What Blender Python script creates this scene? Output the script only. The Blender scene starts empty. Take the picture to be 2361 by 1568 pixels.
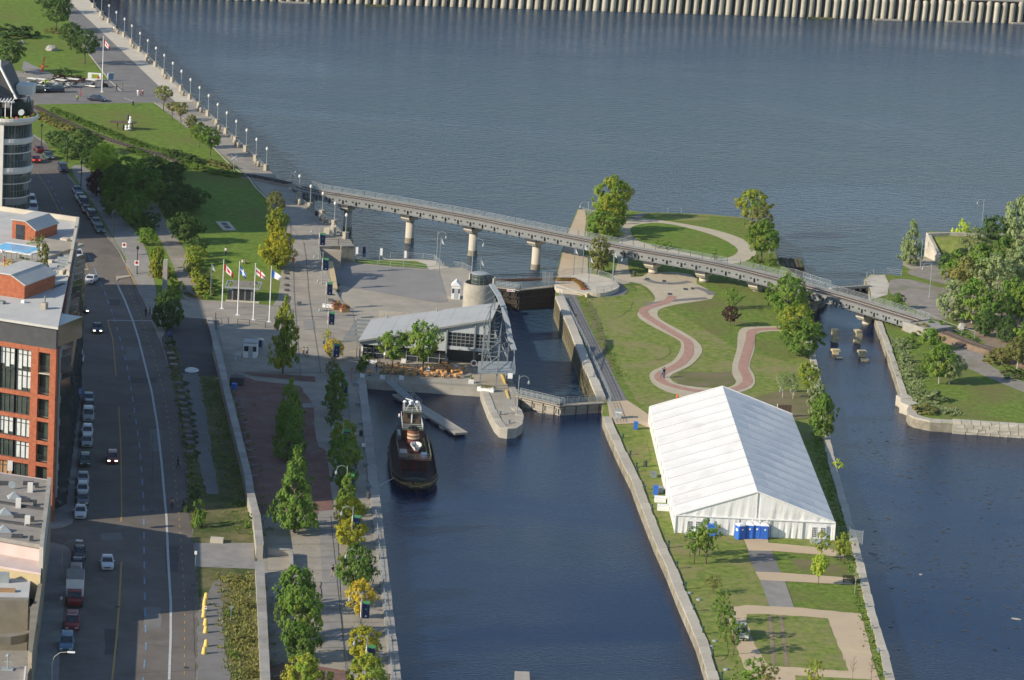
import bpy, bmesh, math, random
from mathutils import Vector, Matrix
R = math.radians
SC = bpy.context.scene
COL = SC.collection
# ------------------------------------------------------------ camera, sky, sun
CU, CV, FPX = 1180.5, 784.0, 7997.0
PITCH, ROLL, CAMH = R(13.5), R(3.4), 142.8
FW = Vector((0, math.cos(PITCH), -math.sin(PITCH)))
_r0 = Vector((1, 0, 0)); _u0 = Vector((0, math.sin(PITCH), math.cos(PITCH)))
RT = _r0*math.cos(ROLL) + _u0*math.sin(ROLL)
UP = _u0*math.cos(ROLL) - _r0*math.sin(ROLL)
cam = bpy.data.cameras.new("camera"); camo = bpy.data.objects.new("camera", cam); COL.objects.link(camo)
camo.matrix_world = Matrix(((RT.x, UP.x, -FW.x, 0), (RT.y, UP.y, -FW.y, 0), (RT.z, UP.z, -FW.z, CAMH), (0, 0, 0, 1)))
cam.sensor_width = 36; cam.lens = 36*FPX/2361.0; cam.clip_start = 1; cam.clip_end = 30000
SC.camera = camo
SUN_EL = R(25); SUN_DIR = Vector((-.89*math.cos(SUN_EL), -.454*math.cos(SUN_EL), math.sin(SUN_EL))).normalized()
W = bpy.data.worlds.new("World"); SC.world = W; W.use_nodes = True
_nt = W.node_tree; _sky = _nt.nodes.new("ShaderNodeTexSky"); _sky.sky_type = 'NISHITA'; _sky.sun_disc = False
_sky.sun_elevation = SUN_EL; _sky.sun_rotation = math.atan2(SUN_DIR.x, SUN_DIR.y)
_sky.air_density = 1.0; _sky.dust_density = .3; _sky.ozone_density = 2
_bg = _nt.nodes["Background"]; _bg.inputs[1].default_value = .125
_nt.links.new(_sky.outputs[0], _bg.inputs[0])
sl = bpy.data.lights.new("sun", 'SUN'); sl.energy = 4.6; sl.angle = R(.5); sl.color = (1, .88, .71)
so = bpy.data.objects.new("sun", sl); COL.objects.link(so); so.rotation_euler = SUN_DIR.to_track_quat('Z', 'Y').to_euler()
so.location = (0, 400, 300)
SC.view_settings.view_transform = 'Standard'; SC.view_settings.look = 'None'
SC.view_settings.exposure = .45; SC.view_settings.gamma = 1; SC.view_settings.use_curve_mapping = False
# ------------------------------------------------------------ site levels and survey helpers
ZRIV, ZBAS = -3.8, -1.5            # river level, basin level
def ss(t): t = max(0., min(1., t)); return t*t*(3-2*t)
def ray(u, v): return (FW*FPX + RT*(u-CU) + UP*(CV-v))
def G(u, v, z=0.):                  # survey point: where the sight line meets level z
 d = ray(u, v); t = (z-CAMH)/d.z
 return Vector((d.x*t, d.y*t, z))
_y0 = G(700, 690).y; _y1 = G(720, 596, 3).y
def HL(x, y): return 3.0*ss((y-_y0)/(_y1-_y0))
def flat(x, y): return 0.
def GL(u, v, H=HL):
 z = 0.
 for _ in range(12):
  p = G(u, v, z); z = .5*z+.5*H(p.x, p.y)
 p = G(u, v, z); p.z = H(p.x, p.y); return p
def sc(u, v, z=0.):                 # survey scale, units per metre
 p = G(u, v, z); return FPX/(p-Vector((0, 0, CAMH))).dot(FW)
def q(c, r, x, y): return (c*590.25+x/4.0, r*392.0+y/4.0)
# ------------------------------------------------------------ materials
def _col(c): return (c[0], c[1], c[2], 1)
def M(name, a, b=None, scale=.5, detail=5, rough=.9, bump=0, bscale=6, metal=0, spec=.3, c=None, cscale=.1, cpos=.55, cw=.12, vor=None, emis=0, alpha=1, perobj=0, rlo=.35, rhi=.65, space='Object', leaf=0):
 m = bpy.data.materials.new(name); m.use_nodes = True; nt = m.node_tree; N = nt.nodes; L = nt.links
 p = N["Principled BSDF"]; p.inputs["Roughness"].default_value = rough; p.inputs["Metallic"].default_value = metal
 p.inputs["Specular IOR Level"].default_value = spec
 tc = N.new("ShaderNodeTexCoord").outputs[space]
 if b is None: b = tuple(x*.82 for x in a)
 n = N.new("ShaderNodeTexNoise"); n.inputs["Scale"].default_value = scale; n.inputs["Detail"].default_value = detail; n.inputs["Roughness"].default_value = .62
 L.new(tc, n.inputs["Vector"])
 r = N.new("ShaderNodeValToRGB"); r.color_ramp.elements[0].position = rlo; r.color_ramp.elements[1].position = rhi
 r.color_ramp.elements[0].color = _col(a); r.color_ramp.elements[1].color = _col(b); L.new(n.outputs[0], r.inputs[0])
 out = r.outputs[0]
 if c is not None:
  n2 = N.new("ShaderNodeTexNoise"); n2.inputs["Scale"].default_value = cscale; n2.inputs["Detail"].default_value = 6; n2.inputs["Roughness"].default_value = .7
  L.new(tc, n2.inputs["Vector"])
  r2 = N.new("ShaderNodeMapRange"); r2.inputs["From Min"].default_value = cpos-cw; r2.inputs["From Max"].default_value = cpos+cw
  L.new(n2.outputs[0], r2.inputs["Value"])
  mx = N.new("ShaderNodeMix"); mx.data_type = 'RGBA'; L.new(r2.outputs[0], mx.inputs[0]); L.new(out, mx.inputs[6]); mx.inputs[7].default_value = _col(c)
  out = mx.outputs[2]
 if vor:                          # small scattered flecks
  vs, vc, vt = vor
  v = N.new("ShaderNodeTexVoronoi"); v.inputs["Scale"].default_value = vs; L.new(tc, v.inputs["Vector"])
  lt = N.new("ShaderNodeMath"); lt.operation = 'LESS_THAN'; L.new(v.outputs["Distance"], lt.inputs[0]); lt.inputs[1].default_value = vt
  mx = N.new("ShaderNodeMix"); mx.data_type = 'RGBA'; L.new(lt.outputs[0], mx.inputs[0]); L.new(out, mx.inputs[6]); mx.inputs[7].default_value = _col(vc)
  out = mx.outputs[2]
 if perobj:
  oi = N.new("ShaderNodeObjectInfo"); hs = N.new("ShaderNodeHueSaturation")
  mr = N.new("ShaderNodeMapRange"); mr.inputs["To Min"].default_value = 1-perobj; mr.inputs["To Max"].default_value = 1+perobj
  L.new(oi.outputs["Random"], mr.inputs["Value"]); L.new(mr.outputs[0], hs.inputs["Value"]); L.new(out, hs.inputs["Color"]); out = hs.outputs[0]
 L.new(out, p.inputs["Base Color"])
 if bump:
  n3 = N.new("ShaderNodeTexNoise"); n3.inputs["Scale"].default_value = bscale; n3.inputs["Detail"].default_value = 4; L.new(tc, n3.inputs["Vector"])
  bp = N.new("ShaderNodeBump"); bp.inputs["Strength"].default_value = 1; bp.inputs["Distance"].default_value = bump
  L.new(n3.outputs[0], bp.inputs["Height"]); L.new(bp.outputs[0], p.inputs["Normal"])
 if leaf:
  p.inputs["Subsurface Weight"].default_value = 0
  tr = N.new("ShaderNodeBsdfTranslucent"); L.new(out, tr.inputs["Color"]); ms = N.new("ShaderNodeMixShader"); ms.inputs[0].default_value = leaf
  L.new(p.outputs[0], ms.inputs[1]); L.new(tr.outputs[0], ms.inputs[2]); L.new(ms.outputs[0], N["Material Output"].inputs[0])
 if emis:
  p.inputs["Emission Color"].default_value = _col(a); p.inputs["Emission Strength"].default_value = emis
 if alpha < 1: p.inputs["Alpha"].default_value = alpha
 return m
def water(name, c, c2, wscale, wstr, rough, gust=.012):
 m = bpy.data.materials.new(name); m.use_nodes = True; nt = m.node_tree; N = nt.nodes; L = nt.links
 p = N["Principled BSDF"]; p.inputs["IOR"].default_value = 1.333; p.inputs["Specular IOR Level"].default_value = .2
 tc = N.new("ShaderNodeTexCoord").outputs["Object"]
 g = N.new("ShaderNodeTexNoise"); g.inputs["Scale"].default_value = gust; g.inputs["Detail"].default_value = 7; g.inputs["Distortion"].default_value = 1.0
 mp0 = N.new("ShaderNodeMapping"); mp0.inputs["Scale"].default_value = (.55, 1, 1); L.new(tc, mp0.inputs[0]); L.new(mp0.outputs[0], g.inputs["Vector"])
 cr = N.new("ShaderNodeValToRGB"); cr.color_ramp.elements[0].position = .36; cr.color_ramp.elements[1].position = .66
 cr.color_ramp.elements[0].color = _col(c); cr.color_ramp.elements[1].color = _col(c2); L.new(g.outputs[0], cr.inputs[0]); L.new(cr.outputs[0], p.inputs["Base Color"])
 rr = N.new("ShaderNodeMapRange"); rr.inputs["From Min"].default_value = .35; rr.inputs["From Max"].default_value = .65
 rr.inputs["To Min"].default_value = rough*.6; rr.inputs["To Max"].default_value = rough*1.25; L.new(g.outputs[0], rr.inputs["Value"]); L.new(rr.outputs[0], p.inputs["Roughness"])
 mp = N.new("ShaderNodeMapping"); mp.inputs["Scale"].default_value = (1, 1.7, 1); mp.inputs["Rotation"].default_value = (0, 0, R(12)); L.new(tc, mp.inputs[0])
 n1 = N.new("ShaderNodeTexNoise"); n1.inputs["Scale"].default_value = wscale; n1.inputs["Detail"].default_value = 5; n1.inputs["Roughness"].default_value = .6; L.new(mp.outputs[0], n1.inputs["Vector"])
 sr = N.new("ShaderNodeMapRange"); sr.inputs["From Min"].default_value = .35; sr.inputs["From Max"].default_value = .65
 sr.inputs["To Min"].default_value = wstr*.45; sr.inputs["To Max"].default_value = wstr*1.3; L.new(g.outputs[0], sr.inputs["Value"])
 mu = N.new("ShaderNodeMath"); mu.operation = 'MULTIPLY'; L.new(n1.outputs[0], mu.inputs[0]); L.new(sr.outputs[0], mu.inputs[1])
 b = N.new("ShaderNodeBump"); b.inputs["Strength"].default_value = 1; b.inputs["Distance"].default_value = 1; L.new(mu.outputs[0], b.inputs["Height"]); L.new(b.outputs[0], p.inputs["Normal"])
 return m
MT = {}
def mk(k, *a, **kw): MT[k] = M(k, *a, **kw); return MT[k]
mk('grass', (.085, .145, .022), (.185, .245, .05), .9, 10, 1, .05, 9, c=(.16, .145, .06), cscale=.07, cpos=.58, cw=.12, spec=.1)
mk('grass_lush', (.085, .155, .02), (.165, .235, .042), .7, 10, 1, .05, 9, c=(.15, .155, .045), cscale=.06, cpos=.6, cw=.12, spec=.1)
mk('grass_dry', (.10, .165, .028), (.24, .265, .07), .8, 10, 1, .05, 9, c=(.26, .22, .11), cscale=.09, cpos=.57, cw=.1, spec=.1)
mk('weeds', (.04, .075, .018), (.12, .13, .05), .5, 9, 1, .12, 5, c=(.2, .17, .09), cscale=.12, cpos=.56, cw=.1, spec=.1)
mk('asphalt', (.112, .098, .084), (.156, .139, .12), .12, 8, .95, .01, 15, c=(.17, .16, .145), cscale=.35, cpos=.64, cw=.12)
mk('asphalt_path', (.155, .15, .142), (.195, .188, .178), .3, 8, .95)
mk('asphalt_dark', (.066, .064, .062), (.094, .09, .086), .3, 8, .95)
mk('concrete', (.32, .285, .225), (.38, .345, .28), .25, 8, .92, c=(.23, .21, .18), cscale=.08, cpos=.62, cw=.16)
mk('concrete_pale', (.46, .415, .33), (.53, .485, .395), .3, 8, .9, c=(.38, .35, .30), cscale=.1, cpos=.64, cw=.14)
mk('paving', (.265, .24, .198), (.33, .30, .245), .35, 8, .92, c=(.17, .155, .14), cscale=.1, cpos=.62, cw=.14)
mk('plaza', (.215, .205, .195), (.25, .24, .225), .2, 7, .95, c=(.27, .26, .245), cscale=.5, cpos=.7, cw=.06)
mk('sidewalk', (.215, .205, .19), (.27, .26, .24), .5, 7, .92)
mk('brick_paving', (.15, .075, .06), (.20, .11, .09), .4, 9, .92, c=(.19, .16, .14), cscale=.15, cpos=.63, cw=.1)
mk('pink_paving', (.33, .19, .145), (.41, .25, .195), .8, 8, .92)
mk('path_stone', (.40, .345, .245), (.48, .42, .31), .6, 8, .92, c=(.34, .31, .25), cscale=.3, cpos=.64, cw=.1)
mk('sand', (.46, .36, .235), (.54, .43, .29), .4, 8, 1, c=(.40, .31, .22), cscale=.2, cpos=.6, cw=.15)
mk('gravel', (.20, .18, .155), (.30, .27, .235), .6, 9, 1, .03, 8, c=(.13, .14, .06), cscale=.15, cpos=.62, cw=.1)
mk('dirt', (.20, .155, .105), (.28, .22, .15), .5, 9, 1, .03, 8)
mk('ballast', (.16, .11, .075), (.24, .17, .115), .8, 9, 1, .04, 8)
mk('stone', (.40, .37, .30), (.50, .46, .385), .35, 8, .85, .03, 5, c=(.28, .26, .20), cscale=.3, cpos=.6, cw=.12, perobj=.12)
mk('stone_gray', (.27, .26, .235), (.35, .335, .30), .35, 8, .85, .03, 5, c=(.22, .21, .19), cscale=.3, cpos=.62, cw=.12, perobj=.12)
mk('lockface', (.26, .22, .10), (.34, .30, .18), 1.2, 9, .9, .06, 2, c=(.045, .04, .025), cscale=.4, cpos=.45, cw=.1)
mk('quay_wall', (.26, .235, .18), (.34, .31, .25), .4, 9, .9, .04, 3, c=(.13, .115, .075), cscale=.5, cpos=.55, cw=.15)
mk('wall_concrete', (.33, .31, .26), (.41, .385, .33), .3, 8, .9, c=(.24, .22, .185), cscale=.4, cpos=.62, cw=.14)
mk('pile', (.40, .37, .285), (.48, .44, .35), .3, 9, .8, .05, 1.5, c=(.27, .22, .15), cscale=.3, cpos=.58, cw=.1, perobj=.2)
mk('dark_steel', (.035, .037, .04), (.05, .05, .052), .5, 5, .7)
mk('grey_steel', (.16, .185, .195), (.2, .225, .235), .8, 5, .6, spec=.4)
mk('galv', (.25, .285, .295), (.31, .34, .345), .6, 5, .5, spec=.4)
mk('pale_steel', (.16, .175, .175), (.21, .22, .215), .4, 6, .6, spec=.4)
mk('white', (.78, .78, .77), (.72, .72, .71), 1, 4, .6)
mk('canvas', (.90, .90, .885), (.84, .84, .825), .5, 7, .65, .05, .9, c=(.72, .715, .68), cscale=.12, cpos=.66, cw=.1, leaf=.25)
mk('black', (.018, .018, .02), (.03, .03, .032), 2, 4, .6)
mk('rubber', (.02, .02, .021), None, 2, 4, .85)
mk('glass_dark', (.015, .02, .028), (.03, .038, .045), 1, 2, .08, spec=.8)
mk('glass_green', (.03, .045, .04), (.055, .075, .06), .8, 2, .25, spec=.25)
mk('curtain', (.55, .58, .56), (.42, .46, .45), 1.2, 3, .8)
mk('funnel_buff', (.19, .065, .035), (.25, .095, .05), 2, 4, .7)
mk('orange_paint', (.65, .16, .05), None, 2, 3, .6)
mk('red', (.55, .03, .03), None, 2, 3, .5)
mk('blue', (.03, .13, .50), (.04, .16, .56), 2, 3, .45)
mk('navy', (.02, .035, .12), None, 2, 3, .6)
mk('yellow', (.72, .52, .14), (.62, .44, .11), 2, 3, .7)
mk('line_white', (.55, .55, .53), (.35, .35, .34), 3, 8, .8)
mk('line_orange', (.50, .30, .08), (.32, .21, .09), 3, 8, .8)
mk('line_blue', (.20, .33, .48), (.12, .16, .2), 3, 8, .8)
mk('wood', (.30, .17, .085), (.38, .23, .12), 2, 5, .8)
mk('wood_grey', (.30, .275, .23), (.38, .35, .30), 1, 7, .85)
mk('wood_dark', (.10, .065, .045), (.14, .095, .065), 1, 7, .85)
mk('bark', (.10, .08, .06), (.17, .14, .11), 3, 6, .95, space='Object')
mk('bark_pale', (.42, .39, .33), (.55, .52, .46), 3, 6, .9)
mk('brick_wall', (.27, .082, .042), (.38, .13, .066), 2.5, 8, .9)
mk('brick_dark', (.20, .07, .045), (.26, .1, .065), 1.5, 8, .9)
mk('roof_grey', (.42, .42, .40), (.48, .475, .45), .35, 7, .9, c=(.36, .36, .345), cscale=.15, cpos=.63, cw=.12)
mk('roof_gravel', (.22, .205, .185), (.28, .262, .235), .6, 8, 1, c=(.16, .15, .14), cscale=.3, cpos=.64, cw=.1)
mk('roof_pink', (.50, .40, .37), (.56, .46, .43), .5, 6, .9)
mk('beige', (.19, .17, .13), (.24, .215, .165), .6, 6, .9)
mk('cream', (.70, .68, .63), (.62, .60, .56), .6, 6, .8)
mk('trim_dark', (.05, .053, .058), (.07, .072, .076), 1, 4, .7)
mk('metal_roof', (.30, .315, .32), (.345, .36, .36), .3, 6, .65, c=(.33, .345, .35), cscale=.15, cpos=.6, cw=.2)
mk('cladding', (.36, .395, .41), (.40, .435, .445), .5, 5, .7)
mk('water_pool', (.10, .42, .68), (.16, .50, .74), 1.5, 4, .1, spec=.6)
mk('hair_dark', (.03, .02, .015)); mk('skin', (.50, .30, .21)); mk('shirt_white', (.7, .7, .68)); mk('denim', (.06, .09, .17)); mk('shirt_red', (.6, .04, .05))
mk('shirt_blue', (.08, .30, .48)); mk('shirt_black', (.03, .03, .035)); mk('khaki', (.38, .30, .2)); mk('hivis', (.45, .65, .1)); mk('hull_black', (.02, .022, .022), (.04, .04, .038), 1, 7, .5)
mk('deck_red', (.028, .014, .012), (.05, .022, .018), .8, 7, .7); mk('cabin_red', (.07, .012, .012), (.11, .022, .018), .8, 6, .6); mk('deck_green', (.055, .07, .045), (.09, .095, .06), .8, 6, .8); mk('buff', (.5, .3, .13))
mk('gold', (.55, .38, .12)); mk('flower_red', (.35, .06, .04), (.42, .12, .05), 3, 4, 1); mk('flower_yellow', (.7, .5, .06), None, 3, 4, 1)
def leafm(k, a, b, c=None, cpos=.6, cw=.1, cs=1.0): a, b = tuple(x*2.2 for x in a), tuple(x*1.85 for x in b); return mk(k, a, b, 1.3, 5, .8, c=c and tuple(x*1.25 for x in c), cscale=cs, cpos=cpos, cw=cw, perobj=.15, leaf=.42, spec=.15)
leafm('leaf_green', (.045, .088, .016), (.10, .155, .03))
leafm('leaf_mid', (.06, .12, .018), (.135, .185, .035), (.26, .25, .035), .64, .1)
leafm('leaf_turning', (.085, .14, .022), (.16, .205, .03), (.34, .31, .035), .54, .12)
leafm('leaf_yellow', (.22, .215, .02), (.33, .29, .025), (.15, .2, .03), .55, .12)
leafm('leaf_dark', (.03, .062, .017), (.06, .096, .027))
leafm('leaf_lime', (.2, .26, .035), (.3, .34, .05))
leafm('leaf_grey', (.115, .155, .065), (.19, .22, .10), (.2, .21, .1), .62, .1)
leafm('leaf_olive', (.10, .115, .035), (.15, .145, .045), (.24, .19, .06), .6, .1)
leafm('leaf_purple', (.045, .02, .022), (.075, .035, .035))
leafm('leaf_orange', (.28, .21, .02), (.24, .22, .04))
MT['river'] = water('river', (.018, .045, .082), (.030, .062, .100), .45, .62, .15)
MT['basin'] = water('basin', (.002, .012, .044), (.006, .018, .046), 1.4, .07, .06, .02)
# ------------------------------------------------------------ mesh builders
def setp(o, label=None, cat=None, group=None, kind=None):
 if label: o['label'] = label
 if cat: o['category'] = cat
 if group: o['group'] = group
 if kind: o['kind'] = kind
 return o
def link(me, name, parent=None, mat=None, loc=None, rz=None, scale=None):
 o = bpy.data.objects.new(name, me); COL.objects.link(o)
 if mat is not None and me is not None and hasattr(me, 'materials'):
  m = MT[mat] if isinstance(mat, str) else mat
  if len(me.materials) == 0: me.materials.append(m)
  elif me.materials[0] != m: o.material_slots[0].link = 'OBJECT'; o.material_slots[0].material = m
 if parent: o.parent = parent
 if loc is not None: o.location = loc
 if rz is not None: o.rotation_euler = (0, 0, rz)
 if scale is not None: o.scale = scale if hasattr(scale, '__len__') else (scale,)*3
 return o
def thing(name, label, cat, loc=(0, 0, 0), rz=0, group=None, scale=None):
 return setp(link(None, name, None, None, loc, rz, scale), label, cat, group)
class MB:
 def __init__(s): s.v = []; s.f = []
 def add(s, vs, fs):
  n = len(s.v); s.v += [tuple(p) for p in vs]; s.f += [tuple(i+n for i in f) for f in fs]; return s
 def box(s, x0, x1, y0, y1, z0, z1):
  return s.add([(x0, y0, z0), (x1, y0, z0), (x1, y1, z0), (x0, y1, z0), (x0, y0, z1), (x1, y0, z1), (x1, y1, z1), (x0, y1, z1)],
                     [(0, 3, 2, 1), (4, 5, 6, 7), (0, 1, 5, 4), (1, 2, 6, 5), (2, 3, 7, 6), (3, 0, 4, 7)])
 def bar(s, a, b, w, h=None, up=(0, 0, 1)):     # rectangular bar from a to b
  a = Vector(a); b = Vector(b); h = h or w; d = (b-a)
  if d.length < 1e-6: return s
  d.normalize(); up = Vector(up)
  if abs(d.dot(up)) > .98: up = Vector((0, 1, 0))
  x = d.cross(up).normalized()*(w/2); y = x.cross(d).normalized()*(h/2)
  vs = [a-x-y, a+x-y, a+x+y, a-x+y, b-x-y, b+x-y, b+x+y, b-x+y]
  return s.add(vs, [(0, 3, 2, 1), (4, 5, 6, 7), (0, 1, 5, 4), (1, 2, 6, 5), (2, 3, 7, 6), (3, 0, 4, 7)])
 def tube(s, pts, r, n=6):
  pts = [Vector(p) for p in pts]; rs = r if hasattr(r, '__len__') else [r]*len(pts); rings = []; vs = []
  for i, p in enumerate(pts):
   d = (pts[min(i+1, len(pts)-1)]-pts[max(i-1, 0)]).normalized()
   up = Vector((0, 0, 1)) if abs(d.z) < .95 else Vector((0, 1, 0))
   x = d.cross(up).normalized(); y = x.cross(d)
   for k in range(n):
    a = 2*math.pi*k/n; vs.append(p+(x*math.cos(a)+y*math.sin(a))*rs[i])
  fs = []
  for i in range(len(pts)-1):
   for k in range(n):
    fs.append((i*n+k, i*n+(k+1) % n, (i+1)*n+(k+1) % n, (i+1)*n+k))
  fs.append(tuple(range(n-1, -1, -1))); fs.append(tuple((len(pts)-1)*n+k for k in range(n)))
  return s.add(vs, fs)
 def lathe(s, prof, n=12, c=(0, 0), a0=0, a1=2*math.pi):
  full = abs(a1-a0-2*math.pi) < 1e-6; m = n if full else n+1; vs = []
  for r, z in prof:
   for k in range(m):
    a = a0+(a1-a0)*k/n; vs.append((c[0]+r*math.cos(a), c[1]+r*math.sin(a), z))
  fs = []
  for i in range(len(prof)-1):
   for k in range(n):
    k2 = (k+1) % m if full else k+1
    fs.append((i*m+k, i*m+k2, (i+1)*m+k2, (i+1)*m+k))
  if full:
   if prof[0][0] > 1e-4: fs.append(tuple(range(m-1, -1, -1)))
   if prof[-1][0] > 1e-4: fs.append(tuple((len(prof)-1)*m+k for k in range(m)))
  return s.add(vs, fs)
 def prism(s, poly, z0, z1):
  n = len(poly)
  h = lambda z, p: z(p) if callable(z) else z
  vs = [(p[0], p[1], h(z0, p)) for p in poly]+[(p[0], p[1], h(z1, p)) for p in poly]
  ar = sum(poly[i][0]*poly[(i+1) % n][1]-poly[(i+1) % n][0]*poly[i][1] for i in range(n))
  fs = [tuple(range(n-1, -1, -1)), tuple(range(n, 2*n))]+[(i, (i+1) % n, n+(i+1) % n, n+i) for i in range(n)]
  if ar < 0: fs = [tuple(reversed(f)) for f in fs]
  return s.add(vs, fs)
 def quad(s, a, b, c, d): return s.add([a, b, c, d], [(0, 1, 2, 3)])
 def me(s, name, smooth=False):
  m = bpy.data.meshes.new(name); m.from_pydata(s.v, [], s.f)
  if smooth: m.polygons.foreach_set('use_smooth', [True]*len(m.polygons))
  m.update(); return m
 def obj(s, name, mat, parent=None, loc=None, rz=None, smooth=False, label=None):
  o = link(s.me(name, smooth), name, parent, mat, loc, rz)
  if label: o['label'] = label
  return o
def copytree(o, parent=None, mats=None):
 c = o.copy(); COL.objects.link(c); c.parent = parent
 if mats and o.name.split('.')[0] in mats and o.data is not None:
  c.material_slots[0].link = 'OBJECT'; c.material_slots[0].material = MT[mats[o.name.split('.')[0]]]
 for ch in list(o.children): copytree(ch, c, mats)
 return c
def place(proto, loc, rz, label, group=None, scale=None, mats=None, cat=None, first={}):
 if not proto.get('used'):
  proto['used'] = 1; c = proto
  if mats:
   for ch in proto.children_recursive:
    k = ch.name.split('.')[0]
    if k in mats: ch.material_slots[0].link = 'OBJECT'; ch.material_slots[0].material = MT[mats[k]]
 else: c = copytree(proto, None, mats)
 c.location = loc; c.rotation_euler = (0, 0, rz); c['label'] = label
 if group: c['group'] = group
 if cat: c['category'] = cat
 if scale is not None: c.scale = scale if hasattr(scale, '__len__') else (scale,)*3
 if 'used' in c and c is not proto: del c['used']
 return c
def spline(pts, n=6, closed=True):
 out = []; m = len(pts)
 rng = range(m) if closed else range(m-1)
 for i in rng:
  if closed: p0, p1, p2, p3 = pts[i-1], pts[i], pts[(i+1) % m], pts[(i+2) % m]
  else: p0, p1, p2, p3 = pts[max(i-1, 0)], pts[i], pts[i+1], pts[min(i+2, m-1)]
  for k in range(n):
   t = k/n
   out.append(tuple(.5*((2*p1[j])+(-p0[j]+p2[j])*t+(2*p0[j]-5*p1[j]+4*p2[j]-p3[j])*t*t+(-p0[j]+3*p1[j]-3*p2[j]+p3[j])*t**3) for j in range(2)))
 if not closed: out.append(tuple(pts[-1][:2]))
 return out
def sheet(name, pts, mat, dz=0., H=HL, smooth=0, skirt=None, skmat=None, world=False, kind='structure', cut=True, rag=0):
 """a ground sheet draped on the level function H; pts are survey points"""
 if smooth: pts = spline(pts, smooth)
 P = []
 for p in pts:
  if world: P.append(Vector((p[0], p[1], 0)))
  else: P.append(GL(p[0], p[1], H) if len(p) == 2 else G(p[0], p[1], p[2]))
 if rag:
  rnd = random.Random(name); Q = []
  for i, a in enumerate(P):
   b = P[(i+1) % len(P)]; n = max(1, int((b-a).length/1.2))
   for k in range(n):
    t = k/n; pp = a.lerp(b, t)
    if k: pp = pp+Vector((rnd.uniform(-rag, rag), rnd.uniform(-rag, rag), 0))
    Q.append(pp)
  P = Q
 bm = bmesh.new(); vs = [bm.verts.new((p.x, p.y, 0)) for p in P]
 f = bm.faces.new(vs); f.normal_update()
 if f.normal.z < 0: bmesh.ops.reverse_faces(bm, faces=[f])
 bmesh.ops.triangulate(bm, faces=bm.faces[:])
 if cut and H is HL:
  for k in range(0, 13):
   y = _y0+(_y1-_y0)*k/12
   bmesh.ops.bisect_plane(bm, geom=bm.verts[:]+bm.edges[:]+bm.faces[:], plane_co=(0, y, 0), plane_no=(0, 1, 0))
  bmesh.ops.triangulate(bm, faces=bm.faces[:])
 for v in bm.verts: v.co.z = H(v.co.x, v.co.y)+dz
 if skirt is not None:
  be = [e for e in bm.edges if len(e.link_faces) == 1]
  r = bmesh.ops.extrude_edge_only(bm, edges=be)
  for v in [g for g in r['geom'] if isinstance(g, bmesh.types.BMVert)]:
   v.co.z = skirt if skirt <= -1 else v.co.z+skirt
  for fc in [g for g in r['geom'] if isinstance(g, bmesh.types.BMFace)]: fc.material_index = 1 if skmat else 0
 bmesh.ops.recalc_face_normals(bm, faces=bm.faces[:])
 up = sum(1 if fc.normal.z > 0 else -1 for fc in bm.faces if abs(fc.normal.z) > .5)
 if up < 0: bmesh.ops.reverse_faces(bm, faces=bm.faces[:])
 me = bpy.data.meshes.new(name); bm.to_mesh(me); bm.free()
 me.materials.append(MT[mat])
 if skmat: me.materials.append(MT[skmat])
 o = bpy.data.objects.new(name, me); COL.objects.link(o)
 if kind: o['kind'] = kind
 return o
def ribbon(name, pts, w, mat, dz, H=HL, dash=None, smooth=0, kind='structure', world=False, parent=None):
 """painted line / narrow strip of width w along survey points; dash=(on,off) metres"""
 if smooth: pts = spline(pts, smooth, False)
 P = [Vector((p[0], p[1], 0)) if world else GL(p[0], p[1], H) for p in pts]
 Q = [P[0]]                                     # resample so that it follows slopes
 for a, b in zip(P[:-1], P[1:]):
  n = max(1, int((b-a).length/3)); Q += [a.lerp(b, k/n) for k in range(1, n+1)]
 segs = [];
 if dash:
  tot = 0; cur = []; on = True; left = dash[0]
  for a, b in zip(Q[:-1], Q[1:]):
   L = (b-a).length; t = 0
   while L-t > 1e-6:
    st = min(left, L-t)
    if on:
     if not cur: cur = [a.lerp(b, t/L)]
     cur.append(a.lerp(b, (t+st)/L))
    t += st; left -= st
    if left < 1e-6:
     if on and cur: segs.append(cur); cur = []
     on = not on; left = dash[0] if on else dash[1]
  if cur: segs.append(cur)
 else: segs = [Q]
 mb = MB()
 for S in segs:
  vs = []
  for i, p in enumerate(S):
   d = (S[min(i+1, len(S)-1)]-S[max(i-1, 0)]); d.z = 0; d.normalize(); n = Vector((-d.y, d.x, 0))*(w/2)
   for pp in (p-n, p+n): vs.append((pp.x, pp.y, H(pp.x, pp.y)+dz))
  mb.add(vs, [(2*i, 2*i+2, 2*i+3, 2*i+1) for i in range(len(S)-1)])
 o = mb.obj(name, mat, parent)
 if kind and not parent: o['kind'] = kind
 return o
def ordn(i): return ['first', 'second', 'third', 'fourth', 'fifth', 'sixth', 'seventh', 'eighth', 'ninth', 'tenth', 'eleventh', 'twelfth', 'thirteenth', 'fourteenth', 'fifteenth', 'sixteenth', 'seventeenth', 'eighteenth', 'nineteenth', 'twentieth', 'twenty-first', 'twenty-second', 'twenty-third', 'twenty-fourth', 'twenty-fifth', 'twenty-sixth', 'twenty-seventh', 'twenty-eighth', 'twenty-ninth', 'thirtieth'][i]
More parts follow.
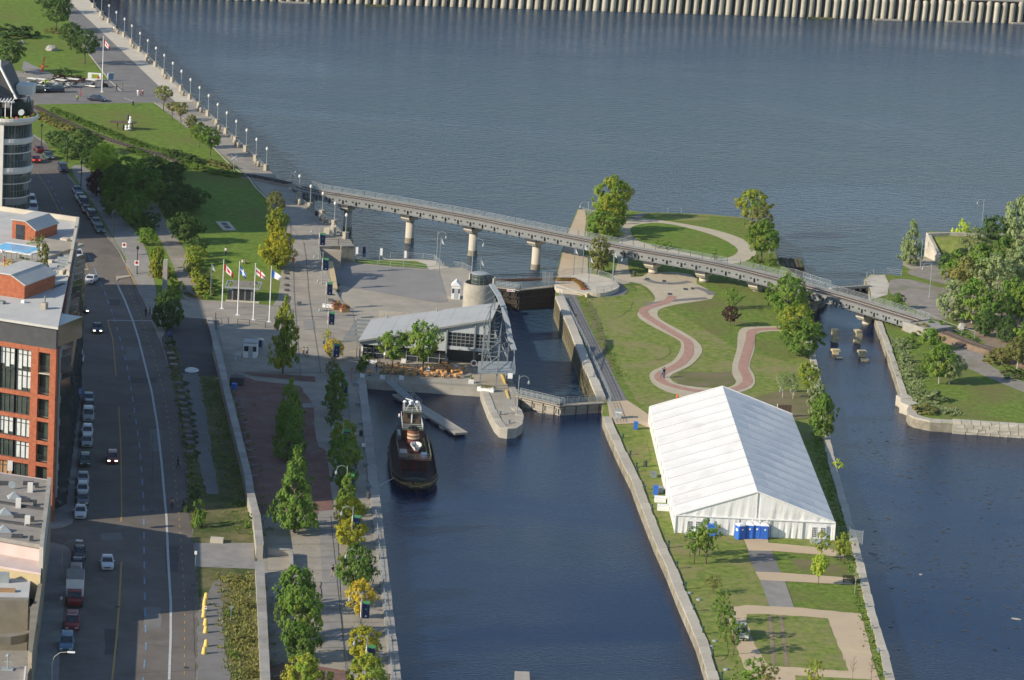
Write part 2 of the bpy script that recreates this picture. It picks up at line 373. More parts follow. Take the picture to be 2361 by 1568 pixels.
# ============================================================ SETTING: land, water
QL = [(941, 1700), (925, 1568), (905, 1400), (885, 1230), (865, 1060), (852, 950), (843, 876)]    # basin quay line
PE = [(807, 552), (780, 524), (752, 500), (724, 483), (698, 459), (640, 412), (580, 350), (556, 329), (471, 249), (409, 191), (351, 137), (297, 86), (261, 54), (226, 19), (190, -12), (60, -130), (-60, -230)]
LA = [(-900, 1700)]+QL+[(812, 715), (773, 668), (762, 604), (742, 602), (737, 568), (816, 566)]+PE+[(-500, -230), (-900, 200)]
land_left = sheet('ground', LA, 'paving', 0, HL, skirt=-9, skmat='quay_wall')
LOCKL = [(1108, 670), (1146, 776), (1184, 883)]
LB = [(843, 876), (812, 715), (773, 668)]
_b = [GL(*p) for p in LB]+[GL(762, 604), GL(742, 602), GL(737, 568), GL(816, 566)]
_b += [G(*p) for p in [(818, 600), (880, 592), (894, 597), (970, 597), (1000, 600), (1015, 604), (1037, 617), (1065, 616), (1086, 626), (1100, 648)]+LOCKL+[(1193, 905), (1193, 939), (1203, 948), (1208, 962), (1205, 978), (1190, 989), (1170, 991), (1152, 988), (1140, 975), (1125, 945), (1109, 903), (1108, 895)]]
sheet('terrace_ground', _b, 'concrete', 0, flat, skirt=-9, skmat='wall_concrete', world=True)
LOCKR = [(1281, 664), (1280, 688), (1314, 767), (1324, 794), (1340.5, 836.5), (1364, 894), (1376, 921)]
ISW = [(1389, 934), (1389, 963), (1405.5, 1004), (1430.5, 1059), (1455.5, 1109), (1480, 1176), (1510.5, 1253), (1538, 1313.5), (1565.5, 1383.5), (1605.5, 1476), (1633, 1568), (1670, 1700)]
ISE = [(2095, 1700), (2062, 1568), (2050.5, 1518), (2018, 1413), (2000, 1336), (1980, 1258), (1957, 1176), (1930, 1084), (1912, 1009), (1907, 934), (1895, 889), (1880, 821), (1868, 770), (1862, 705), (1900, 690), (1912, 672)]
ISN = [(1850, 655), (1835, 632), (1796, 607), (1786, 575), (1766, 532), (1718, 502), (1640, 494.5), (1560, 491), (1495, 490), (1440, 484), (1380, 484), (1331, 482), (1300, 560), (1283, 637)]
island = sheet('island_ground', LOCKR+ISW+ISE+ISN, 'grass_dry', 0, flat, skirt=-9, skmat='quay_wall')
RB = [(2020, 742), (2035.5, 784), (2058, 849), (2078, 911), (2091, 919), (2095, 938), (2091, 950), (2096, 960), (2108, 966), (2145, 974), (2200, 978), (2280, 983), (2361, 989), (2600, 1003), (3400, 1010), (3400, 500), (2500, 545), (2400, 541), (2300, 538), (2138, 533), (2131, 594), (2083, 602), (2078, 636), (2040, 632), (2008, 632), (1992, 642), (2004, 667), (2007, 689), (2012, 715)]
right_land = sheet('right_bank_ground', RB, 'grass', 0, flat, skirt=-9, skmat='quay_wall')
# water sheets
riv = MB(); riv.quad((-3000, 300, ZRIV), (4000, 300, ZRIV), (4000, 9000, ZRIV), (-3000, 9000, ZRIV)); setp(riv.obj('river_water', 'river'), kind='structure')
# basin water: between left quay, terrace, lower lock gate and island; lies above river level behind the gates
_gt = [(1193, 925), (1290, 938), (1389, 930)]
bas = [(941-60, 1700), (925-60, 1568), (800, 876), (843, 860), (1108, 880), (1150, 900)]+_gt+[(1450, 934), (1700, 1400), (1760, 1700)]
sheet('basin_water', [G(u, v, 0)[:2] for u, v in bas], 'basin', ZBAS, flat, world=True)
chn = [(2000, 1700), (1960, 1500), (1900, 1250), (1850, 1000), (1820, 800), (1840, 690), (1918, 662), (2006, 660), (2060, 742), (2130, 900), (2300, 960), (3400, 990), (3400, 1700)]
sheet('channel_water', [G(u, v, 0)[:2] for u, v in chn], 'basin', ZBAS, flat, world=True)
# far pier land beyond the river
f0 = G(100, -13, ZRIV); f1 = G(2361, 54, ZRIV); fd = (f1-f0).normalized(); fn = Vector((-fd.y, fd.x, 0))
a0 = f0-fd*60+fn*1.4; a1 = f1+fd*400+fn*1.4
fl = MB(); fl.prism([(a0.x, a0.y), (a1.x, a1.y), (a1.x+fn.x*5000, a1.y+fn.y*5000), (a0.x+fn.x*5000-1500, a0.y+fn.y*5000)], -8, 2.9); setp(fl.obj('far_pier_ground', 'concrete'), kind='structure')
# pile wall: each rounded pile its own part
pw = thing('pile_wall', 'long wall of rounded pale sheet-pile columns across the far side of the river', 'quay wall', f0)
cap = MB(); cap.bar(Vector((0, 0, 0))-fd*60+Vector((0, 0, 6.9))+fn*.9, fd*((f1-f0).length+400)+Vector((0, 0, 6.9))+fn*.9, 2.4, .45); cap.obj('cap_beam', 'wall_concrete', pw)
bk = MB(); bk.bar(-fd*60+Vector((0, 0, 3))+fn*.8, fd*((f1-f0).length+400)+Vector((0, 0, 3))+fn*.8, 1.0, 7.4); bk.obj('back_plate', 'dark_steel', pw)
pitch = (G(2361, 54, ZRIV)-G(1771, 41, ZRIV)).length/(590/18.3)
pil = MB(); pr = pitch*.37
pil.lathe([(pr*1.0, -1.5), (pr*1.02, .3), (pr, .5), (pr*.97, 5.2), (pr*.9, 6.2), (pr*.55, 6.65)], 12)
pme = pil.me('pile', True)
n = int(((f1-f0).length+60)/pitch); rnd = random.Random(3)
for i in range(n):
 p = fd*(i*pitch); o = link(pme, 'pile', pw, 'pile', p+fd*rnd.uniform(-.14, .14)+fn*rnd.uniform(-.12, .12), rnd.uniform(0, 6)); o.rotation_euler = (R(rnd.uniform(-.6, .6)), R(2.2+rnd.uniform(-.5, .5)), rnd.uniform(-.3, .3)); o.scale = (rnd.uniform(.93, 1.06), 1, rnd.uniform(.93, 1.04))
for i, (u, v, w, mt, lb) in enumerate([(680, 7, 66, 'wood_grey', 'grey floating fender log, leftmost along the pile wall'), (868, 14, 50, 'weeds', 'moss-covered fender log left of the middle of the pile wall'), (1890, 43, 62, 'weeds', 'moss-covered fender log right of the middle of the pile wall'), (2048, 47, 62, 'wood_grey', 'grey fender log, second from the right along the pile wall'), (2212, 51, 60, 'wood_grey', 'grey fender log near the right end of the pile wall'), (2356, 55, 50, 'wood_grey', 'grey fender log cut by the right picture edge under the pile wall'), (565, -1, 60, 'wood_dark', 'brown fender log at the left part of the pile wall')]):
 p = G(u, v, ZRIV); L = w/sc(u, v, ZRIV)
 f = MB(); f.bar(-fd*L/2-fn*.6, fd*L/2-fn*.6, 1.1, .9); o = f.obj('fender_log', mt, None, p); setp(o, lb, 'fender', 'fender logs floating along the pile wall')
# far quay block on the right bank, higher than the ground around it
e = [G(2133, 592, 0), G(2168, 604, .3), G(2138, 533, 4.9), G(2188, 536, 4.9), G(2520, 546, 4.9)]
qb = MB(); b0, b1 = e[0], e[1]; d = (b1-b0); d.z = 0; d.normalize(); n_ = Vector((-d.y, d.x, 0))*.7; z0, z4 = Vector((0, 0, -9)), Vector((0, 0, 4.9))
qb.add([b0+z0, b1+z0, b1+Vector((0, 0, .5)), b0+z4, b0+z0+n_, b1+z0+n_, b1+n_+Vector((0, 0, .5)), b0+z4+n_], [(0, 1, 2, 3), (5, 4, 7, 6), (1, 5, 6, 2), (4, 0, 3, 7), (3, 2, 6, 7)])
qb.bar(Vector((b0.x, b0.y, -2)), Vector((e[3].x, e[3].y, -2)), .9, 13.8); qb.bar(Vector((e[3].x, e[3].y, -2)), Vector((e[4].x, e[4].y, -2)), .9, 13.8)
o = qb.obj('quay_block', 'stone'); setp(o, 'tall pale stone quay corner with a sloping wing wall beside the woodland', 'quay wall')
t0, t1, g1, g0 = Vector((b0.x+1, b0.y+.8, 4.3)), G(2520, 549, 4.4), G(2520, 645, .2), b1+Vector((.4, .3, .1)); m = MB(); N = 8; vs = []
for k in range(N+1):
 f_ = k/N
 for a, b in ((t0, g0), (t1, g1)): p = a.lerp(b, f_); p.z = a.z+(b.z-a.z)*ss(f_); vs.append(p)
m.add(vs, [(2*k, 2*k+2, 2*k+3, 2*k+1) for k in range(N)]); setp(m.obj('quay_bank_grass', 'grass_dry'), kind='structure')
# ------------------------------------------------------------ left bank surfaces
S = sheet
S('street', [(-400, 1700), (452, 1700), (452, 1568), (457, 1463), (457, 1376), (450, 1301), (441, 1201), (437, 1174), (422, 1009), (400, 884), (369, 784), (365, 780), (337, 707), (319, 667), (311, 652), (287, 607), (240, 539), (180, 432), (157, 409), (130, 350), (102, 330), (74, 312), (30, 250), (-300, 200)], 'asphalt', .02)
S('park_lawn', [(60, 300), (82, 241), (354, 237), (375, 252), (487, 337), (575, 409), (622, 464), (640, 500), (650, 604), (648, 682), (628, 705), (545, 697), (487, 693), (440, 690), (362, 690), (350, 600), (287, 600), (157, 400), (102, 325)], 'grass_lush', .03)
S('north_lawn', [(-60, -120), (120, -120), (140, -40), (150, 20), (165, 60), (201, 120), (252, 184), (150, 178), (55, 165), (-60, 150)], 'grass_lush', .03)
S('park_path', [(55, 140), (75, 150), (110, 166), (130, 176), (90, 178), (50, 160)], 'sidewalk', .05)
S('river_road', [(120, -120), (170, -60), (222, 62), (322, 157), (405, 236), (354, 237), (82, 241), (-20, 235), (-20, 175), (130, 180), (252, 186), (201, 120), (165, 60), (140, -40)], 'asphalt_path', .04)
S('promenade_concrete', [(60, -115), (195, -12), (222, 20), (254, 52), (292, 86), (346, 137), (404, 192), (454, 236), (405, 236), (322, 157), (222, 62), (155, 0), (20, -120)], 'concrete_pale', .06)
ribbon('curb_line', [(55, 165), (60, 172), (150, 182), (252, 186)], .3, 'concrete_pale', .10)
ribbon('road_edge', [(201, 120), (252, 186), (280, 212)], .35, 'concrete_pale', .10)
S('footpath', [(165, 385), (205, 392), (262, 480), (320, 545), (345, 604), (362, 690), (330, 690), (311, 652), (295, 606), (268, 560), (215, 470), (180, 420)], 'sidewalk', .06, smooth=3)
S('gravel_track', [(345, 462), (360, 472), (382, 507), (432, 590), (452, 640), (462, 690), (425, 690), (402, 620), (352, 520), (322, 470)], 'gravel', .06, smooth=3)
S('station_forecourt', [(337, 690), (487, 693), (545, 697), (628, 705), (640, 690), (652, 604), (640, 500), (655, 500), (700, 560), (740, 600), (770, 668), (812, 715), (840, 860), (535, 858), (512, 800), (500, 738), (395, 730), (355, 745)], 'paving', .05)
S('yard_asphalt', [(398, 731), (482, 731), (500, 800), (520, 870), (400, 880), (372, 784)], 'asphalt_dark', .04)
S('strip_weeds', [(395, 870), (520, 866), (535, 900), (562, 1140), (590, 1250), (603, 1568), (605, 1700), (452, 1700), (457, 1376), (441, 1201), (437, 1174), (422, 1009)], 'weeds', .05, rag=.25)
S('strip_lane', [(420, 862), (458, 862), (475, 950), (490, 1060), (505, 1140), (478, 1140), (452, 1040), (435, 950)], 'asphalt_path', .07, rag=.2)
S('crossing_slab', [(449, 1253), (586, 1253), (588, 1313), (452, 1308)], 'sidewalk', .08)
S('yard_gravel', [(457, 1395), (490, 1350), (508, 1330), (512, 1450), (530, 1568), (540, 1700), (452, 1700)], 'asphalt_path', .07, rag=.3)
S('puddle', [(426, 852), (436, 848), (450, 849), (459, 855), (452, 860), (436, 860), (428, 858)], 'glass_dark', .10, smooth=3)
S('quay_brick', [(532, 873), (560, 868), (590, 878), (640, 884), (690, 890), (700, 904), (722, 934), (725, 984), (735, 1031), (752, 1041), (762, 1121), (767, 1176), (740, 1184), (590, 1186), (585, 1160), (560, 1010)], 'brick_paving', .06, smooth=2)
S('quay_brick', [(560, 858), (648, 864), (727, 869), (727, 881), (700, 879), (640, 872), (580, 866)], 'brick_paving', .07)
S('quay_brick', [(622, 1526), (700, 1532), (740, 1538), (802, 1548), (812, 1700), (622, 1700)], 'brick_paving', .06)
S('quay_strip', [(735, 1180), (775, 1176), (787, 1421), (793, 1500), (750, 1500), (746, 1421)], 'sidewalk', .07)
S('quay_strip', [(690, 931), (727, 931), (728, 941), (690, 941)], 'sidewalk', .09)
S('quay_slab', [(616, 1262), (671, 1267), (673, 1310), (618, 1324)], 'concrete', .06)
S('rail_bed', [(70, 236), (90, 250), (150, 278), (225, 309), (300, 335), (370, 355), (440, 377), (500, 391), (560, 401), (665, 421), (690, 433), (655, 431), (560, 411), (498, 400), (438, 386), (368, 364), (298, 343), (222, 318), (146, 286), (84, 258), (60, 246)], 'dirt', .07, smooth=2)
ribbon('rail_crossing', [(575, 404.5), (668, 424)], 2.3, 'asphalt_dark', .12)
tr = thing('railway_track', 'single railway track running through the park to the bridge', 'track')
rl = [(78, 246), (150, 281), (225, 313), (300, 339), (370, 359), (440, 381), (500, 395.5), (560, 405), (620, 414.5), (668, 425)]
P = [GL(*p) for p in spline(rl, 4, False)]
sl_ = MB(); sl_.box(-.1, .1, -1.2, 1.2, 0, .12); slm = sl_.me('sleeper')
for sgn in (-.75, .75):
 vs = MB()
 for i in range(len(P)-1):
  d = (P[i+1]-P[i]).normalized(); nn = Vector((-d.y, d.x, 0))*sgn; vs.bar(P[i]+nn+Vector((0, 0, .26)), P[i+1]+nn+Vector((0, 0, .26)), .09, .14)
 vs.obj('rail', 'dark_steel', tr)
dist = 0
for i in range(len(P)-1):
 L = (P[i+1]-P[i]).length; t = dist
 while t < L:
  p = P[i].lerp(P[i+1], t/L); d = P[i+1]-P[i]; link(slm, 'sleeper', tr, 'wood_dark', (p.x, p.y, p.z+.09), math.atan2(d.y, d.x)); t += 1.3
 dist = t-L
# kerbs, sidewalks on the building side
SW = [[(135, 1700), (135, 1568), (140, 1468), (147, 1401), (160, 1326), (164, 1276), (158, 1265), (145, 1258), (112, 1251), (-60, 1240), (-60, 1700)],
      [(-60, 1218), (112, 1221), (145, 1217), (165, 1208), (170, 1198), (172, 1144), (182, 984), (187, 946), (185, 924), (172, 911), (150, 909), (-60, 905)],
      [(-60, 868), (150, 876), (166, 872), (172, 864), (170, 850), (160, 821), (140, 700), (112, 560), (60, 420), (30, 340), (-60, 340)]]
for p in SW: S('sidewalk', p, 'sidewalk', .14, skirt=-.14, skmat='concrete')
S('street_island', [q(0, 1, 1070, 985), q(0, 1, 1200, 975), q(0, 1, 1215, 985), q(0, 1, 1090, 1010), q(0, 1, 1078, 1030)], 'concrete', .14, skirt=-.14, skmat='concrete')
# painted road markings
ribbon('lane_line', [q(0, 1, 1085, 1060), q(0, 1, 1150, 1200), q(0, 1, 1225, 1390), q(0, 1, 1280, 1568), q(0, 2, 1400, 480), q(0, 2, 1450, 780), q(0, 2, 1490, 1130), q(0, 2, 1520, 1480), q(0, 3, 1535, 60), q(0, 3, 1550, 440), q(0, 3, 1575, 860), q(0, 3, 1575, 1150), q(0, 3, 1560, 1568)], .32, 'line_white', .045)
ribbon('bicycle_line', [q(0, 1, 1160, 1050), q(0, 1, 1230, 1200), q(0, 1, 1310, 1390), q(0, 1, 1360, 1540), q(0, 2, 1420, 150), q(0, 2, 1510, 480), q(0, 2, 1570, 850), q(0, 2, 1605, 1200), q(0, 3, 1650, 60), q(0, 3, 1680, 450), q(0, 3, 1705, 900), q(0, 3, 1703, 1200), q(0, 3, 1700, 1568)], .13, 'line_orange', .045, dash=(1.1, 2.2))
ribbon('curb_paint', [q(0, 1, 1165, 900), q(0, 1, 1210, 980), q(0, 1, 1275, 1100)], .25, 'line_orange', .10)
ribbon('lane_line', [q(0, 1, 340, 20), q(0, 1, 450, 190), q(0, 1, 580, 450), q(0, 1, 720, 740), q(0, 1, 815, 918)], .14, 'line_orange', .045)
ribbon('lane_line', [q(0, 1, 990, 1385), q(0, 1, 1040, 1560), q(0, 2, 1070, 330)], .18, 'line_orange', .045)
ribbon('lane_line', [q(0, 2, 1095, 620), q(0, 2, 1115, 1000), q(0, 2, 1122, 1568), q(0, 3, 1118, 110)], .2, 'line_orange', .045)
ribbon('lane_line', [q(0, 3, 1120, 480), q(0, 3, 1100, 850), q(0, 3, 1075, 1180), q(0, 3, 1035, 1568)], .25, 'line_orange', .045)
ribbon('stop_line', [q(0, 1, 680, 917), q(0, 1, 815, 918)], .3, 'line_white', .045)
ribbon('stop_line', [q(0, 1, 990, 1387), q(0, 1, 1400, 1393)], .35, 'line_white', .045)
ribbon('centre_dash', [q(0, 1, 440, 90), q(0, 1, 560, 330), q(0, 1, 740, 680), q(0, 1, 880, 930), q(0, 1, 960, 1110), q(0, 1, 1040, 1330), q(0, 1, 1100, 1530), q(0, 2, 1170, 230), q(0, 2, 1230, 580), q(0, 2, 1290, 1000), q(0, 2, 1325, 1480), q(0, 3, 1328, 300), q(0, 3, 1335, 800), q(0, 3, 1348, 1250), q(0, 3, 1320, 1568)], .22, 'line_blue', .045, dash=(3.2, 3.6))
for a, b in (((1145, 905), (1245, 945)), ((1130, 793), (1255, 795))): ribbon('parking_line', [q(0, 0, *a), q(0, 0, *b)], .25, 'line_white', .07)
ribbon('parking_line', [q(0, 0, 280, 935), q(0, 0, 355, 965)], .2, 'line_orange', .07)
ribbon('lawn_edge', [q(0, 0, 1420, 950), q(0, 0, 1500, 1005), q(0, 0, 1650, 1060), q(0, 0, 1810, 1200), q(0, 0, 1960, 1360), q(0, 0, 2150, 1550), q(0, 1, 2290, 70), q(0, 1, 2361, 170), q(1, 1, 130, 300)], .3, 'concrete_pale', .12)
ribbon('curb_paint', [q(0, 1, 630, 50), q(0, 1, 720, 160), q(0, 1, 960, 590), q(0, 1, 1150, 860)], .22, 'concrete', .14)
# ------------------------------------------------------------ terrace, plaza
F = flat
S('plaza_paving', [q(1, 1, 715, 850), q(1, 1, 1580, 925), q(1, 1, 1690, 930), q(1, 1, 1770, 1215), q(1, 1, 1680, 1225), q(1, 1, 745, 1060)], 'plaza', .03, F)
S('lower_lawn', [(818, 597), (900, 600), (960, 602.5), (980, 609), (986, 620), (900, 613), (818, 606)], 'grass_lush', .04, F)
S('river_walk', [(894, 598), (1000, 601), (1037, 617), (990, 623), (985, 611), (960, 602.5), (894, 600)], 'concrete_pale', .03, F)
S('pier_deck', [q(1, 2, 2130, 600), q(1, 2, 2100, 500), q(1, 2, 2361, 420), (1186, 900), (1190, 950), (1195, 970), (1180, 980), (1160, 978), (1145, 965)], 'concrete', .03, F)
# coping stones laid one by one along every quay edge
def coping(label, line, w, L, mat, side=1, H=F, z=.0, h=.28, spill=.06):
 t = thing('quay_coping', label, 'quay edge'); P = [GL(u, v, H) for u, v in line]; rnd = random.Random(len(label))
 for a, b in zip(P[:-1], P[1:]):
  D = (b-a); n = max(1, round(D.length/L)); d = D.normalized(); nn = Vector((-d.y, d.x, 0))*side
  for k in range(n):
   s0 = a+d*(k*D.length/n+.03); l = D.length/n-.06; hh = h+rnd.uniform(-.03, .03); ww = w*rnd.uniform(.93, 1.07)
   m = MB(); e0 = rnd.uniform(-spill, spill)
   m.prism([(0, -e0), (l, -e0), (l, ww), (0, ww)] if side > 0 else [(0, e0), (0, -ww), (l, -ww), (l, e0)], z, z+hh)
   m.obj('coping_stone', mat, t, s0, math.atan2(d.y, d.x))
 return t
coping('grey stone coping along the promenade edge of the basin', QL, 1.35, 3.2, 'stone_gray', 1, h=.22)
coping('pale stone coping along the island edge of the basin beside the white tent', ISW[1:], 1.35, 3.4, 'stone', 1, h=.22)
coping('rough pale stone coping along the island edge of the side channel', [(2095, 1700), (2062, 1568), (2050.5, 1518), (2018, 1413), (2000, 1336), (1980, 1258), (1957, 1176), (1930, 1084), (1912, 1009), (1907, 934), (1895, 889), (1880, 821), (1868, 770)], 1.1, 2.4, 'stone', 1, h=.22)
coping('pale concrete edge of the side channel on the woodland bank', [(2020, 742), (2035.5, 784), (2058, 849), (2078, 911), (2091, 919)], 1.0, 4, 'stone', 1, h=.22)
coping('worn pale stone coping on the island side of the lock', LOCKR[1:], 1.5, 4.5, 'stone', 1, h=.5)
coping('concrete kerb on the terrace side of the lock', LOCKL+[(1193, 905)], 1.0, 4, 'stone_gray', -1, h=.15)
coping('pale rounded concrete kerb round the pier head', [(1193, 939), (1203, 948), (1208, 962), (1205, 978), (1190, 989), (1170, 991), (1152, 988), (1140, 975), (1125, 945), (1109, 903)], 1.3, 3, 'stone', -1, h=.15)
# lock face stains
t = thing('lock_side_wall', 'stained yellow and dark stone face of the lock wall on the island side', 'wall'); P = [G(*p) for p in LOCKR[1:]]
for a, b in zip(P[:-1], P[1:]):
 d = (b-a); n = max(1, round(d.length/2.4)); d.normalize(); nn = Vector((-d.y, d.x, 0))
 for k in range(n): m = MB(); l = (b-a).length/n; m.box(.02, l-.05, -.02, .12 if False else .02+.06*(k % 2), -7, -.02); m.v = [(x, -y if d.y < 0 else y, z) for x, y, z in m.v]; m.v = [(x, y*(-1 if d.y < 0 else 1)-(.0), z) for x, y, z in m.v]; o = m.obj('stone_course', 'lockface', t, a+(b-a)*(k/n)+Vector((-.09, 0, 0)), math.atan2(d.y, d.x))
# ------------------------------------------------------------ island surfaces
S('island_meadow', [(1331, 484), (1495, 491), (1718, 503), (1766, 533), (1786, 576), (1796, 608), (1835, 634), (1850, 657), (1862, 706), (1868, 770), (1880, 821), (1800, 830), (1690, 800), (1600, 745), (1520, 700), (1480, 660), (1390, 650), (1350, 600)], 'grass', .02, F)
S('island_verge', [(1330, 684), (1348, 684), (1380, 760), (1400, 800), (1440, 880), (1475, 935), (1447, 924), (1425, 884), (1378, 791), (1363, 762)], 'grass', .03, F, rag=.3)
OUT = [(1425, 600), (1428, 552), (1430, 514.5), (1442, 504.5), (1505, 506), (1580, 517), (1655, 532), (1718, 554.5), (1743, 582), (1725, 599.5), (1680, 609), (1610, 603), (1530, 585), (1462, 575), (1447, 605), (1455, 650), (1415, 650)]
S('oval_path', OUT, 'path_stone', .04, F, smooth=4)
S('oval_lawn', [(1454, 532), (1468, 519.5), (1518, 514.5), (1580, 524.5), (1655, 547), (1700, 574.5), (1685, 592), (1648, 596), (1555, 577), (1475, 557)], 'grass_lush', .06, F, smooth=4)
S('jetty_path', [q(2, 1, 1080, 450), q(2, 1, 1160, 402), q(2, 1, 1265, 398), q(2, 1, 1170, 455)], 'asphalt_path', .07, F)
S('wharf_deck', [(1333, 484), (1348, 484), (1352, 505), (1345, 560), (1340, 600), (1336, 640), (1300, 652), (1284, 650), (1285, 637), (1302, 560)], 'sand', .04, F)
S('wharf_steps', [q(2, 1, 580, 790), q(2, 1, 700, 790), q(2, 1, 700, 960), q(2, 1, 560, 960)], 'path_stone', .06, F)
PLZ = [q(2, 1, 935, 1000), q(2, 1, 1200, 985), q(2, 1, 1250, 952), q(2, 1, 1480, 940), q(2, 1, 1640, 962), q(2, 1, 1705, 1000), q(2, 1, 1702, 1050), q(2, 1, 1800, 1100), q(2, 1, 1868, 1150), q(2, 1, 1840, 1192), q(2, 1, 1700, 1215), q(2, 1, 1530, 1240)]
SPI = [(1563, 702), (1530, 710), (1516.7, 719.5), (1523, 737), (1568, 762), (1603, 784), (1618, 801.5), (1615.5, 819), (1590.5, 844), (1550.5, 864), (1546.7, 874), (1565.5, 886.5), (1630.5, 895), (1680.5, 893), (1697, 881.5), (1689, 864), (1689, 839), (1698, 809), (1700.5, 784), (1703, 766), (1718, 755), (1771, 753), (1800, 753)]
SPO = [(1800, 764.5), (1771, 764.5), (1745, 770), (1740.5, 784), (1739, 809), (1728, 844), (1738, 864), (1740.5, 884), (1725.5, 899), (1685.5, 908), (1620, 912), (1555.5, 909), (1513, 891.5), (1498, 871.5), (1503, 856.5), (1530.5, 844), (1555.5, 829), (1570.5, 799), (1563, 784), (1530.5, 767), (1480.5, 739.5), (1470.5, 722), (1500, 702), (1510.5, 687), (1490, 662), (1456.7, 651), (1420, 650)]
S('winding_path', PLZ+spline(SPI, 3, False)+spline(SPO, 3, False), 'path_stone', .05, F)
ribbon('pink_band', [(1550.5, 683), (1535.5, 697), (1488, 712), (1487, 726), (1518, 747), (1568, 777), (1585.5, 789), (1587, 816.5), (1565.5, 841.5), (1538, 854), (1520.5, 866.5), (1525.5, 879), (1555.5, 891.5), (1605.5, 901.5), (1668, 903), (1705.5, 894), (1723, 881.5), (1720.5, 866.5), (1713, 846.5), (1723, 809), (1730, 784), (1735, 764), (1771, 759), (1798, 759)], 1.7, 'pink_paving', .08, F, smooth=4)
for pp in ([q(2, 1, 1230, 1010), q(2, 1, 1330, 1040), q(2, 1, 1500, 1050), q(2, 1, 1640, 1030)], [q(2, 1, 1690, 1085), q(2, 1, 1800, 1120), q(2, 1, 1850, 1155)], [q(2, 1, 1240, 1250), q(2, 1, 1420, 1215), q(2, 1, 1640, 1195), q(2, 1, 1800, 1185)]): ribbon('grey_band', pp, 1.6, 'asphalt_path', .075, F, smooth=4)
for (x, y, w) in ((1245, 1008, 40), (1402, 1027, 32), (1665, 1097, 32), (1455, 1147, 38), (1600, 1102, 40)):
 c = G(*q(2, 1, x, y)); m = MB(); m.box(-w/100, w/100, -.8, .8, 0, .03); setp(m.obj('paving_inlay', 'trim_dark', None, (c.x, c.y, .085)), kind='structure')
S('bare_patch', [q(2, 2, 1480, 350), q(2, 2, 1560, 290), q(2, 2, 1800, 300), q(2, 2, 2020, 290), q(2, 2, 2060, 390), q(2, 2, 1980, 430), q(2, 2, 1700, 435), q(2, 2, 1540, 405)], 'dirt', .045, F, rag=.4)
MT['dirt_grass'] = M('dirt_grass', (.16, .13, .07), (.24, .18, .12), .5, 9, 1, c=(.11, .13, .035), cscale=.25, cpos=.5, cw=.12)
bpy.data.objects['bare_patch'].data.materials[0] = MT['dirt_grass']
S('lock_walk', [(1290, 676), (1326, 676), (1335, 700), (1363, 762), (1378, 791), (1425, 884), (1447, 924), (1400, 928), (1376, 880), (1347, 784), (1300, 692)], 'asphalt_path', .05, F)
S('sand_path', [(1400, 927), (1447, 924), (1473, 941), (1500, 960), (1500, 990), (1470, 976), (1420, 979), (1405, 960)], 'sand', .06, F)
S('sand_path', [q(2, 2, 1510, 505), q(2, 2, 1900, 490), q(2, 2, 1850, 560), q(2, 2, 1560, 560)], 'sand', .04, F)
# cross paths below the tent
S('sand_path', [(1715, 1244), (1770, 1243), (1772, 1252), (1890, 1263), (1912, 1266), (1950, 1280), (1945, 1286), (1880, 1279), (1781, 1271), (1726, 1270)], 'sand', .06, F)
S('grey_spine', [(1722, 1262), (1780, 1271), (1800, 1321), (1745, 1321), (1730, 1296)], 'asphalt_path', .055, F)
S('sand_path', [(1741, 1319), (1800, 1321), (1950, 1332), (1966, 1348), (1945, 1348), (1810, 1341), (1752, 1338)], 'sand', .06, F)
S('grey_spine', [(1752, 1338), (1810, 1341), (1831, 1401), (1775, 1401), (1762, 1365)], 'sidewalk', .055, F)
S('sand_path', [(1683, 1401), (1720, 1396), (1770, 1399), (1831, 1401), (1985, 1416), (2003, 1476), (2013, 1526), (2028, 1568), (2060, 1700), (1800, 1700), (1765, 1580), (1715, 1540), (1695, 1484), (1680, 1420)], 'sand', .06, F, rag=.12)
S('path_lawn', [(1722, 1417), (1770, 1417), (1850, 1422), (1908, 1427), (1928, 1476), (1956, 1548), (1880, 1543), (1772, 1536), (1763, 1524), (1743, 1493), (1723, 1438)], 'grass_dry', .08, F, rag=.12)
S('path_lawn', [(1833, 1558), (1900, 1562), (2010, 1568), (2040, 1700), (1850, 1700)], 'grass_dry', .08, F)
for pp in ([(1781, 1272), (1880, 1280), (1955, 1290), (1968, 1330), (1950, 1331), (1800, 1320)], [(1811, 1342), (1945, 1349), (1975, 1352), (1990, 1412), (1985, 1415), (1832, 1400)]): S('path_lawn', pp, 'grass', .04, F, rag=.12)
for a, b in (((1800, 1420), (1815, 1536)), ((1776, 1420), (1783, 1536))): ribbon('wheel_track', [a, b], .5, 'dirt', .10, F)
# ------------------------------------------------------------ right bank surfaces
S('bank_gravel', [q(3, 1, 1330, 920), q(3, 1, 1560, 890), q(3, 1, 1700, 1000), q(3, 1, 1680, 1060), q(3, 1, 1500, 1020), q(3, 1, 1300, 960)], 'gravel', .03, F, smooth=3)
S('bank_gravel', [(2080, 590), (2160, 598), (2170, 612), (2100, 622), (2082, 612)], 'concrete', .04, F)
S('bank_dirt', [q(3, 1, 1130, 1020), q(3, 1, 1300, 1010), q(3, 1, 1560, 1080), q(3, 1, 1700, 1120), q(3, 1, 1640, 1380), q(3, 1, 1420, 1330), q(3, 1, 1200, 1180), q(3, 1, 1120, 1120)], 'gravel', .03, F, smooth=3, rag=0)
S('bank_apron', [(1994, 645), (2008, 634), (2040, 634), (2050, 655), (2046, 680), (2010, 690), (2006, 667)], 'stone', .04, F)
S('track_road', [(2195, 811), (2246, 799), (2283, 796), (2278, 834), (2310, 858), (2361, 881), (2500, 930), (2500, 960), (2361, 905), (2300, 880), (2246, 856), (2212, 838)], 'gravel', .05, F, smooth=3)
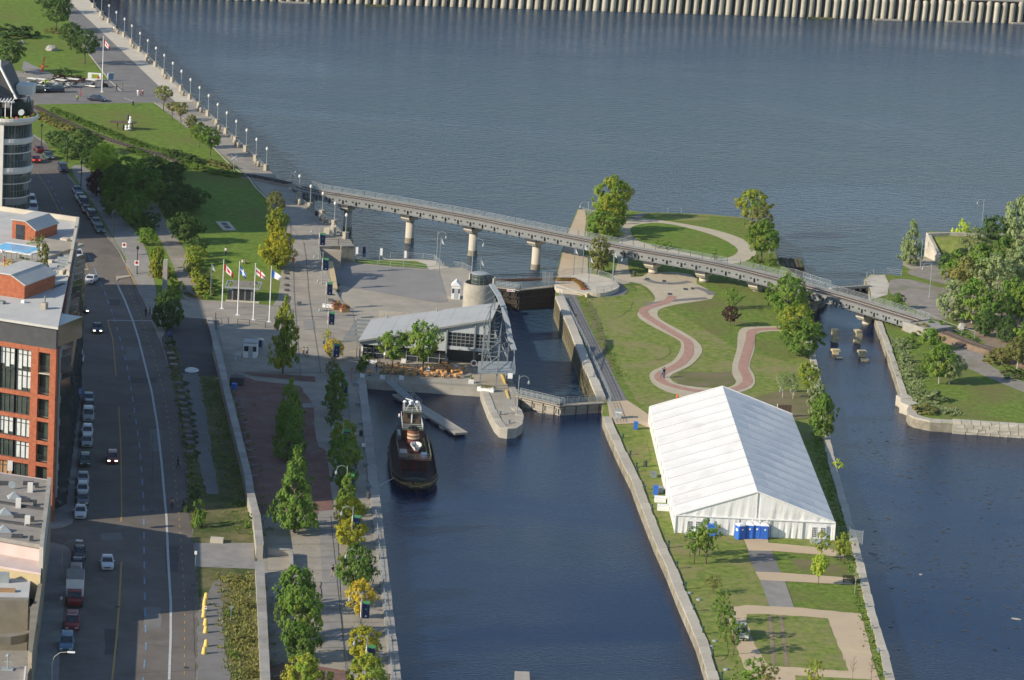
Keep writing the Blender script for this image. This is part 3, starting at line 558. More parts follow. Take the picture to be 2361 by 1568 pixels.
S('forest_floor', [(2190, 660), (2361, 640), (2500, 700), (2500, 800), (2361, 810), (2283, 800), (2200, 735)], 'dirt', .02, F)
S('far_lawn', [(2120, 780), (2200, 815), (2250, 860), (2361, 910), (2500, 970), (2500, 995), (2361, 970), (2200, 960), (2110, 950), (2100, 905), (2075, 840)], 'grass', .015, F)
# ============================================================ BUILDINGS on the left
def V2(p): return Vector((p.x, p.y, 0))
def frame_from(A, B):                       # local frame: origin A, x axis towards B
 d = V2(B)-V2(A); return V2(A), math.atan2(d.y, d.x), d.length
# ---- brick apartment block with roof pool
ZR, ZBW = 28.5, 25.0
fr = G(136, 751, ZR); fl_ = G(0, 730, ZR); br_ = G(175.5, 511.5, ZR)
O, ang, _ = frame_from(fr, fl_)              # +x local = to the left along the facade, depth is -y local
bb = thing('brick_apartment_block', 'orange brick apartment block with a pale flat roof, a swimming pool and dark framed windows', 'building', (O.x, O.y, 0), ang, None, (1, -1, 1))
def toB(u, v, z=ZR):
 p = G(u, v, z); d = Vector((p.x-O.x, p.y-O.y, 0)); d.rotate(Matrix.Rotation(-ang, 3, 'Z').to_euler()); return (d.x, -d.y)
bx, by = toB(175.5, 511.5); DEP = by; skew = bx/by
BWD = 62.0
xr = lambda y: skew*y
m = MB(); m.prism([(.9, .9), (BWD, .9), (BWD, DEP+.3), (xr(DEP)+.3, DEP+.3)], 0, ZBW-.6); m.obj('core', 'trim_dark', bb)
# street side wall: brick and grey bands
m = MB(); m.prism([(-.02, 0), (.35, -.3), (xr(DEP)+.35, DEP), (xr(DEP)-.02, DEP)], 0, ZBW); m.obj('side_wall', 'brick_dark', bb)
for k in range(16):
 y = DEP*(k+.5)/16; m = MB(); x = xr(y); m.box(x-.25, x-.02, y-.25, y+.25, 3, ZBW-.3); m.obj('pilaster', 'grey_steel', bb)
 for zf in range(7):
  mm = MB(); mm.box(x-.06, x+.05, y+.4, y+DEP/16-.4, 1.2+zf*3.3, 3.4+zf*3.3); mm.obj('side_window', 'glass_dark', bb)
# front: piers, bands, windows
zt = ZBW; levels = []; z = zt-.55
rows = [(3.0, .08), (3.0, .6), (2.75, .55), (2.75, .55), (2.6, .6), (2.8, .7), (2.8, .6), (2.8, .6)]
for h, b in rows: levels.append((z-h, z, b)); z -= h+b
xs = [('pier', .95), ('balc', 1.85), ('pier', 1.15)]+[('win', 2.35), ('mull', .4), ('win', 2.35), ('pier', 1.1)]*6
m = MB(); x = 0; wl = MB(); bands = MB()
wins = []
for k, w in xs:
 if k == 'pier': wl.box(x, x+w, -.02, .55, 0, zt)
 elif k == 'mull': mm = MB(); mm.box(x, x+w, .25, .45, 2, zt-.5); mm.obj('mullion_post', 'trim_dark', bb)
 else: wins.append((k, x, x+w))
 x += w
XT = x
wl.box(0, XT, .012, .53, zt-.55, zt+.15)
for (z0, z1, b) in levels:
 if b > .2: wl.box(0, XT, .004, .52, z0-b, z0)
wl.box(0, XT, .008, .5, 0, levels[-1][0]-.05)
wl.v = [(a, b-.55, c) for a, b, c in wl.v]
wl.obj('wall', 'brick_wall', bb)
rnd = random.Random(7)
tint = ['curtain', 'glass_green', 'glass_dark', 'curtain', 'glass_dark', 'wood_dark']
for li, (z0, z1, b) in enumerate(levels[:6]):
 for wi, (k, x0, x1) in enumerate(wins[:9]):
  if k == 'win':
   f = MB(); W_ = x1-x0
   for xx in (x0, x0+W_/3-.04, x0+2*W_/3-.04, x1-.08): f.box(xx, xx+.08, -.22, -.12, z0, z1)
   for zz in (z0, z0+(z1-z0)*.72, z1-.08): f.box(x0, x1, -.21, -.13, zz, zz+.08)
   fo = f.obj('window', 'trim_dark', bb)
   g = MB(); g.box(x0, x1, -.1, -.06, z0, z1); g.obj('pane', 'glass_green', fo)
   if li in (0, 3) or rnd.random() < .15:
    for c in range(3):
     cb = MB(); cb.box(x0+.1+c*W_/3, x0+W_/3*(c+1)-.06, -.125, -.11, z0+(.5 if rnd.random() < .4 else .12), z1-.12); cb.obj('blind', 'curtain' if li != 5 else 'wood', fo)
  else:
   f = MB(); f.box(x0, x1, -.5, .9, z0-.12, z0+.0); f.obj('balcony_slab', 'concrete_pale', bb)
   r_ = MB()
   for zz in (z0+.35, z0+.7, z0+1.0): r_.box(x0, x1, -.5, -.46, zz, zz+.03)
   r_.obj('balcony_rail', 'trim_dark', bb)
   g = MB(); g.box(x0, x1, .3, .34, z0, z1); g.obj('balcony_glass', 'glass_green', bb)
# penthouse storey
p0, p1 = ZBW+.15, ZR-.35
m = MB(); m.box(.6, XT, .1, 8, p0, p1); m.obj('penthouse_core', 'glass_dark', bb)
m = MB()
x = .4;
while x < XT: m.box(x, x+.35, -.25, .3, p0, p1); x += 2.7
m.box(0.4, XT, -.3, .2, p0-.1, p0+.25); m.obj('penthouse_frame', 'trim_dark', bb)
for i in range(6):
 x0 = 1.0+i*2.7
 f = MB()
 for k in range(5): f.box(x0+k*.48, x0+k*.48+.06, -.06, .02, p0+.3, p1-.1)
 for zz in (p0+.3, p1-.8, p1-.16): f.box(x0, x0+1.98, -.05, .03, zz, zz+.06)
 fo = f.obj('penthouse_window', 'cream', bb)
 if i % 2: c = MB(); c.box(x0+.05, x0+1.9, .04, .06, p0+.35, p1-.2); c.obj('blind', 'curtain', fo)
# roof slab, parapets
rp = [(-.35, -.9), (BWD, -.9), (BWD, DEP+.4), (xr(DEP)-.35, DEP+.4)]
m = MB(); m.prism(rp, ZR-.35, ZR); m.obj('roof', 'roof_grey', bb)
m = MB(); m.prism([(.1, -.5), (BWD, -.5), (BWD, .0), (.1, .0)], p0, ZR-.36);
m.obj('fascia', 'trim_dark', bb)
m = MB(); ya = toB(154, 637)[1]
m.prism([(xr(ya)-.35, ya), (xr(ya)+.15, ya), (xr(DEP)+.15, DEP+.4), (xr(DEP)-.35, DEP+.4)], ZR+.01, ZR+.75)
m.prism([(xr(DEP)-.3, DEP+.05), (BWD, DEP+.05), (BWD, DEP+.39), (xr(DEP)-.3, DEP+.39)], ZR+.012, ZR+.74); m.obj('parapet', 'concrete_pale', bb)
a = toB(*q(0, 1, 560, 965)); b = toB(*q(0, 1, 630, 925)); c_ = toB(*q(0, 1, 500, 985)); d_ = toB(*q(0, 1, 310, 1050))
m = MB(); m.bar((a[0], a[1], ZR+.3), (b[0], b[1], ZR+.3), .6, .6); m.bar((c_[0], c_[1], ZR+.5), (d_[0], d_[1], ZR+.5), .5, 1.0); m.obj('parapet', 'concrete_pale', bb)
m = MB(); a = toB(*q(0, 1, 450, 1090)); b = toB(*q(0, 1, 610, 1050)); m.box(min(a[0], b[0]), max(a[0], b[0]), min(a[1], b[1]), max(a[1], b[1]), ZR+.02, ZR+.08); m.obj('roof_well', 'trim_dark', bb)
def roofhouse(u0, v0, u1, v1, depth, hw, hr, roof='roof_grey'):
 a = toB(u0, v0); b = toB(u1, v1); x0, x1 = min(a[0], b[0]), max(a[0], b[0]); y = (a[1]+b[1])/2
 yb = y+depth
 # x0 is the right-hand end; profile slopes down at the right third
 k = x0+(x1-x0)*.42
 w = MB(); pr_ = [(x0, ZR), (x1, ZR), (x1, ZR+hr), (k, ZR+hr), (x0, ZR+hw)]
 vs = [(px, y, pz) for px, pz in pr_]+[(px, yb, pz) for px, pz in pr_]
 w.add(vs, [(0, 1, 2, 3, 4), (9, 8, 7, 6, 5), (0, 5, 6, 1), (1, 6, 7, 2), (2, 7, 8, 3), (3, 8, 9, 4), (4, 9, 5, 0)])
 w.obj('stair_house', 'brick_wall', bb)
 r_ = MB(); r_.bar(((k+x1)/2, y-.2, ZR+hr+.08), ((k+x1)/2, yb+.2, ZR+hr+.08), (x1-k)+.3, .16, up=(0, 0, 1))
 r_.add([(k, y-.2, ZR+hr+.16), (x0-.2, y-.2, ZR+hw+.1), (x0-.2, yb+.2, ZR+hw+.1), (k, yb+.2, ZR+hr+.16), (k, y-.2, ZR+hr+.01), (x0-.2, y-.2, ZR+hw-.05), (x0-.2, yb+.2, ZR+hw-.05), (k, yb+.2, ZR+hr+.01)], [(0, 1, 2, 3), (7, 6, 5, 4), (0, 4, 5, 1), (1, 5, 6, 2), (2, 6, 7, 3), (3, 7, 4, 0)])
 r_.obj('stair_roof', roof, bb); return x0, x1, y
hx0, hx1, hy = roofhouse(16, 553, 92, 553, 7, 1.7, 2.9)
m = MB(); m.box(hx1-2.2, hx1-.7, hy-.06, hy-.01, ZR, ZR+2.3); m.obj('stair_door', 'glass_dark', bb)
hx0, hx1, hy = roofhouse(-30, 683, 68, 685, 9, 2.0, 3.2)
# pool terrace
a = toB(-40, 606); b = toB(90, 554)
m = MB(); m.box(toB(92, 606)[0], a[0], a[1], b[1], ZR+.01, ZR+.5); m.obj('pool_deck', 'concrete', bb)
m = MB(); m.box(toB(70, 596)[0], a[0]+3, toB(70, 596, ZR)[1], toB(70, 574)[1], ZR+.45, ZR+.58); m.obj('pool_rim', 'white', bb)
m = MB(); m.box(toB(66, 592)[0], a[0]+2.8, toB(66, 593)[1], toB(66, 577)[1], ZR+.5, ZR+.6); m.obj('pool_water', 'water_pool', bb)
for (u, v, w, h, mt) in ((105, 520, 1.6, .5, 'trim_dark'), (150, 556, 1.2, .5, 'concrete_pale'), (117, 605, .8, .4, 'concrete_pale'), (92, 631, 1.5, .8, 'concrete'), (102, 690+22, .8, .9, 'concrete'), (54, 698, .5, .4, 'white'), (4, 590+110, .8, .4, 'grey_steel')):
 a = toB(u, v); m = MB(); m.box(a[0]-w/2, a[0]+w/2, a[1]-w/2, a[1]+w/2, ZR, ZR+h); m.obj('roof_vent', mt, bb)
a = toB(103, 712); m = MB(); m.tube([(a[0], a[1], ZR+.9), (a[0], a[1], ZR+1.9)], .12); m.obj('vent_pipe', 'grey_steel', bb)
a = toB(24, 668); m = MB(); m.lathe([(0, 0), (.35, .08), (.55, .22)], 12); o = m.obj('satellite_dish', 'galv', bb, (a[0], a[1]+.9, ZR+1.9)); o.rotation_euler = (R(65), 0, R(10))
for k in range(7):
 a = toB(147, 590+k*7); m = MB(); m.box(a[0]-1, a[0]+1, a[1]-.2, a[1]+.2, ZR+.01, ZR+.25); m.obj('cable_tray', 'grey_steel', bb)
m = MB()
for k in range(9):
 a = toB(-10+k*12, 606); m.tube([(a[0], a[1], ZR+.5), (a[0], a[1], ZR+1.5)], .03, 4)
a = toB(-10, 606); b = toB(86, 606); m.bar((a[0], a[1], ZR+1.5), (b[0], b[1], ZR+1.5), .04); m.obj('deck_rail', 'trim_dark', bb)
# ---- round corner tower
TC = G(13, 266, 26.2); tw = thing('round_corner_tower', 'cream round corner tower with curved glass bays and white floor bands', 'building', (TC.x, TC.y, 0))
TR = 4.95
m = MB(); m.lathe([(TR-.12, 0), (TR-.12, 25.6)], 40); m.obj('glass_bay', 'glass_green', tw, smooth=True)
zl = 25.6; ring = [(26.2, 1.0, .55), (22.6, 1.1, .3), (19.9, .2, .15), (17.1, 1.2, .35), (14.1, .16, .15), (11.4, .16, .15), (8.8, .16, .15), (6, .16, .15), (3, .6, .2)]
for z, h, o_ in ring:
 m = MB(); m.lathe([(TR-.3, z-h), (TR+o_*.6, z-h), (TR+o_, z-h*.6), (TR+o_, z), (TR-.3, z)], 40); m.obj('floor_band', 'cream', tw, smooth=False)
m = MB(); m.lathe([(TR, 25.3), (TR+.9, 25.6), (TR+1.15, 26.0), (TR+1.15, 26.6), (TR+.9, 26.6), (TR+.85, 26.2), (0, 26.2)], 48); m.obj('roof_ledge', 'cream', tw)
for k in range(30):
 a = -math.pi/2+(k-6)*R(7.5)
 if k % 5 == 0: w, mt = .14, 'grey_steel'
 else: w, mt = .07, 'grey_steel'
 m = MB(); x, y = (TR-.05)*math.cos(a), (TR-.05)*math.sin(a); m.bar((x, y, 0), (x, y, 25.4), w, w); m.obj('mullion', mt, tw)
for a0 in (-math.pi/2-.16, -math.pi/2+.03):
 m = MB(); x, y = (TR+.25)*math.cos(a0), (TR+.25)*math.sin(a0); m.bar((x, y, 0), (x, y, 25.7), .75, .6); m.obj('pillar', 'cream', tw)
for zz in (20.2, 17.4, 14.4, 11.7, 9.1, 6.3):
 m = MB(); m.lathe([(TR+.12, zz+.9), (TR+.18, zz+.95), (TR+.12, zz+1.0)], 40, a0=-1.2, a1=.9); m.obj('balcony_rail', 'grey_steel', tw)
 m = MB(); m.lathe([(TR-.07, zz+.9), (TR-.07, zz+2.3)], 20, a0=-1.4+.3*(zz % 3), a1=-.5+.2*(zz % 2)); m.obj('blind', 'grey_steel', tw)
# top room, pergola, roof
m = MB(); m.box(-7, -.5, -1.5, 4, 26.2, 29.0); m.obj('top_room', 'glass_dark', tw)
for x in (-3.2, -1.9, -.9, .3, 1.4):
 m = MB(); m.bar((x, -2.6, 26.2), (x, -2.6, 29.2), .16); m.obj('pergola_post', 'white', tw)
m = MB()
for k in range(12): m.bar((-5+k*.6, -3.2, 29.3), (-5+k*.6, 1.5, 29.6), .14, .2)
m.bar((-5.2, -2.6, 29.25), (2, -2.6, 29.25), .2, .25); m.bar((-5.2, 1.2, 29.45), (2, 1.2, 29.45), .2, .25); m.obj('pergola_beams', 'white', tw)
m = MB(); m.add([(-9, 1, 35.2), (-1.4, 1.6, 34.8), (1.9, 0, 29.3), (-9, -1.5, 29.3), (-9, 12, 35.2), (-1, 12, 34.5), (2.5, 9, 28.3), (-9, 14, 28)], [(0, 3, 2, 1), (1, 2, 6, 5), (0, 1, 5, 4), (4, 5, 6, 7)]); m.obj('sloped_roof', 'trim_dark', tw)
m = MB(); m.bar((-1.4, 1.5, 35.0), (2.0, -.1, 29.4), .35); m.bar((-1.5, 1.5, 34.9), (-1.5, 1.5, 36.4), .35); m.obj('ridge_beam', 'cream', tw)
m = MB(); m.box(1.2, 4.3, 4.5, 8.5, 29.5, 31.3); m.obj('roof_box', 'cream', tw)
m = MB(); m.bar((3.7, 4, 29.4), (5.2, 1.4, 26.3), .25); m.bar((3.5, 3.5, 26.2), (3.5, 3.5, 29.4), .2); m.obj('brace', 'grey_steel', tw)
m = MB(); m.box(.5, 4.5, 1.5, 5, 26.2, 28.6); m.obj('top_room', 'glass_green', tw)
m = MB(); m.lathe([(0, 0), (.4, .1), (.62, .3)], 12); o = m.obj('satellite_dish', 'galv', tw, (3.4, -2.6, 27.3)); o.rotation_euler = (R(60), 0, R(-15))
for k in range(14):
 a = -math.pi/2-.3+k*.17; m = MB(); rr = TR+.35
 m.lathe([(.1, 0), (.38, .2), (.3, .5), (0, .62)], 6, (rr*math.cos(a), rr*math.sin(a))); m.obj('planter_shrub', ['leaf_olive', 'flower_red', 'leaf_green', 'leaf_yellow'][k % 4], tw, (0, 0, 26.3))
# its street wing and neighbours run on to the left of the picture
def block(label, corners, h, mat, name='apartment_block', cat='building', roof='roof_gravel'):
 c = corners; o0 = c[0]; t = thing(name, label, cat, (o0[0], o0[1], 0)); pl = [(x-o0[0], y-o0[1]) for x, y in c]
 m = MB(); m.prism(pl, 0, h); m.obj('wall', mat, t)
 cx = sum(p[0] for p in pl)/len(pl); cy = sum(p[1] for p in pl)/len(pl)
 m = MB(); m.prism([(cx+(p[0]-cx)*.97, cy+(p[1]-cy)*.97) for p in pl], h+.003, h+.3); m.obj('roof', roof, t)
 for i in range(len(pl)):
  a = Vector((*pl[i], 0)); b = Vector((*pl[(i+1) % len(pl)], 0)); d = b-a; n = int(d.length/4)
  for k in range(n):
   for f in range(int(h/3.4)):
    p = a+d*((k+.5)/n); z = 1.2+f*3.3; dn = d.normalized()
    w = MB(); w.bar(p-dn*.8+Vector((0, 0, z+.8)), p+dn*.8+Vector((0, 0, z+.8)), .16, 1.7); w.obj('window', 'glass_dark', t)
 return t
tx, ty = TC.x, TC.y
block('cream street wing of the round tower building, left of the tower', [(tx-5.4, ty-3.5), (tx-5.4, ty+14), (tx-45, ty+16), (tx-45, ty-6)], 34, 'cream')
# ---- low roofs at the lower left
ZL = 10.0
def roofpart(t, name, pts, z0, z1, mat, O=None):
 P = [G(u, v, z1) for u, v in pts]; m = MB(); m.prism([(p.x-t.location.x, p.y-t.location.y) for p in P], z0, z1); return m.obj(name, mat, t)
o0 = G(98, 1258, ZL)
lb = thing('low_gravel_roof_building', 'low building with a dark gravel roof, chimneys and skylights below the brick block', 'building', (o0.x, o0.y, 0))
roofpart(lb, 'wall', [(-260, 1050), (110, 1105), (92, 1258), (-260, 1195)], 0, ZL-.3, 'roof_pink')
roofpart(lb, 'roof', [(-258, 1052), (112, 1108), (93.5, 1256), (-258, 1193)], ZL-.5, ZL, 'roof_gravel')
roofpart(lb, 'parapet', [(109, 1100), (119, 1101), (100, 1262), (91, 1260)], 0, ZL+.4, 'stone_gray')
roofpart(lb, 'roof_seam', [(-50, 1146), (105, 1171), (104, 1174), (-50, 1149)], ZL-.2, ZL+.25, 'trim_dark')
roofpart(lb, 'roof_seam', [(-50, 1190), (98, 1211), (97.5, 1214), (-50, 1193)], ZL-.2, ZL+.25, 'trim_dark')
def rb(t, u, v, w, d, h, mat, name='chimney', z=ZL):
 p = G(u, v, z); m = MB(); m.box(-w/2, w/2, -d/2, d/2, 0, h); return m.obj(name, mat, t, (p.x-t.location.x, p.y-t.location.y, z-.05), .1)
for (x, y) in ((92, 1198), (278, 1400), (168, 1545)): rb(lb, *q(0, 2, x, y), .7, .7, 1.3, 'cream')
rb(lb, *q(0, 3, 252, 140), .7, .7, 1.3, 'cream')
for (x, y) in ((340, 1360), (322, 1520)): rb(lb, *q(0, 2, x, y), .5, .5, .7, 'trim_dark', 'vent')
rb(lb, *q(0, 3, 298, 105), .5, .5, .7, 'trim_dark', 'vent'); rb(lb, *q(0, 3, 290, 285), .5, .5, .7, 'trim_dark', 'vent')
for (x, y) in ((260, 1330), (30, 1330), (230, 1485)): rb(lb, *q(0, 2, x, y), 1.4, 1.2, .35, 'trim_dark', 'hatch')
rb(lb, *q(0, 3, 160, 250), 1.5, 1.0, .35, 'trim_dark', 'hatch'); rb(lb, *q(0, 3, 180, 65), 1.5, 1.0, .35, 'trim_dark', 'hatch')
for (r, x, y) in ((2, 130, 1455), (3, 45, 35), (3, 35, 195)):
 p = G(*q(0, r, x, y), ZL); m = MB(); m.add([(-.9, -.9, 0), (.9, -.9, 0), (.9, .9, 0), (-.9, .9, 0), (0, 0, .9)], [(0, 1, 4), (1, 2, 4), (2, 3, 4), (3, 0, 4)]); m.obj('skylight', 'galv', lb, (p.x-o0.x, p.y-o0.y, ZL+.02), .3)
p = G(*q(0, 2, 108, 1370), ZL); m = MB(); m.lathe([(0, 0), (.3, .06), (.5, .2)], 12); o = m.obj('satellite_dish', 'galv', lb, (p.x-o0.x, p.y-o0.y, ZL+.5)); o.rotation_euler = (R(60), 0, .2)
pb = thing('pink_roof_building', 'low building with a flat pale pink roof at the lower left', 'building', (o0.x, o0.y, 0))
roofpart(pb, 'roof', [(-260, 1200), (99, 1261), (94, 1321), (-260, 1262)], 0, ZL-2.4, 'roof_pink')
roofpart(pb, 'cornice', [(-260, 1264), (94, 1322), (93, 1327), (-260, 1270)], 0, ZL-2.7, 'yellow')
MT['ochre'] = M('ochre', (.45, .36, .2), (.5, .4, .24), 1, 4, .9)
bpy.data.objects['cornice'].material_slots[0].link = 'OBJECT'; bpy.data.objects['cornice'].material_slots[0].material = MT['ochre']
cb = thing('beige_terrace_building', 'beige building with a stepped roof and a curved canopy at the lower left corner', 'building', (o0.x, o0.y, 0))
roofpart(cb, 'roof', [(-260, 1305), (73, 1313), (66, 1377), (-260, 1372)], 0, 6.4, 'roof_grey')
roofpart(cb, 'light_well', [(74, 1324), (92, 1324), (80, 1394), (64, 1394)], 0, 4.0, 'trim_dark')
roofpart(cb, 'parapet', [(93, 1323), (105, 1262), (116, 1176), (118, 1176), (107, 1270), (88, 1410), (74, 1506), (65, 1500), (70, 1400), (79, 1388)], 0, 6.2, 'beige')
roofpart(cb, 'terrace', [(-260, 1395), (71, 1397), (69, 1413), (-260, 1407)], 0, 5.0, 'beige')
roofpart(cb, 'lower_roof', [(-260, 1420), (66, 1420), (66, 1446), (-260, 1446)], 0, 3.0, 'trim_dark')
roofpart(cb, 'front_parapet', [(-260, 1375), (66, 1379), (65, 1385), (-260, 1381)], 0, 6.7, 'beige')
cn = [G(*q(0, 3, x, y), 5.0) for x, y in ((355, 1075), (350, 1110), (300, 1145), (200, 1175), (100, 1190), (-200, 1195))]; ci = [G(*q(0, 3, x, y), 5.0) for x, y in ((330, 1078), (318, 1105), (270, 1130), (190, 1148), (90, 1160), (-200, 1165))]
m = MB(); m.prism([(p.x-o0.x, p.y-o0.y) for p in cn+ci[::-1]], 4.2, 5.3); m.obj('curved_canopy', 'beige', cb)
rb(cb, *q(0, 3, 25, 660), 1.6, 1.3, 1.2, 'galv', 'air_unit', 6.4); rb(cb, *q(0, 3, 30, 750), 3, .8, .4, 'wood', 'bench_box', 6.4)
st = thing('corner_roof_terrace', 'low flat roof with a small mast at the bottom left corner of the picture', 'building', (o0.x, o0.y, 0))
roofpart(st, 'roof', [q(0, 3, -800, 1440), q(0, 3, 240, 1440), q(0, 3, 215, 1700), q(0, 3, -800, 1700)], 0, 4.5, 'roof_gravel')
roofpart(st, 'parapet', [q(0, 3, 228, 1440), q(0, 3, 243, 1440), q(0, 3, 218, 1700), q(0, 3, 205, 1700)], 0, 5.1, 'cream')
p = G(*q(0, 3, 70, 1470), 4.5); m = MB(); m.tube([(0, 0, 0), (0, 0, 1.6)], .08); m.box(-.5, .5, -.06, .06, .9, 1.0); m.box(-.7, .7, -.5, .5, 0, .15); m.lathe([(0, 1.5), (.3, 1.7), (0, 2.0)], 8); m.obj('mast', 'galv', st, (p.x-o0.x, p.y-o0.y, 4.5))
# blocks across the frame edge that throw the street into shade
def gblk(label, pts, h, mat): block(label, [(G(u, v).x, G(u, v).y) for u, v in pts], h, mat)
gblk('tall stone apartment block left of the picture, behind the brick block', [(-60, 905), (-60, 800), (-500, 790), (-500, 895)], 26, 'beige')
gblk('stone warehouse left of the picture beside the round tower', [(-120, 790), (-120, 690), (-560, 680), (-560, 780)], 22, 'brick_wall')
gblk('pale stone office block left of the picture beyond the round tower', [(-34, 535), (-34, 464), (-420, 452), (-420, 525)], 37, 'beige')
# ============================================================ VEGETATION
import numpy as np
def leaf_mesh(name, shape, seed, nclump=70, per=34, leaf=.06, fill=.5):
 """crown in unit space: radius 1, z 0..1 ; many small leaf clumps spread through the volume"""
 rg = np.random.RandomState(seed); C = []
 prof = {'round': lambda z: max(0, 1-abs((z-.5)/.5)**2.3)**.5, 'cone': lambda z: (1-z)**.6*min(1, .55+z*4)*1.0, 'column': lambda z: (max(0, 1-abs((z-.45)/.55)**3))**.6,
   'loose': lambda z: max(0, 1-abs((z-.5)/.5)**2)**.5, 'spread': lambda z: max(.05, min(1, z*2.2)*max(0, 1-((z-.45)/.56)**2)**.5 if z > .45 else min(1, z*2.2)), 'bush': lambda z: max(0, 1-z**2)**.5, 'airy': lambda z: max(.12, 1-abs((z-.45)/.55)**1.7)**.6, 'egg': lambda z: max(0, 1-abs((z-.38)/(.38 if z < .38 else .62))**2)**.55}[shape]
 lob = rg.uniform(0, 6.28, 3)
 while len(C) < nclump:
  z = rg.rand(); r = prof(z)
  if rg.rand() > r+.08: continue
  a = rg.rand()*6.283; rr = r*(1-fill*rg.rand()**1.6)*(1+.17*math.sin(2*a+lob[0]+5*z)+.13*math.sin(5*a+lob[1]+11*z)+.1*rg.rand());
  C.append((rr*math.cos(a), rr*math.sin(a), z, .075+.10*rg.rand()*(1.25 if shape != 'cone' else .9)))
 C = np.array(C); hz = 2.2 if shape in ('column', 'cone') else 1.7
 n = nclump*per; idx = np.repeat(np.arange(nclump), per)
 d = rg.normal(size=(n, 3)); d /= np.linalg.norm(d, axis=1)[:, None]; rad = C[idx, 3]*(.45+.6*rg.rand(n))
 cen = np.stack([C[idx, 0]+d[:, 0]*rad, C[idx, 1]+d[:, 1]*rad, C[idx, 2]+d[:, 2]*rad/hz*.95], 1)
 nm = d*.6+rg.normal(size=(n, 3))*.38+np.stack([cen[:, 0]*.9, cen[:, 1]*.9, np.full(n, .45)], 1); nm /= np.linalg.norm(nm, axis=1)[:, None]
 t = np.cross(nm, rg.normal(size=(n, 3))); t /= np.linalg.norm(t, axis=1)[:, None]; b = np.cross(nm, t)
 s = leaf*(.6+.8*rg.rand(n)); t = t*s[:, None]; b = b*(s*.75)[:, None]; sc_ = np.array([1, 1, 1/hz])
 V = np.stack([cen-t*sc_-b*sc_*.3, cen+b*sc_, cen+t*sc_-b*sc_*.2, cen-b*sc_], 1).reshape(-1, 3)
 V[:, 2] = np.maximum(V[:, 2], .0)
 me = bpy.data.meshes.new(name); me.vertices.add(len(V)); me.vertices.foreach_set('co', V.ravel())
 me.loops.add(len(V)); me.loops.foreach_set('vertex_index', np.arange(len(V))); me.polygons.add(n); me.polygons.foreach_set('loop_start', np.arange(0, len(V), 4))
 me.update(calc_edges=True); return me
def trunk_mesh(name, seed, r=.05, spread=.55, forks=7, fork0=.25, top=.85, bare=False):
 rd = random.Random(seed); m = MB(); pts = [(0, 0, 0), (rd.uniform(-.03, .03), rd.uniform(-.03, .03), .3), (rd.uniform(-.08, .08), rd.uniform(-.08, .08), .6), (0, 0, top)]
 m.tube(pts, [r, r*.75, r*.45, r*.1], 7)
 for k in range(forks):
  z = fork0+(top-fork0-.15)*k/forks; a = k*2.4+rd.random(); L = spread*(1-.5*z)*rd.uniform(.7, 1.1)
  e = (L*math.cos(a), L*math.sin(a), min(.97, z+.1+.18*rd.random())); mid = (e[0]*.45, e[1]*.45, (z+e[2])/2-.01)
  m.tube([(0, 0, z), mid, e], [r*.4, r*.25, r*.06], 5)
  if bare:
   for j in range(4):
    s = .4+.15*j; bx_, by_, bz = e[0]*s, e[1]*s, z+(e[2]-z)*s; aa = a+rd.uniform(-1, 1)
    m.tube([(bx_, by_, bz), (bx_+.25*math.cos(aa), by_+.25*math.sin(aa), bz+.09)], [r*.12, r*.03], 4)
 return m.me(name, True)
CR = {}
for shp, cnt, kw in (('round', 3, dict(nclump=150, per=30, leaf=.052)), ('cone', 3, dict(nclump=215, per=28, leaf=.05, fill=.7)), ('column', 2, dict(nclump=190, per=28, leaf=.062, fill=.7)), ('loose', 3, dict(nclump=60, per=26, leaf=.06, fill=.8)), ('spread', 2, dict(nclump=120, per=32, leaf=.052)), ('bush', 2, dict(nclump=40, per=36, leaf=.1, fill=.5)), ('egg', 3, dict(nclump=180, per=30, leaf=.052, fill=.65)), ('airy', 3, dict(nclump=110, per=26, leaf=.058, fill=.85))):
 CR[shp] = [leaf_mesh('crown', shp, 11*i+len(shp), **kw) for i in range(cnt)]
TRK = [trunk_mesh('trunk', i) for i in range(3)]; TRB = [trunk_mesh('trunk', 9, .035, .7, 10, .3, .95, True)]
for mm in TRK+TRB: mm.materials.append(MT['bark'])
for k in CR:
 for mm in CR[k]: mm.materials.append(MT['leaf_green'])
_ti = [0]; FT = dict(round=1.08, cone=1.05, column=1.2, loose=1.05, spread=1.0, egg=1.12, airy=1.15)
def tree(u, v, hpx, wpx, shape, leaf, label, group=None, H=HL, base=.16, trunk='bark', name=None, cat='tree', at=None, z=None, wm=None, hm=None):
 """tree standing at survey point u,v, hpx and wpx its apparent height and width"""
 _ti[0] += 1; i = _ti[0]; p = GL(u, v, H) if at is None else at
 s = FPX/(p-Vector((0, 0, CAMH))).dot(FW); hh = hm or hpx/(s*.965); w = (wm or wpx/s)/2
 rt = thing(name or 'tree', label, cat, p, (i*2.39996) % 6.283, group)
 if shape == 'bare': o = link(TRB[0], 'trunk', rt, trunk); o.scale = (w*1.2, w*1.2, hh); return rt
 if shape == 'bush': o = link(CR['bush'][i % 2], 'foliage', rt, leaf, (0, 0, 0), 0, (w, w, hh)); o2 = link(TRK[i % 3], 'stem', rt, trunk); o2.scale = (w*.5, w*.5, hh*.5); return rt
 o = link(CR[shape][i % len(CR[shape])], 'crown', rt, leaf, (0, 0, hh*base), 0, (w*FT[shape], w*FT[shape]*.96, hh*(1-base)*.97))
 o2 = link(TRK[i % 3], 'trunk', rt, trunk); tr_ = max(.45, min(w, hh*.35)); o2.scale = (tr_*1.3, tr_*1.3, hh*.86)
 return rt
def bush(u, v, hpx, wpx, leaf, label, group=None, H=HL, name='shrub', at=None): return tree(u, v, hpx, wpx, 'bush', leaf, label, group, H, name=name, cat='shrub', at=at)
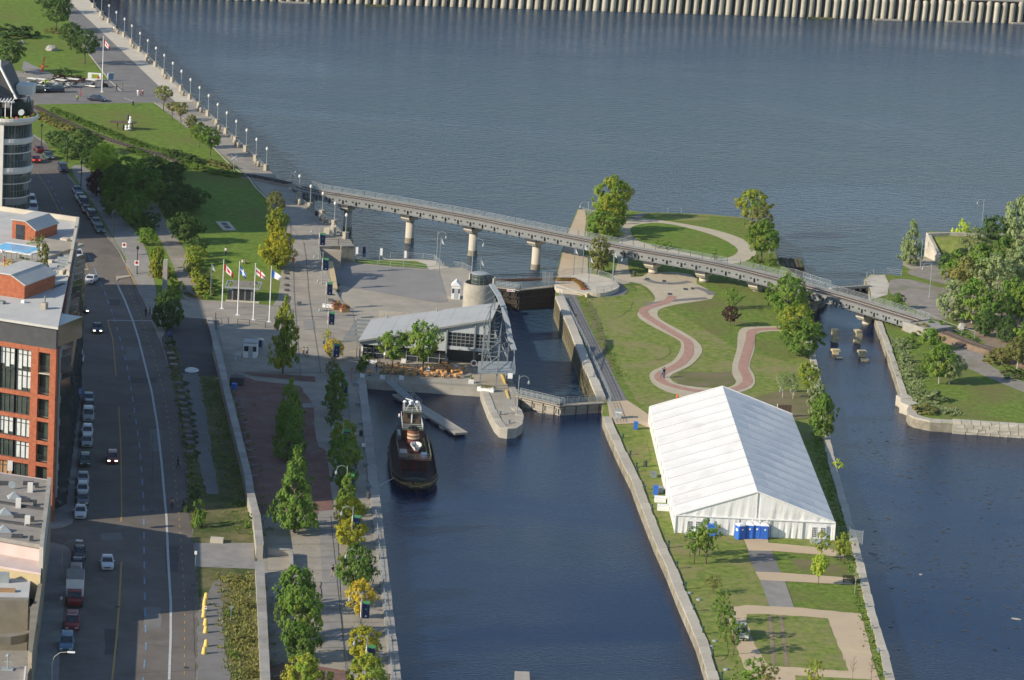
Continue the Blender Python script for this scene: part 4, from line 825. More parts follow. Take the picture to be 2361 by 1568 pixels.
# --- NW park
g = 'large dark trees on the north lawn'
for (u, v, h, w, lf, lb) in ((130, 72, 78, 66, 'leaf_dark', 'broad dark tree by the river road at the top left'), (108, 30, 50, 45, 'leaf_dark', 'dark tree cut by the top edge above the north lawn'), (195, 148, 78, 62, 'leaf_dark', 'round dark tree on the lawn corner near the flagpole'), (163, 115, 62, 50, 'leaf_dark', 'small dark tree behind the round one near the flagpole'), (22, 168, 76, 62, 'leaf_dark', 'dark tree at the left edge above the golf carts'), (150, 28, 40, 20, 'leaf_dark', 'narrow dark tree at the top of the river road')):
 tree(u, v, h, w, 'round', lf, lb, g, base=.3)
for (u, v, h, w, lb) in ((25, 84, 26, 95, 'long dark hedge on the north lawn at the left edge'), (60, 86, 24, 70, 'dark clipped hedge bush behind the boulders'), (125, 76, 14, 40, 'low brown shrub bed under the broad dark tree')):
 bush(u, v, h, w, 'leaf_dark' if h > 20 else 'leaf_olive', lb)
for (u, v, h, w, lf, lb) in ((137, 187, 17, 42, 'leaf_purple', 'purple shrub behind the golf carts, left one'), (180, 188, 14, 40, 'leaf_purple', 'purple shrub behind the golf carts, right one'), (153, 176, 20, 22, 'leaf_dark', 'dark upright conifer behind the purple shrubs'), (139, 170, 14, 12, 'leaf_dark', 'small dark conifer left of the purple shrubs'), (108, 196, 12, 26, 'leaf_lime', 'pale flowering mound beside the golf carts'), (75, 194, 10, 24, 'leaf_green', 'green shrub between the golf carts at the left')):
 bush(u, v, h, w, lf, lb)
# small trees along promenade lawn
g = 'young trees along the promenade lawn'
for i, (u, v, h, w, b) in enumerate(((377, 257, 58, 42, .42), (397, 278, 42, 38, .5), (416, 297, 60, 36, .5), (440, 317, 52, 30, .3), (460, 341, 58, 36, .3), (484, 360, 66, 46, .32))):
 tree(u, v, h, w, 'spread' if i < 4 else 'egg', ['leaf_olive', 'leaf_olive', 'leaf_olive', 'leaf_olive', 'leaf_mid', 'leaf_green'][i], '%s young tree of the promenade lawn row, counted from the river road' % ordn(i), g, base=b)
# hedges along the railway
def hedge(pts, n, h, w, leaf, label, group=None):
 P = [GL(*p) for p in spline(pts, 6, False)]; cum = [0]
 for a, b in zip(P[:-1], P[1:]): cum.append(cum[-1]+(b-a).length)
 rt = thing('hedge', label, 'hedge', P[0], 0, group); rd = random.Random(label)
 for i in range(n):
  t = cum[-1]*(i+.5)/n; k = max(j for j in range(len(cum)) if cum[j] <= t); k = min(k, len(P)-2); p = P[k].lerp(P[k+1], (t-cum[k])/max(1e-6, cum[k+1]-cum[k]))
  o = link(CR['bush'][i % 2], 'foliage', rt, leaf, p-P[0]+Vector((rd.uniform(-.3, .3), rd.uniform(-.3, .3), 0)), rd.uniform(0, 6), (w*rd.uniform(.85, 1.2), w*rd.uniform(.85, 1.2), h*rd.uniform(.8, 1.2)))
hedge([(120, 255), (160, 272), (210, 292), (260, 312), (320, 335), (380, 352), (410, 362)], 36, 1.0, 1.15, 'leaf_green', 'low clipped hedge along the river side of the railway')
hedge([(88, 268), (120, 283), (160, 300), (205, 320)], 20, 1.2, 1.6, 'leaf_olive', 'hedge between the railway and the street beside the round tower')
hedge([(300, 343), (350, 368), (400, 385), (425, 392)], 18, .9, 1.2, 'leaf_green', 'dark hedge on the street side of the railway in the middle of the park')
hedge([(420, 378), (460, 390), (500, 400), (548, 408)], 14, 1.0, 1.5, 'leaf_mid', 'low hedge on the street side of the railway near the crossing')
hedge([(478, 376), (505, 383), (530, 389)], 7, 1.0, 1.5, 'leaf_olive', 'short hedge on the river side of the railway near the crossing sign')
hedge([(395, 362), (415, 366), (440, 374), (462, 378)], 9, 1.5, 1.9, 'leaf_dark', 'dark shrub row beside the railway bend')
# mass of trees beside the street
g = 'dense trees between the street and the park'
T_ = [(135, 340, 38, 60, 'leaf_dark', 'round', 'dark shrub-like tree at the street bend beside the round tower'), (190, 352, 52, 76, 'leaf_dark', 'round', 'dark round tree left of the lime-green one'), (240, 405, 76, 62, 'leaf_lime', 'egg', 'bright lime-green tree between the street and the railway'), (165, 366, 40, 60, 'leaf_dark', 'round', 'low dark tree by the footpath near the street bend'), (210, 392, 46, 44, 'leaf_dark', 'round', 'dark tree in front of the lime-green one'), (295, 425, 62, 70, 'leaf_mid', 'round', 'olive tree right of the lime-green one'), (280, 470, 86, 84, 'leaf_green', 'round', 'tall dark green tree above the parked cars'), (330, 478, 86, 92, 'leaf_green', 'round', 'broad green tree on the park side of the footpath'), (262, 500, 70, 64, 'leaf_green', 'round', 'leaning green tree over the row of parked cars'), (305, 520, 76, 74, 'leaf_green', 'round', 'green tree above the footpath, third of the dense group'), (222, 452, 60, 46, 'leaf_purple', 'egg', 'dark purple-leaved tree beside the first parked cars'), (345, 440, 54, 60, 'leaf_dark', 'round', 'dark tree at the park edge of the dense group'), (385, 458, 64, 74, 'leaf_dark', 'round', 'dark rounded tree on the lawn behind the picnickers'), (430, 490, 62, 84, 'leaf_dark', 'round', 'broad dark tree on the shaded lawn'), (400, 500, 52, 60, 'leaf_dark', 'round', 'dark tree over the gravel track'), (338, 565, 40, 42, 'leaf_mid', 'round', 'small yellowish tree beside the gravel track'), (345, 530, 40, 44, 'leaf_dark', 'round', 'small dark tree beside the footpath end'), (425, 560, 70, 70, 'leaf_dark', 'egg', 'tall dark tree in the shade right of the gravel track'), (455, 590, 44, 40, 'leaf_dark', 'round', 'dark shrub-like tree at the end of the shaded group'), (268, 440, 60, 56, 'leaf_dark', 'round', 'dark tree right behind the purple-leaved one'), (400, 405, 30, 56, 'leaf_dark', 'round', 'low dark shrub tree below the railway bend'), (350, 395, 34, 60, 'leaf_dark', 'round', 'dark shrub tree below the railway in mid park')]
for (u, v, h, w, lf, sh, lb) in T_: tree(u, v, h, w, sh, lf, lb, g, base=.1)
tree(360, 640, 72, 30, 'column', 'leaf_turning', 'narrow yellowing tree at the street corner beside the concrete pillar', base=.02)
tree(378, 640, 30, 26, 'column', 'leaf_orange', 'small orange-tinted tree behind the concrete pillar', base=.05)
bush(400, 672, 32, 46, 'leaf_turning', 'green shrub with yellow leaves right of the concrete pillar')
tree(385, 760, 90, 62, 'egg', 'leaf_dark', 'dark green tree beside the waiting pedestrians at the crossing', base=.05)
tree(450, 610, 42, 44, 'round', 'leaf_turning', 'yellowing bush tree at the head of the park hedge', base=.05)
hedge([(443, 615), (452, 638), (462, 660), (475, 683)], 10, 1.8, 1.5, 'leaf_turning', 'yellow-tinged hedge between the gravel track and the lawn')
bush(478, 690, 18, 22, 'leaf_mid', 'small round bush at the end of the park hedge')
hedge([(425, 676), (445, 684), (470, 690)], 5, .5, .8, 'leaf_olive', 'sparse low planting beside the forecourt')
# promenade trees, inner row
g = 'inner row of trees on the promenade'
A_ = [(634, 520, 78, 44, 'spread', 'leaf_olive', .25, 'olive young tree at the head of the inner promenade row'), (638, 550, 72, 46, 'egg', 'leaf_turning', .08, 'shaded yellow-green tree behind the bright yellow one'), (640, 622, 96, 68, 'egg', 'leaf_yellow', .08, 'bright yellow-green maple beside the person in red'), (652, 862, 178, 74, 'cone', 'leaf_turning', .09, 'tall conical tree with yellow top beside the flagpoles'), (668, 975, 106, 56, 'cone', 'leaf_mid', .05, 'shaded slender tree just south of the tall conical one'), (668, 1010, 84, 60, 'egg', 'leaf_mid', .05, 'shaded tree fourth from the top in the brick-paved row'), (664, 1062, 100, 68, 'egg', 'leaf_green', .05, 'shaded tree behind the biggest conical tree'), (678, 1228, 204, 112, 'cone', 'leaf_green', .07, 'biggest conical tree of the inner promenade row'), (684, 1408, 108, 88, 'egg', 'leaf_green', .04, 'green tree north of the lowest pair on the promenade'), (690, 1475, 120, 84, 'egg', 'leaf_mid', .04, 'green tree in the middle of the lower inner row'), (692, 1522, 92, 76, 'egg', 'leaf_green', .04, 'dark green tree near the lower end of the inner row'), (702, 1600, 96, 90, 'egg', 'leaf_turning', .05, 'yellow-green tree at the bottom edge of the inner row')]
for (u, v, h, w, sh, lf, b, lb) in A_: tree(u, v, h, w, sh, lf, lb, g, base=b)
g = 'outer row of trees beside the basin'
B_ = [(654-2+102, 790, 32, 20, 'loose', 'leaf_yellow', 'thin yellow sapling by the banner lamp north of the restaurant'), (768, 832, 50, 50, 'spread', 'leaf_orange', 'orange-yellow small tree left of the restaurant terrace'), (765, 868, 36, 36, 'loose', 'leaf_olive', 'brownish thin tree above the dark green basin-side tree'), (773, 952, 112, 66, 'cone', 'leaf_green', 'dark green conical tree at the corner of the basin'), (770, 985, 40, 34, 'round', 'leaf_green', 'small dark tree below the conical one at the basin corner'), (790, 1030, 62, 56, 'egg', 'leaf_turning', 'yellow-green tree in the shade, upper one of the basin row'), (792, 1085, 84, 66, 'egg', 'leaf_mid', 'green tree in the shade, middle of the basin row'), (795, 1130, 60, 50, 'egg', 'leaf_green', 'shaded tree behind the curved lamp post in the basin row'), (800, 1185, 96, 62, 'cone', 'leaf_mid', 'green conical tree where the sunlight begins in the basin row'), (806, 1215, 70, 60, 'egg', 'leaf_yellow', 'bright yellow tree just below the green conical one'), (808, 1262, 70, 66, 'egg', 'leaf_yellow', 'second bright yellow tree of the sunny basin row'), (822, 1365, 112, 78, 'egg', 'leaf_green', 'dark green tree among the yellow ones in the basin row'), (792, 1315, 40, 34, 'loose', 'leaf_yellow', 'thin yellow tree left of the dark green basin-row tree'), (830, 1425, 88, 72, 'spread', 'leaf_orange', 'golden tree behind the banner lamp in the lower basin row'), (840, 1525, 84, 68, 'egg', 'leaf_yellow', 'yellow tree second from the bottom in the basin row'), (845, 1600, 92, 84, 'egg', 'leaf_turning', 'yellow-green tree at the bottom edge of the basin row')]
for (u, v, h, w, sh, lf, lb) in B_: tree(u, v, h, w, sh, lf, lb, g, base=.08)
tree(833, 1462, 34, 40, 'bare', 'leaf_olive', 'leafless thin tree between the golden and the yellow basin trees', None)
g = 'weedy bushes between the street and the retaining wall'
for i, (u, v, h, w, lf, lb) in enumerate(((458, 1215, 62, 34, 'leaf_mid', 'leafy tall bush at the street edge north of the concrete slab'), (575, 1215, 34, 26, 'leaf_green', 'green bush against the retaining wall above the concrete slab'), (540, 1340, 16, 40, 'leaf_olive', 'olive bush just below the concrete slab'), (568, 1400, 18, 40, 'leaf_olive', 'straw-coloured bush halfway down the weedy strip'), (562, 1480, 22, 44, 'leaf_olive', 'large straw-green thicket near the yellow bollards'), (575, 1560, 22, 36, 'leaf_olive', 'bush at the bottom of the weedy strip'), (530, 1420, 16, 22, 'leaf_mid', 'low bush right of the upper yellow bollards'), (540, 1520, 20, 30, 'leaf_mid', 'green bush right of the lowest yellow bollard'), (430, 1180, 30, 24, 'leaf_dark', 'dark bush at the bottom of the rock line'), (448, 1150, 30, 24, 'leaf_dark', 'dark bush beside the shaded lane'), (392, 800, 26, 22, 'leaf_dark', 'dark bush at the first concrete block by the street'))): bush(u, v, h, w, lf, lb, g)
# restaurant terrace trees
tree(905, 856, 92, 84, 'spread', 'leaf_mid', 'left tree growing on the restaurant terrace', None, F, .3)
tree(974, 862, 118, 86, 'spread', 'leaf_mid', 'taller right tree growing on the restaurant terrace', None, F, .25)
# --- island
g = 'tall round trees at the river end of the island'
tree(1408, 505, 98, 76, 'egg', 'leaf_turning', 'tallest round tree at the river tip of the island', g, F, .12)
tree(1403, 535, 88, 70, 'egg', 'leaf_turning', 'middle tree of the stack at the island tip', g, F, .08)
tree(1394, 548, 60, 84, 'round', 'leaf_mid', 'lower bushy tree of the stack at the island tip', g, F, .04)
tree(1380, 630, 86, 40, 'column', 'leaf_olive', 'dark narrow tree in front of the railway bridge', None, F, .05)
tree(1733, 510, 72, 70, 'round', 'leaf_turning', 'round tree at the right shore of the oval lawn', None, F, .12)
tree(1748, 540, 62, 56, 'round', 'leaf_olive', 'pale brownish tree below the round shore tree', None, F, .1)
tree(1756, 602, 92, 66, 'egg', 'leaf_mid', 'bushy tree with a visible trunk beside the oval path', None, F, .25)
for (u, v, h, w, lb) in ((1520, 572, 18, 30, 'small bush on the oval lawn by the bridge, left one'), (1540, 574, 16, 24, 'small bush on the oval lawn by the bridge, right one'), (1645, 602, 28, 18, 'slim sapling on the oval lawn near the path bend'), (1742, 606, 18, 24, 'shrub beside the oval path bend'), (1775, 612, 26, 26, 'shrub under the shore tree by the bridge')): bush(u, v, h, w, 'leaf_mid', lb, None, F)
g = 'bushy trees along the side channel'
tree(1815, 705, 78, 78, 'loose', 'leaf_grey', 'pale feathery tree hanging over the railway bridge', g, F, .05, at=None)
tree(1815, 722, 82, 86, 'round', 'leaf_mid', 'green bushy tree just below the railway bridge', g, F, .03)
tree(1835, 775, 72, 84, 'round', 'leaf_turning', 'yellow-topped bush tree by the channel bank', g, F, .03)
tree(1848, 822, 84, 88, 'round', 'leaf_green', 'large dark rounded tree at the channel bank', g, F, .08)
tree(1863, 905, 70, 56, 'spread', 'leaf_turning', 'thin yellow tree leaning over the channel kerb', g, F, .15, 'bark_pale')
tree(1882, 955, 80, 34, 'column', 'leaf_grey', 'narrow poplar on the channel bank, upper one', g, F, .03)
tree(1894, 1016, 112, 44, 'column', 'leaf_mid', 'tall poplar beside the tent shadow', g, F, .1)
bush(1932, 1078, 20, 24, 'leaf_lime', 'small lime-green bush growing out of the channel kerb', None, F)
for (u, v, h, lb) in ((1798, 905, 42, 'leftmost bare-stemmed birch behind the tent'), (1804, 918, 52, 'tallest bare-stemmed birch behind the tent'), (1822, 905, 46, 'middle bare-stemmed birch behind the tent'), (1828, 920, 40, 'rightmost bare-stemmed birch behind the tent')): tree(u, v, h, 26, 'loose', 'leaf_grey', lb, 'young birches behind the tent', F, .45, 'bark_pale')
tree(1688, 712, 48, 44, 'loose', 'leaf_mid', 'thin young tree on the grassy mound', None, F, .1)
tree(1683, 752, 46, 36, 'round', 'leaf_purple', 'small purple tree on the grassy mound', None, F, .25)
# young trees below the tent
g = 'young honey locust trees below the tent'
for i, (u, v, h, w, lf, lb) in enumerate(((1600, 1300, 88, 56, 'leaf_mid', 'young tree left of the pair by the blue shed'), (1628, 1300, 104, 60, 'leaf_mid', 'young tree right in front of the blue shed'), (1612, 1280, 60, 40, 'leaf_mid', 'smaller young tree behind the pair by the blue shed'), (1590, 1285, 62, 40, 'leaf_mid', 'leftmost young tree under the tent doors'), (1644, 1368, 40, 40, 'loose', 'fragile pale sapling halfway down the lawn'), (1660, 1440, 80, 48, 'leaf_mid', 'upper tree of the leafy line left of the parked car'), (1672, 1480, 84, 56, 'leaf_green', 'middle tree of the leafy line left of the parked car'), (1690, 1510, 86, 60, 'leaf_mid', 'lower tree of the leafy line left of the parked car'), (1730, 1600, 84, 84, 'leaf_mid', 'spreading young tree at the bottom edge of the island'), (1770, 1610, 80, 60, 'leaf_olive', 'brownish young tree at the bottom edge beside the path'), (1872, 1600, 84, 42, 'leaf_turning', 'feathery yellow tree at the bottom of the square lawn'), (1893, 1290, 66, 44, 'leaf_turning', 'yellow feathery tree right in front of the right tent door'), (1944, 1300, 74, 44, 'leaf_turning', 'yellow feathery tree at the right tent corner'), (1936, 1295, 50, 34, 'leaf_turning', 'smaller yellow tree beside the tent corner'), (1887, 1350, 76, 34, 'leaf_lime', 'small maple with dense pale leaves beside the second cross path'))):
 if lf == 'loose': lf = 'leaf_olive'
 tree(u, v, h, w, 'loose' if i != 14 else 'egg', lf, lb, g, F, .3, 'bark')
tree(1970, 1370, 72, 20, 'bare', 'leaf_olive', 'leafless grey tree next to the park bench by the channel', None, F, trunk='bark_pale')
tree(2008, 1570, 56, 30, 'bare', 'leaf_olive', 'thin sapling at the lower right end of the sand path', None, F)
tree(1965, 1568, 60, 24, 'bare', 'leaf_olive', 'bare sapling at the bottom of the wide sand path', None, F)
# --- right bank
g = 'woodland trees on the right bank'
rw = [(2098, 610, 104, 54, 'cone', 'leaf_grey', 'lone poplar at the water edge of the right bank'), (2068, 712, 36, 34, 'egg', 'leaf_green', 'small tree on the bare ground behind the railway'),
(2215, 580, 74, 46, 'egg', 'leaf_lime', 'pale green tree at the left edge of the woodland'), (2245, 600, 76, 60, 'egg', 'leaf_grey', 'grey-green tree second from the left of the woodland'), (2295, 590, 90, 76, 'round', 'leaf_dark', 'dark conifer-like tree in the back row of the woodland'), (2330, 560, 70, 50, 'cone', 'leaf_grey', 'pointed grey tree in the back row of the woodland'), (2350, 600, 150, 70, 'column', 'leaf_grey', 'tall windswept poplar at the right edge'), (2260, 640, 76, 74, 'round', 'leaf_mid', 'mid-green tree in the second row of the woodland'), (2200, 640, 64, 60, 'egg', 'leaf_mid', 'green tree over the gravel path at the woodland edge'), (2225, 670, 80, 74, 'round', 'leaf_olive', 'olive tree at the woodland front'), (2290, 680, 92, 84, 'round', 'leaf_grey', 'grey-green broad tree in the woodland middle'), (2340, 670, 100, 80, 'egg', 'leaf_grey', 'grey-green tall tree near the right edge'), (2195, 740, 96, 62, 'egg', 'leaf_grey', 'silver-leaved tree with pale trunk at the woodland front'), (2240, 745, 100, 80, 'round', 'leaf_mid', 'green tree with white trunk beside the boulder'), (2285, 760, 90, 70, 'egg', 'leaf_green', 'dark green tree in front of the woodland middle'), (2330, 735, 96, 70, 'round', 'leaf_mid', 'green tree over the forest floor'), (2270, 775, 60, 44, 'egg', 'leaf_dark', 'small dark tree beside the track'), (2355, 740, 90, 60, 'egg', 'leaf_mid', 'green tree cut by the right picture edge'), (2310, 620, 80, 70, 'round', 'leaf_green', 'dense green tree in the back of the woodland'), (2370, 660, 110, 70, 'column', 'leaf_grey', 'windswept tree beyond the right edge'), (2180, 590, 36, 40, 'round', 'leaf_olive', 'brown shrub tree beside the stone wing wall'), (2215, 720, 70, 50, 'loose', 'leaf_grey', 'thin birch in front of the silver-leaved tree'), (2320, 790, 60, 46, 'egg', 'leaf_dark', 'dark tree over the track at the right'), (2360, 800, 60, 50, 'egg', 'leaf_mid', 'green tree over the track at the right edge')]
for (u, v, h, w, sh, lf, lb) in rw: tree(u, v, h, w, 'airy' if sh in ('round', 'egg') and lf != 'leaf_dark' else sh, lf, lb, g if u > 2150 else None, F, .08 if v > 640 else .03, 'bark_pale' if 'pale' in lb or 'white' in lb or 'birch' in lb else 'bark')
tree(2298, 725, 74, 50, 'bare', 'leaf_grey', 'leafless white-branched tree in the woodland', None, F, trunk='bark_pale')
for (u, v, h, w, lf, lb) in ((2165, 885, 88, 62, 'leaf_mid', 'leafy young tree on the bank lawn, left of the pair'), (2188, 885, 76, 58, 'leaf_grey', 'leafy young tree on the bank lawn, right of the pair'), (2145, 805, 50, 46, 'leaf_mid', 'slender tree on the bank below the railway'), (2130, 860, 20, 34, 'leaf_green', 'low bush on the bank below the slender tree'), (2345, 850, 74, 56, 'leaf_olive', 'thin tree beyond the track at the right edge'), (2310, 840, 40, 30, 'leaf_olive', 'thin sapling beyond the track')): tree(u, v, h, w, 'egg' if w > 40 else 'round', lf, lb, 'young trees on the bank lawn', F, .2, 'bark_pale')
g = 'shrubs on the right bank'
for i, (u, v, h, w, lf, lb) in enumerate(((2085, 800, 16, 40, 'leaf_grey', 'grey-green shrub patch along the channel, upper one'), (2092, 835, 18, 36, 'leaf_grey', 'grey-green shrub patch along the channel, middle one'), (2105, 870, 20, 40, 'leaf_grey', 'grey-green shrub patch along the channel, lower one'), (2150, 925, 26, 66, 'leaf_grey', 'wide shrub at the bank corner'), (2130, 950, 20, 60, 'leaf_olive', 'low brownish shrub at the rounded kerb'), (2130, 772, 28, 60, 'leaf_olive', 'brownish shrub at the bridge abutment'), (2165, 768, 26, 70, 'leaf_mid', 'green shrub bank under the railway fence'), (2110, 790, 20, 50, 'leaf_green', 'green shrub at the foot of the abutment'), (2215, 785, 20, 50, 'leaf_mid', 'green shrub at the fence gate'), (2300, 835, 30, 70, 'leaf_olive', 'tall weeds inside the bend of the track'), (2335, 870, 22, 60, 'weeds', 'weeds beside the track at the right edge'), (2175, 565, 18, 46, 'leaf_olive', 'brown shrub on the quay block grass'))): bush(u, v, h, w, lf, lb, g, F)
# roof and tower plants
for (u, v, h, w, lf, lb) in ((98, 590, 46, 26, 'leaf_olive', 'yellowish tall shrub row at the right of the roof pool, upper one'), (98, 620, 50, 28, 'leaf_olive', 'yellowish tall shrub at the right of the roof pool, lower one'), (80, 565, 18, 34, 'leaf_grey', 'flowering shrub beside the brick stair house'), (48, 604, 16, 16, 'leaf_green', 'small green shrub by the pool rail'), (63, 616, 20, 22, 'leaf_mid', 'green shrub in front of the pool deck'), (20, 612, 14, 30, 'flower_yellow', 'bed of yellow and red flowers on the roof'), (30, 622, 12, 22, 'leaf_mid', 'low green plant bed on the roof')):
 p = G(u, v, ZR); bush(0, 0, h, w, lf, lb, 'roof garden plants', at=p)
# ============================================================ RAILINGS, BRIDGE, LOCK, RESTAURANT, TENT
_pm = {}
def railing(label, pts, h=1.05, sp=2.4, n=4, mat='galv', r=.035, name='railing', cat='railing', group=None, pr=.05, z=None, topmat=None):
 """pts are (u,v) survey points or Vectors"""
 P = [p if isinstance(p, Vector) else GL(p[0], p[1], F) for p in pts]
 t = thing(name, label, cat, P[0], 0, group); key = (round(h, 2), pr)
 if key not in _pm: m = MB(); m.box(-pr, pr, -pr, pr, 0, h); _pm[key] = m.me('post')
 m = MB()
 for a, b in zip(P[:-1], P[1:]):
  for k in range(n):
   zz = h*(1-k/n)-.02
   m.bar(a-P[0]+Vector((0, 0, zz)), b-P[0]+Vector((0, 0, zz)), r*(1.5 if k == 0 else 1), r*(1.5 if k == 0 else 1))
  N = max(1, round((b-a).length/sp))
  for k in range(N+(1 if b is P[-1] else 0)): link(_pm[key], 'post', t, mat, a.lerp(b, k/N)-P[0])
 m.obj('rails', mat, t); return t
# ---- railway bridge
bl = spline([(672, 434), (720, 446), (899, 475), (1072, 506), (1180, 528), (1430, 577), (1680, 623), (1895, 681), (2000, 712), (2100, 743)], 5, False)
def DZ(u): return 3.45+.4*ss((u-800)/500) if u < 1550 else 3.85-2.05*ss((u-1550)/500)
BP = [G(u, v, DZ(u)) for u, v in bl]
B0 = BP[0].copy(); B0.z = 0
br = thing('railway_bridge', 'long grey steel railway bridge on concrete piers crossing from the promenade to the right bank', 'bridge', B0)
def off(i, d, z=0):
 a = BP[max(i-1, 0)]; b = BP[min(i+1, len(BP)-1)]; t = (b-a); t.z = 0; t.normalize(); n = Vector((-t.y, t.x, 0)); n = n if n.y > 0 else -n
 return BP[i]+n*d+Vector((0, 0, z))-B0
def strip(name, d0, d1, z0, z1, mat):
 m = MB(); N = len(BP); vs = []
 for i in range(N): vs += [off(i, d0, z0), off(i, d1, z0), off(i, d1, z1), off(i, d0, z1)]
 fs = []
 for i in range(N-1):
  for k in range(4): fs.append((i*4+k, i*4+(k+1) % 4, (i+1)*4+(k+1) % 4, (i+1)*4+k))
 fs += [(0, 1, 2, 3), (4*N-1, 4*N-2, 4*N-3, 4*N-4)]
 m.add(vs, fs); bm = bmesh.new(); me = m.me(name); bm.from_mesh(me); bmesh.ops.recalc_face_normals(bm, faces=bm.faces[:]); bm.to_mesh(me); bm.free()
 return link(me, name, br, mat)
strip('near_girder', 0, .3, -1.1, .02, 'pale_steel'); strip('girder_flange', -.3, .5, -1.21, -1.11, 'pale_steel'); strip('girder_top', -.12, .65, .03, .12, 'stone_gray')
strip('far_girder', 4.2, 4.5, -1.1, -.1, 'pale_steel'); strip('deck', .3, 4.9, -.3, -.02, 'concrete'); strip('track_bed', .66, 3.2, -.01, .1, 'ballast'); strip('walkway', 3.25, 4.95, -.005, .14, 'stone_gray')
strip('rail', 1.15, 1.24, .1, .26, 'dark_steel'); strip('rail', 2.6, 2.69, .1, .26, 'dark_steel'); strip('guard_timber', 1.75, 2.05, .1, .17, 'wood_grey')
cum = [0]
for a, b in zip(BP[:-1], BP[1:]): cum.append(cum[-1]+(b-a).length)
def at_len(s, d, z=0):
 k = 0
 while k < len(cum)-2 and cum[k+1] < s: k += 1
 t = (s-cum[k])/(cum[k+1]-cum[k]); return off(k, d, z).lerp(off(k+1, d, z), t), (BP[k+1]-BP[k])
mS = MB(); mS.box(-.05, .05, -.32, 0, -1.1, -.32); mS = mS.me('stiffener'); mS2 = MB(); mS2.box(-.14, .14, -.2, .02, -1.5, -1.24); mS2 = mS2.me('bracket')
mH = MB(); mH.box(-.17, .17, -.05, .02, -.62, -.3); mH = mH.me('drain_opening')
mP = MB(); mP.box(-.045, .045, -.045, .045, .1, 1.15); mP = mP.me('railing_post')
s = 1.2; k = 0
while s < cum[-1]-.4:
 p, d = at_len(s, 0); a = math.atan2(d.y, d.x)
 if k % 2 == 0: link(mS, 'stiffener', br, 'dark_steel', p, a)
 link(mS2, 'bracket', br, 'dark_steel', p, a)
 p2, _ = at_len(s+.75, -.03); link(mH, 'drain_opening', br, 'black', p2, a)
 s += 1.55; k += 1
s = .2
while s < cum[-1]:
 p, d = at_len(s, 4.85); link(mP, 'railing_post', br, 'dark_steel', p, 0); s += 2.6
for z in (1.15, .9, .65, .42, .22): strip('handrail', 4.82, 4.88, z-.03, z+.02, 'galv')
def bpier(u, v, zb, cap=True):
 best = min(range(len(bl)-1), key=lambda i: abs(bl[i][0]-u)); s_ = cum[best]+(u-bl[best][0])/(bl[best+1][0]-bl[best][0])*(cum[best+1]-cum[best])
 p, d = at_len(s_, 2.0); top = DZ(u)-1.7; g = MB()
 P = Vector((p.x, p.y, 0)); g.lathe([(.95, zb-1), (.9, zb+.2), (.85, top-.9)], 18); o = g.obj('pier', 'concrete_pale', br, P, math.atan2(d.y, d.x), True)
 st_ = MB(); st_.lathe([(.97, zb), (.955, ZRIV+1.1 if u < 1300 else zb+.5)], 18); st_.obj('tide_band', 'quay_wall', o)
 c = MB(); c.add([(-.85, -1.5, top-.95), (.85, -1.5, top-.95), (.85, 1.5, top-.95), (-.85, 1.5, top-.95), (-1.0, -2.1, top-.35), (1.0, -2.1, top-.35), (1.0, 2.1, top-.35), (-1.0, 2.1, top-.35), (-1, -2.1, top), (1, -2.1, top), (1, 2.1, top), (-1, 2.1, top)],
  [(0, 3, 2, 1), (0, 1, 5, 4), (1, 2, 6, 5), (2, 3, 7, 6), (3, 0, 4, 7), (4, 5, 9, 8), (5, 6, 10, 9), (6, 7, 11, 10), (7, 4, 8, 11), (8, 9, 10, 11)]); c.obj('pier_cap', 'concrete_pale', o)
 b = MB(); b.box(-1.2, 1.2, -2.3, 2.3, top+.001, top+.42); b.obj('bearing', 'dark_steel', o)
for u in (787, 929, 1074, 1220): bpier(u+6, 0, ZRIV-2)
for u in (1497, 1616, 1738): bpier(u, 0, -.2)
for u in (1863, 1985): bpier(u, 0, ZBAS-2)
ab = MB(); p, d = at_len(cum[-1]-.3, 2.3); ab.box(-1, 6, -3, 3, -3, DZ(2100)-.06); ab.obj('abutment', 'stone_gray', br, Vector((p.x, p.y, 0)), math.atan2(d.y, d.x))
p, d = at_len(.2, 2.3); ab = MB(); ab.box(-1, 1.5, -2.5, 2.5, -7, 2.8); ab.obj('abutment', 'stone_gray', br, Vector((p.x, p.y, 0)), math.atan2(d.y, d.x))
# track continuing on the right bank on a low bank
P = [G(2098, 737, 1.7), G(2160, 758, 1.2), G(2240, 790, .8), G(2330, 820, .5), G(2450, 870, .3)]
t = thing('railway_track', 'railway track on a low gravel bank leaving to the right below the woodland', 'track', (P[0].x, P[0].y, 0))
m = MB()
for a, b in zip(P[:-1], P[1:]):
 a = a-t.location; b = b-t.location; d = (b-a).normalized(); n_ = Vector((-d.y, d.x, 0)).normalized()
 m.add([a-n_*2.6-Vector((0, 0, a.z)), a-n_*1.4, a+n_*1.4, a+n_*2.6-Vector((0, 0, a.z)), b-n_*2.6-Vector((0, 0, b.z)), b-n_*1.4, b+n_*1.4, b+n_*2.6-Vector((0, 0, b.z))], [(0, 1, 5, 4), (1, 2, 6, 5), (2, 3, 7, 6)])
bm = bmesh.new(); me = m.me('track_bed'); bm.from_mesh(me); bmesh.ops.recalc_face_normals(bm, faces=bm.faces[:])
if sum(f.normal.z for f in bm.faces) < 0: bmesh.ops.reverse_faces(bm, faces=bm.faces[:])
bm.to_mesh(me); bm.free(); link(me, 'track_bed', t, 'ballast')
for sg in (-.72, .72):
 m = MB()
 for a, b in zip(P[:-1], P[1:]):
  d = (b-a).normalized(); n_ = Vector((-d.y, d.x, 0)).normalized()*sg; m.bar(a-t.location+n_+Vector((0, 0, .1)), b-t.location+n_+Vector((0, 0, .1)), .1, .16)
 m.obj('rail', 'dark_steel', t)
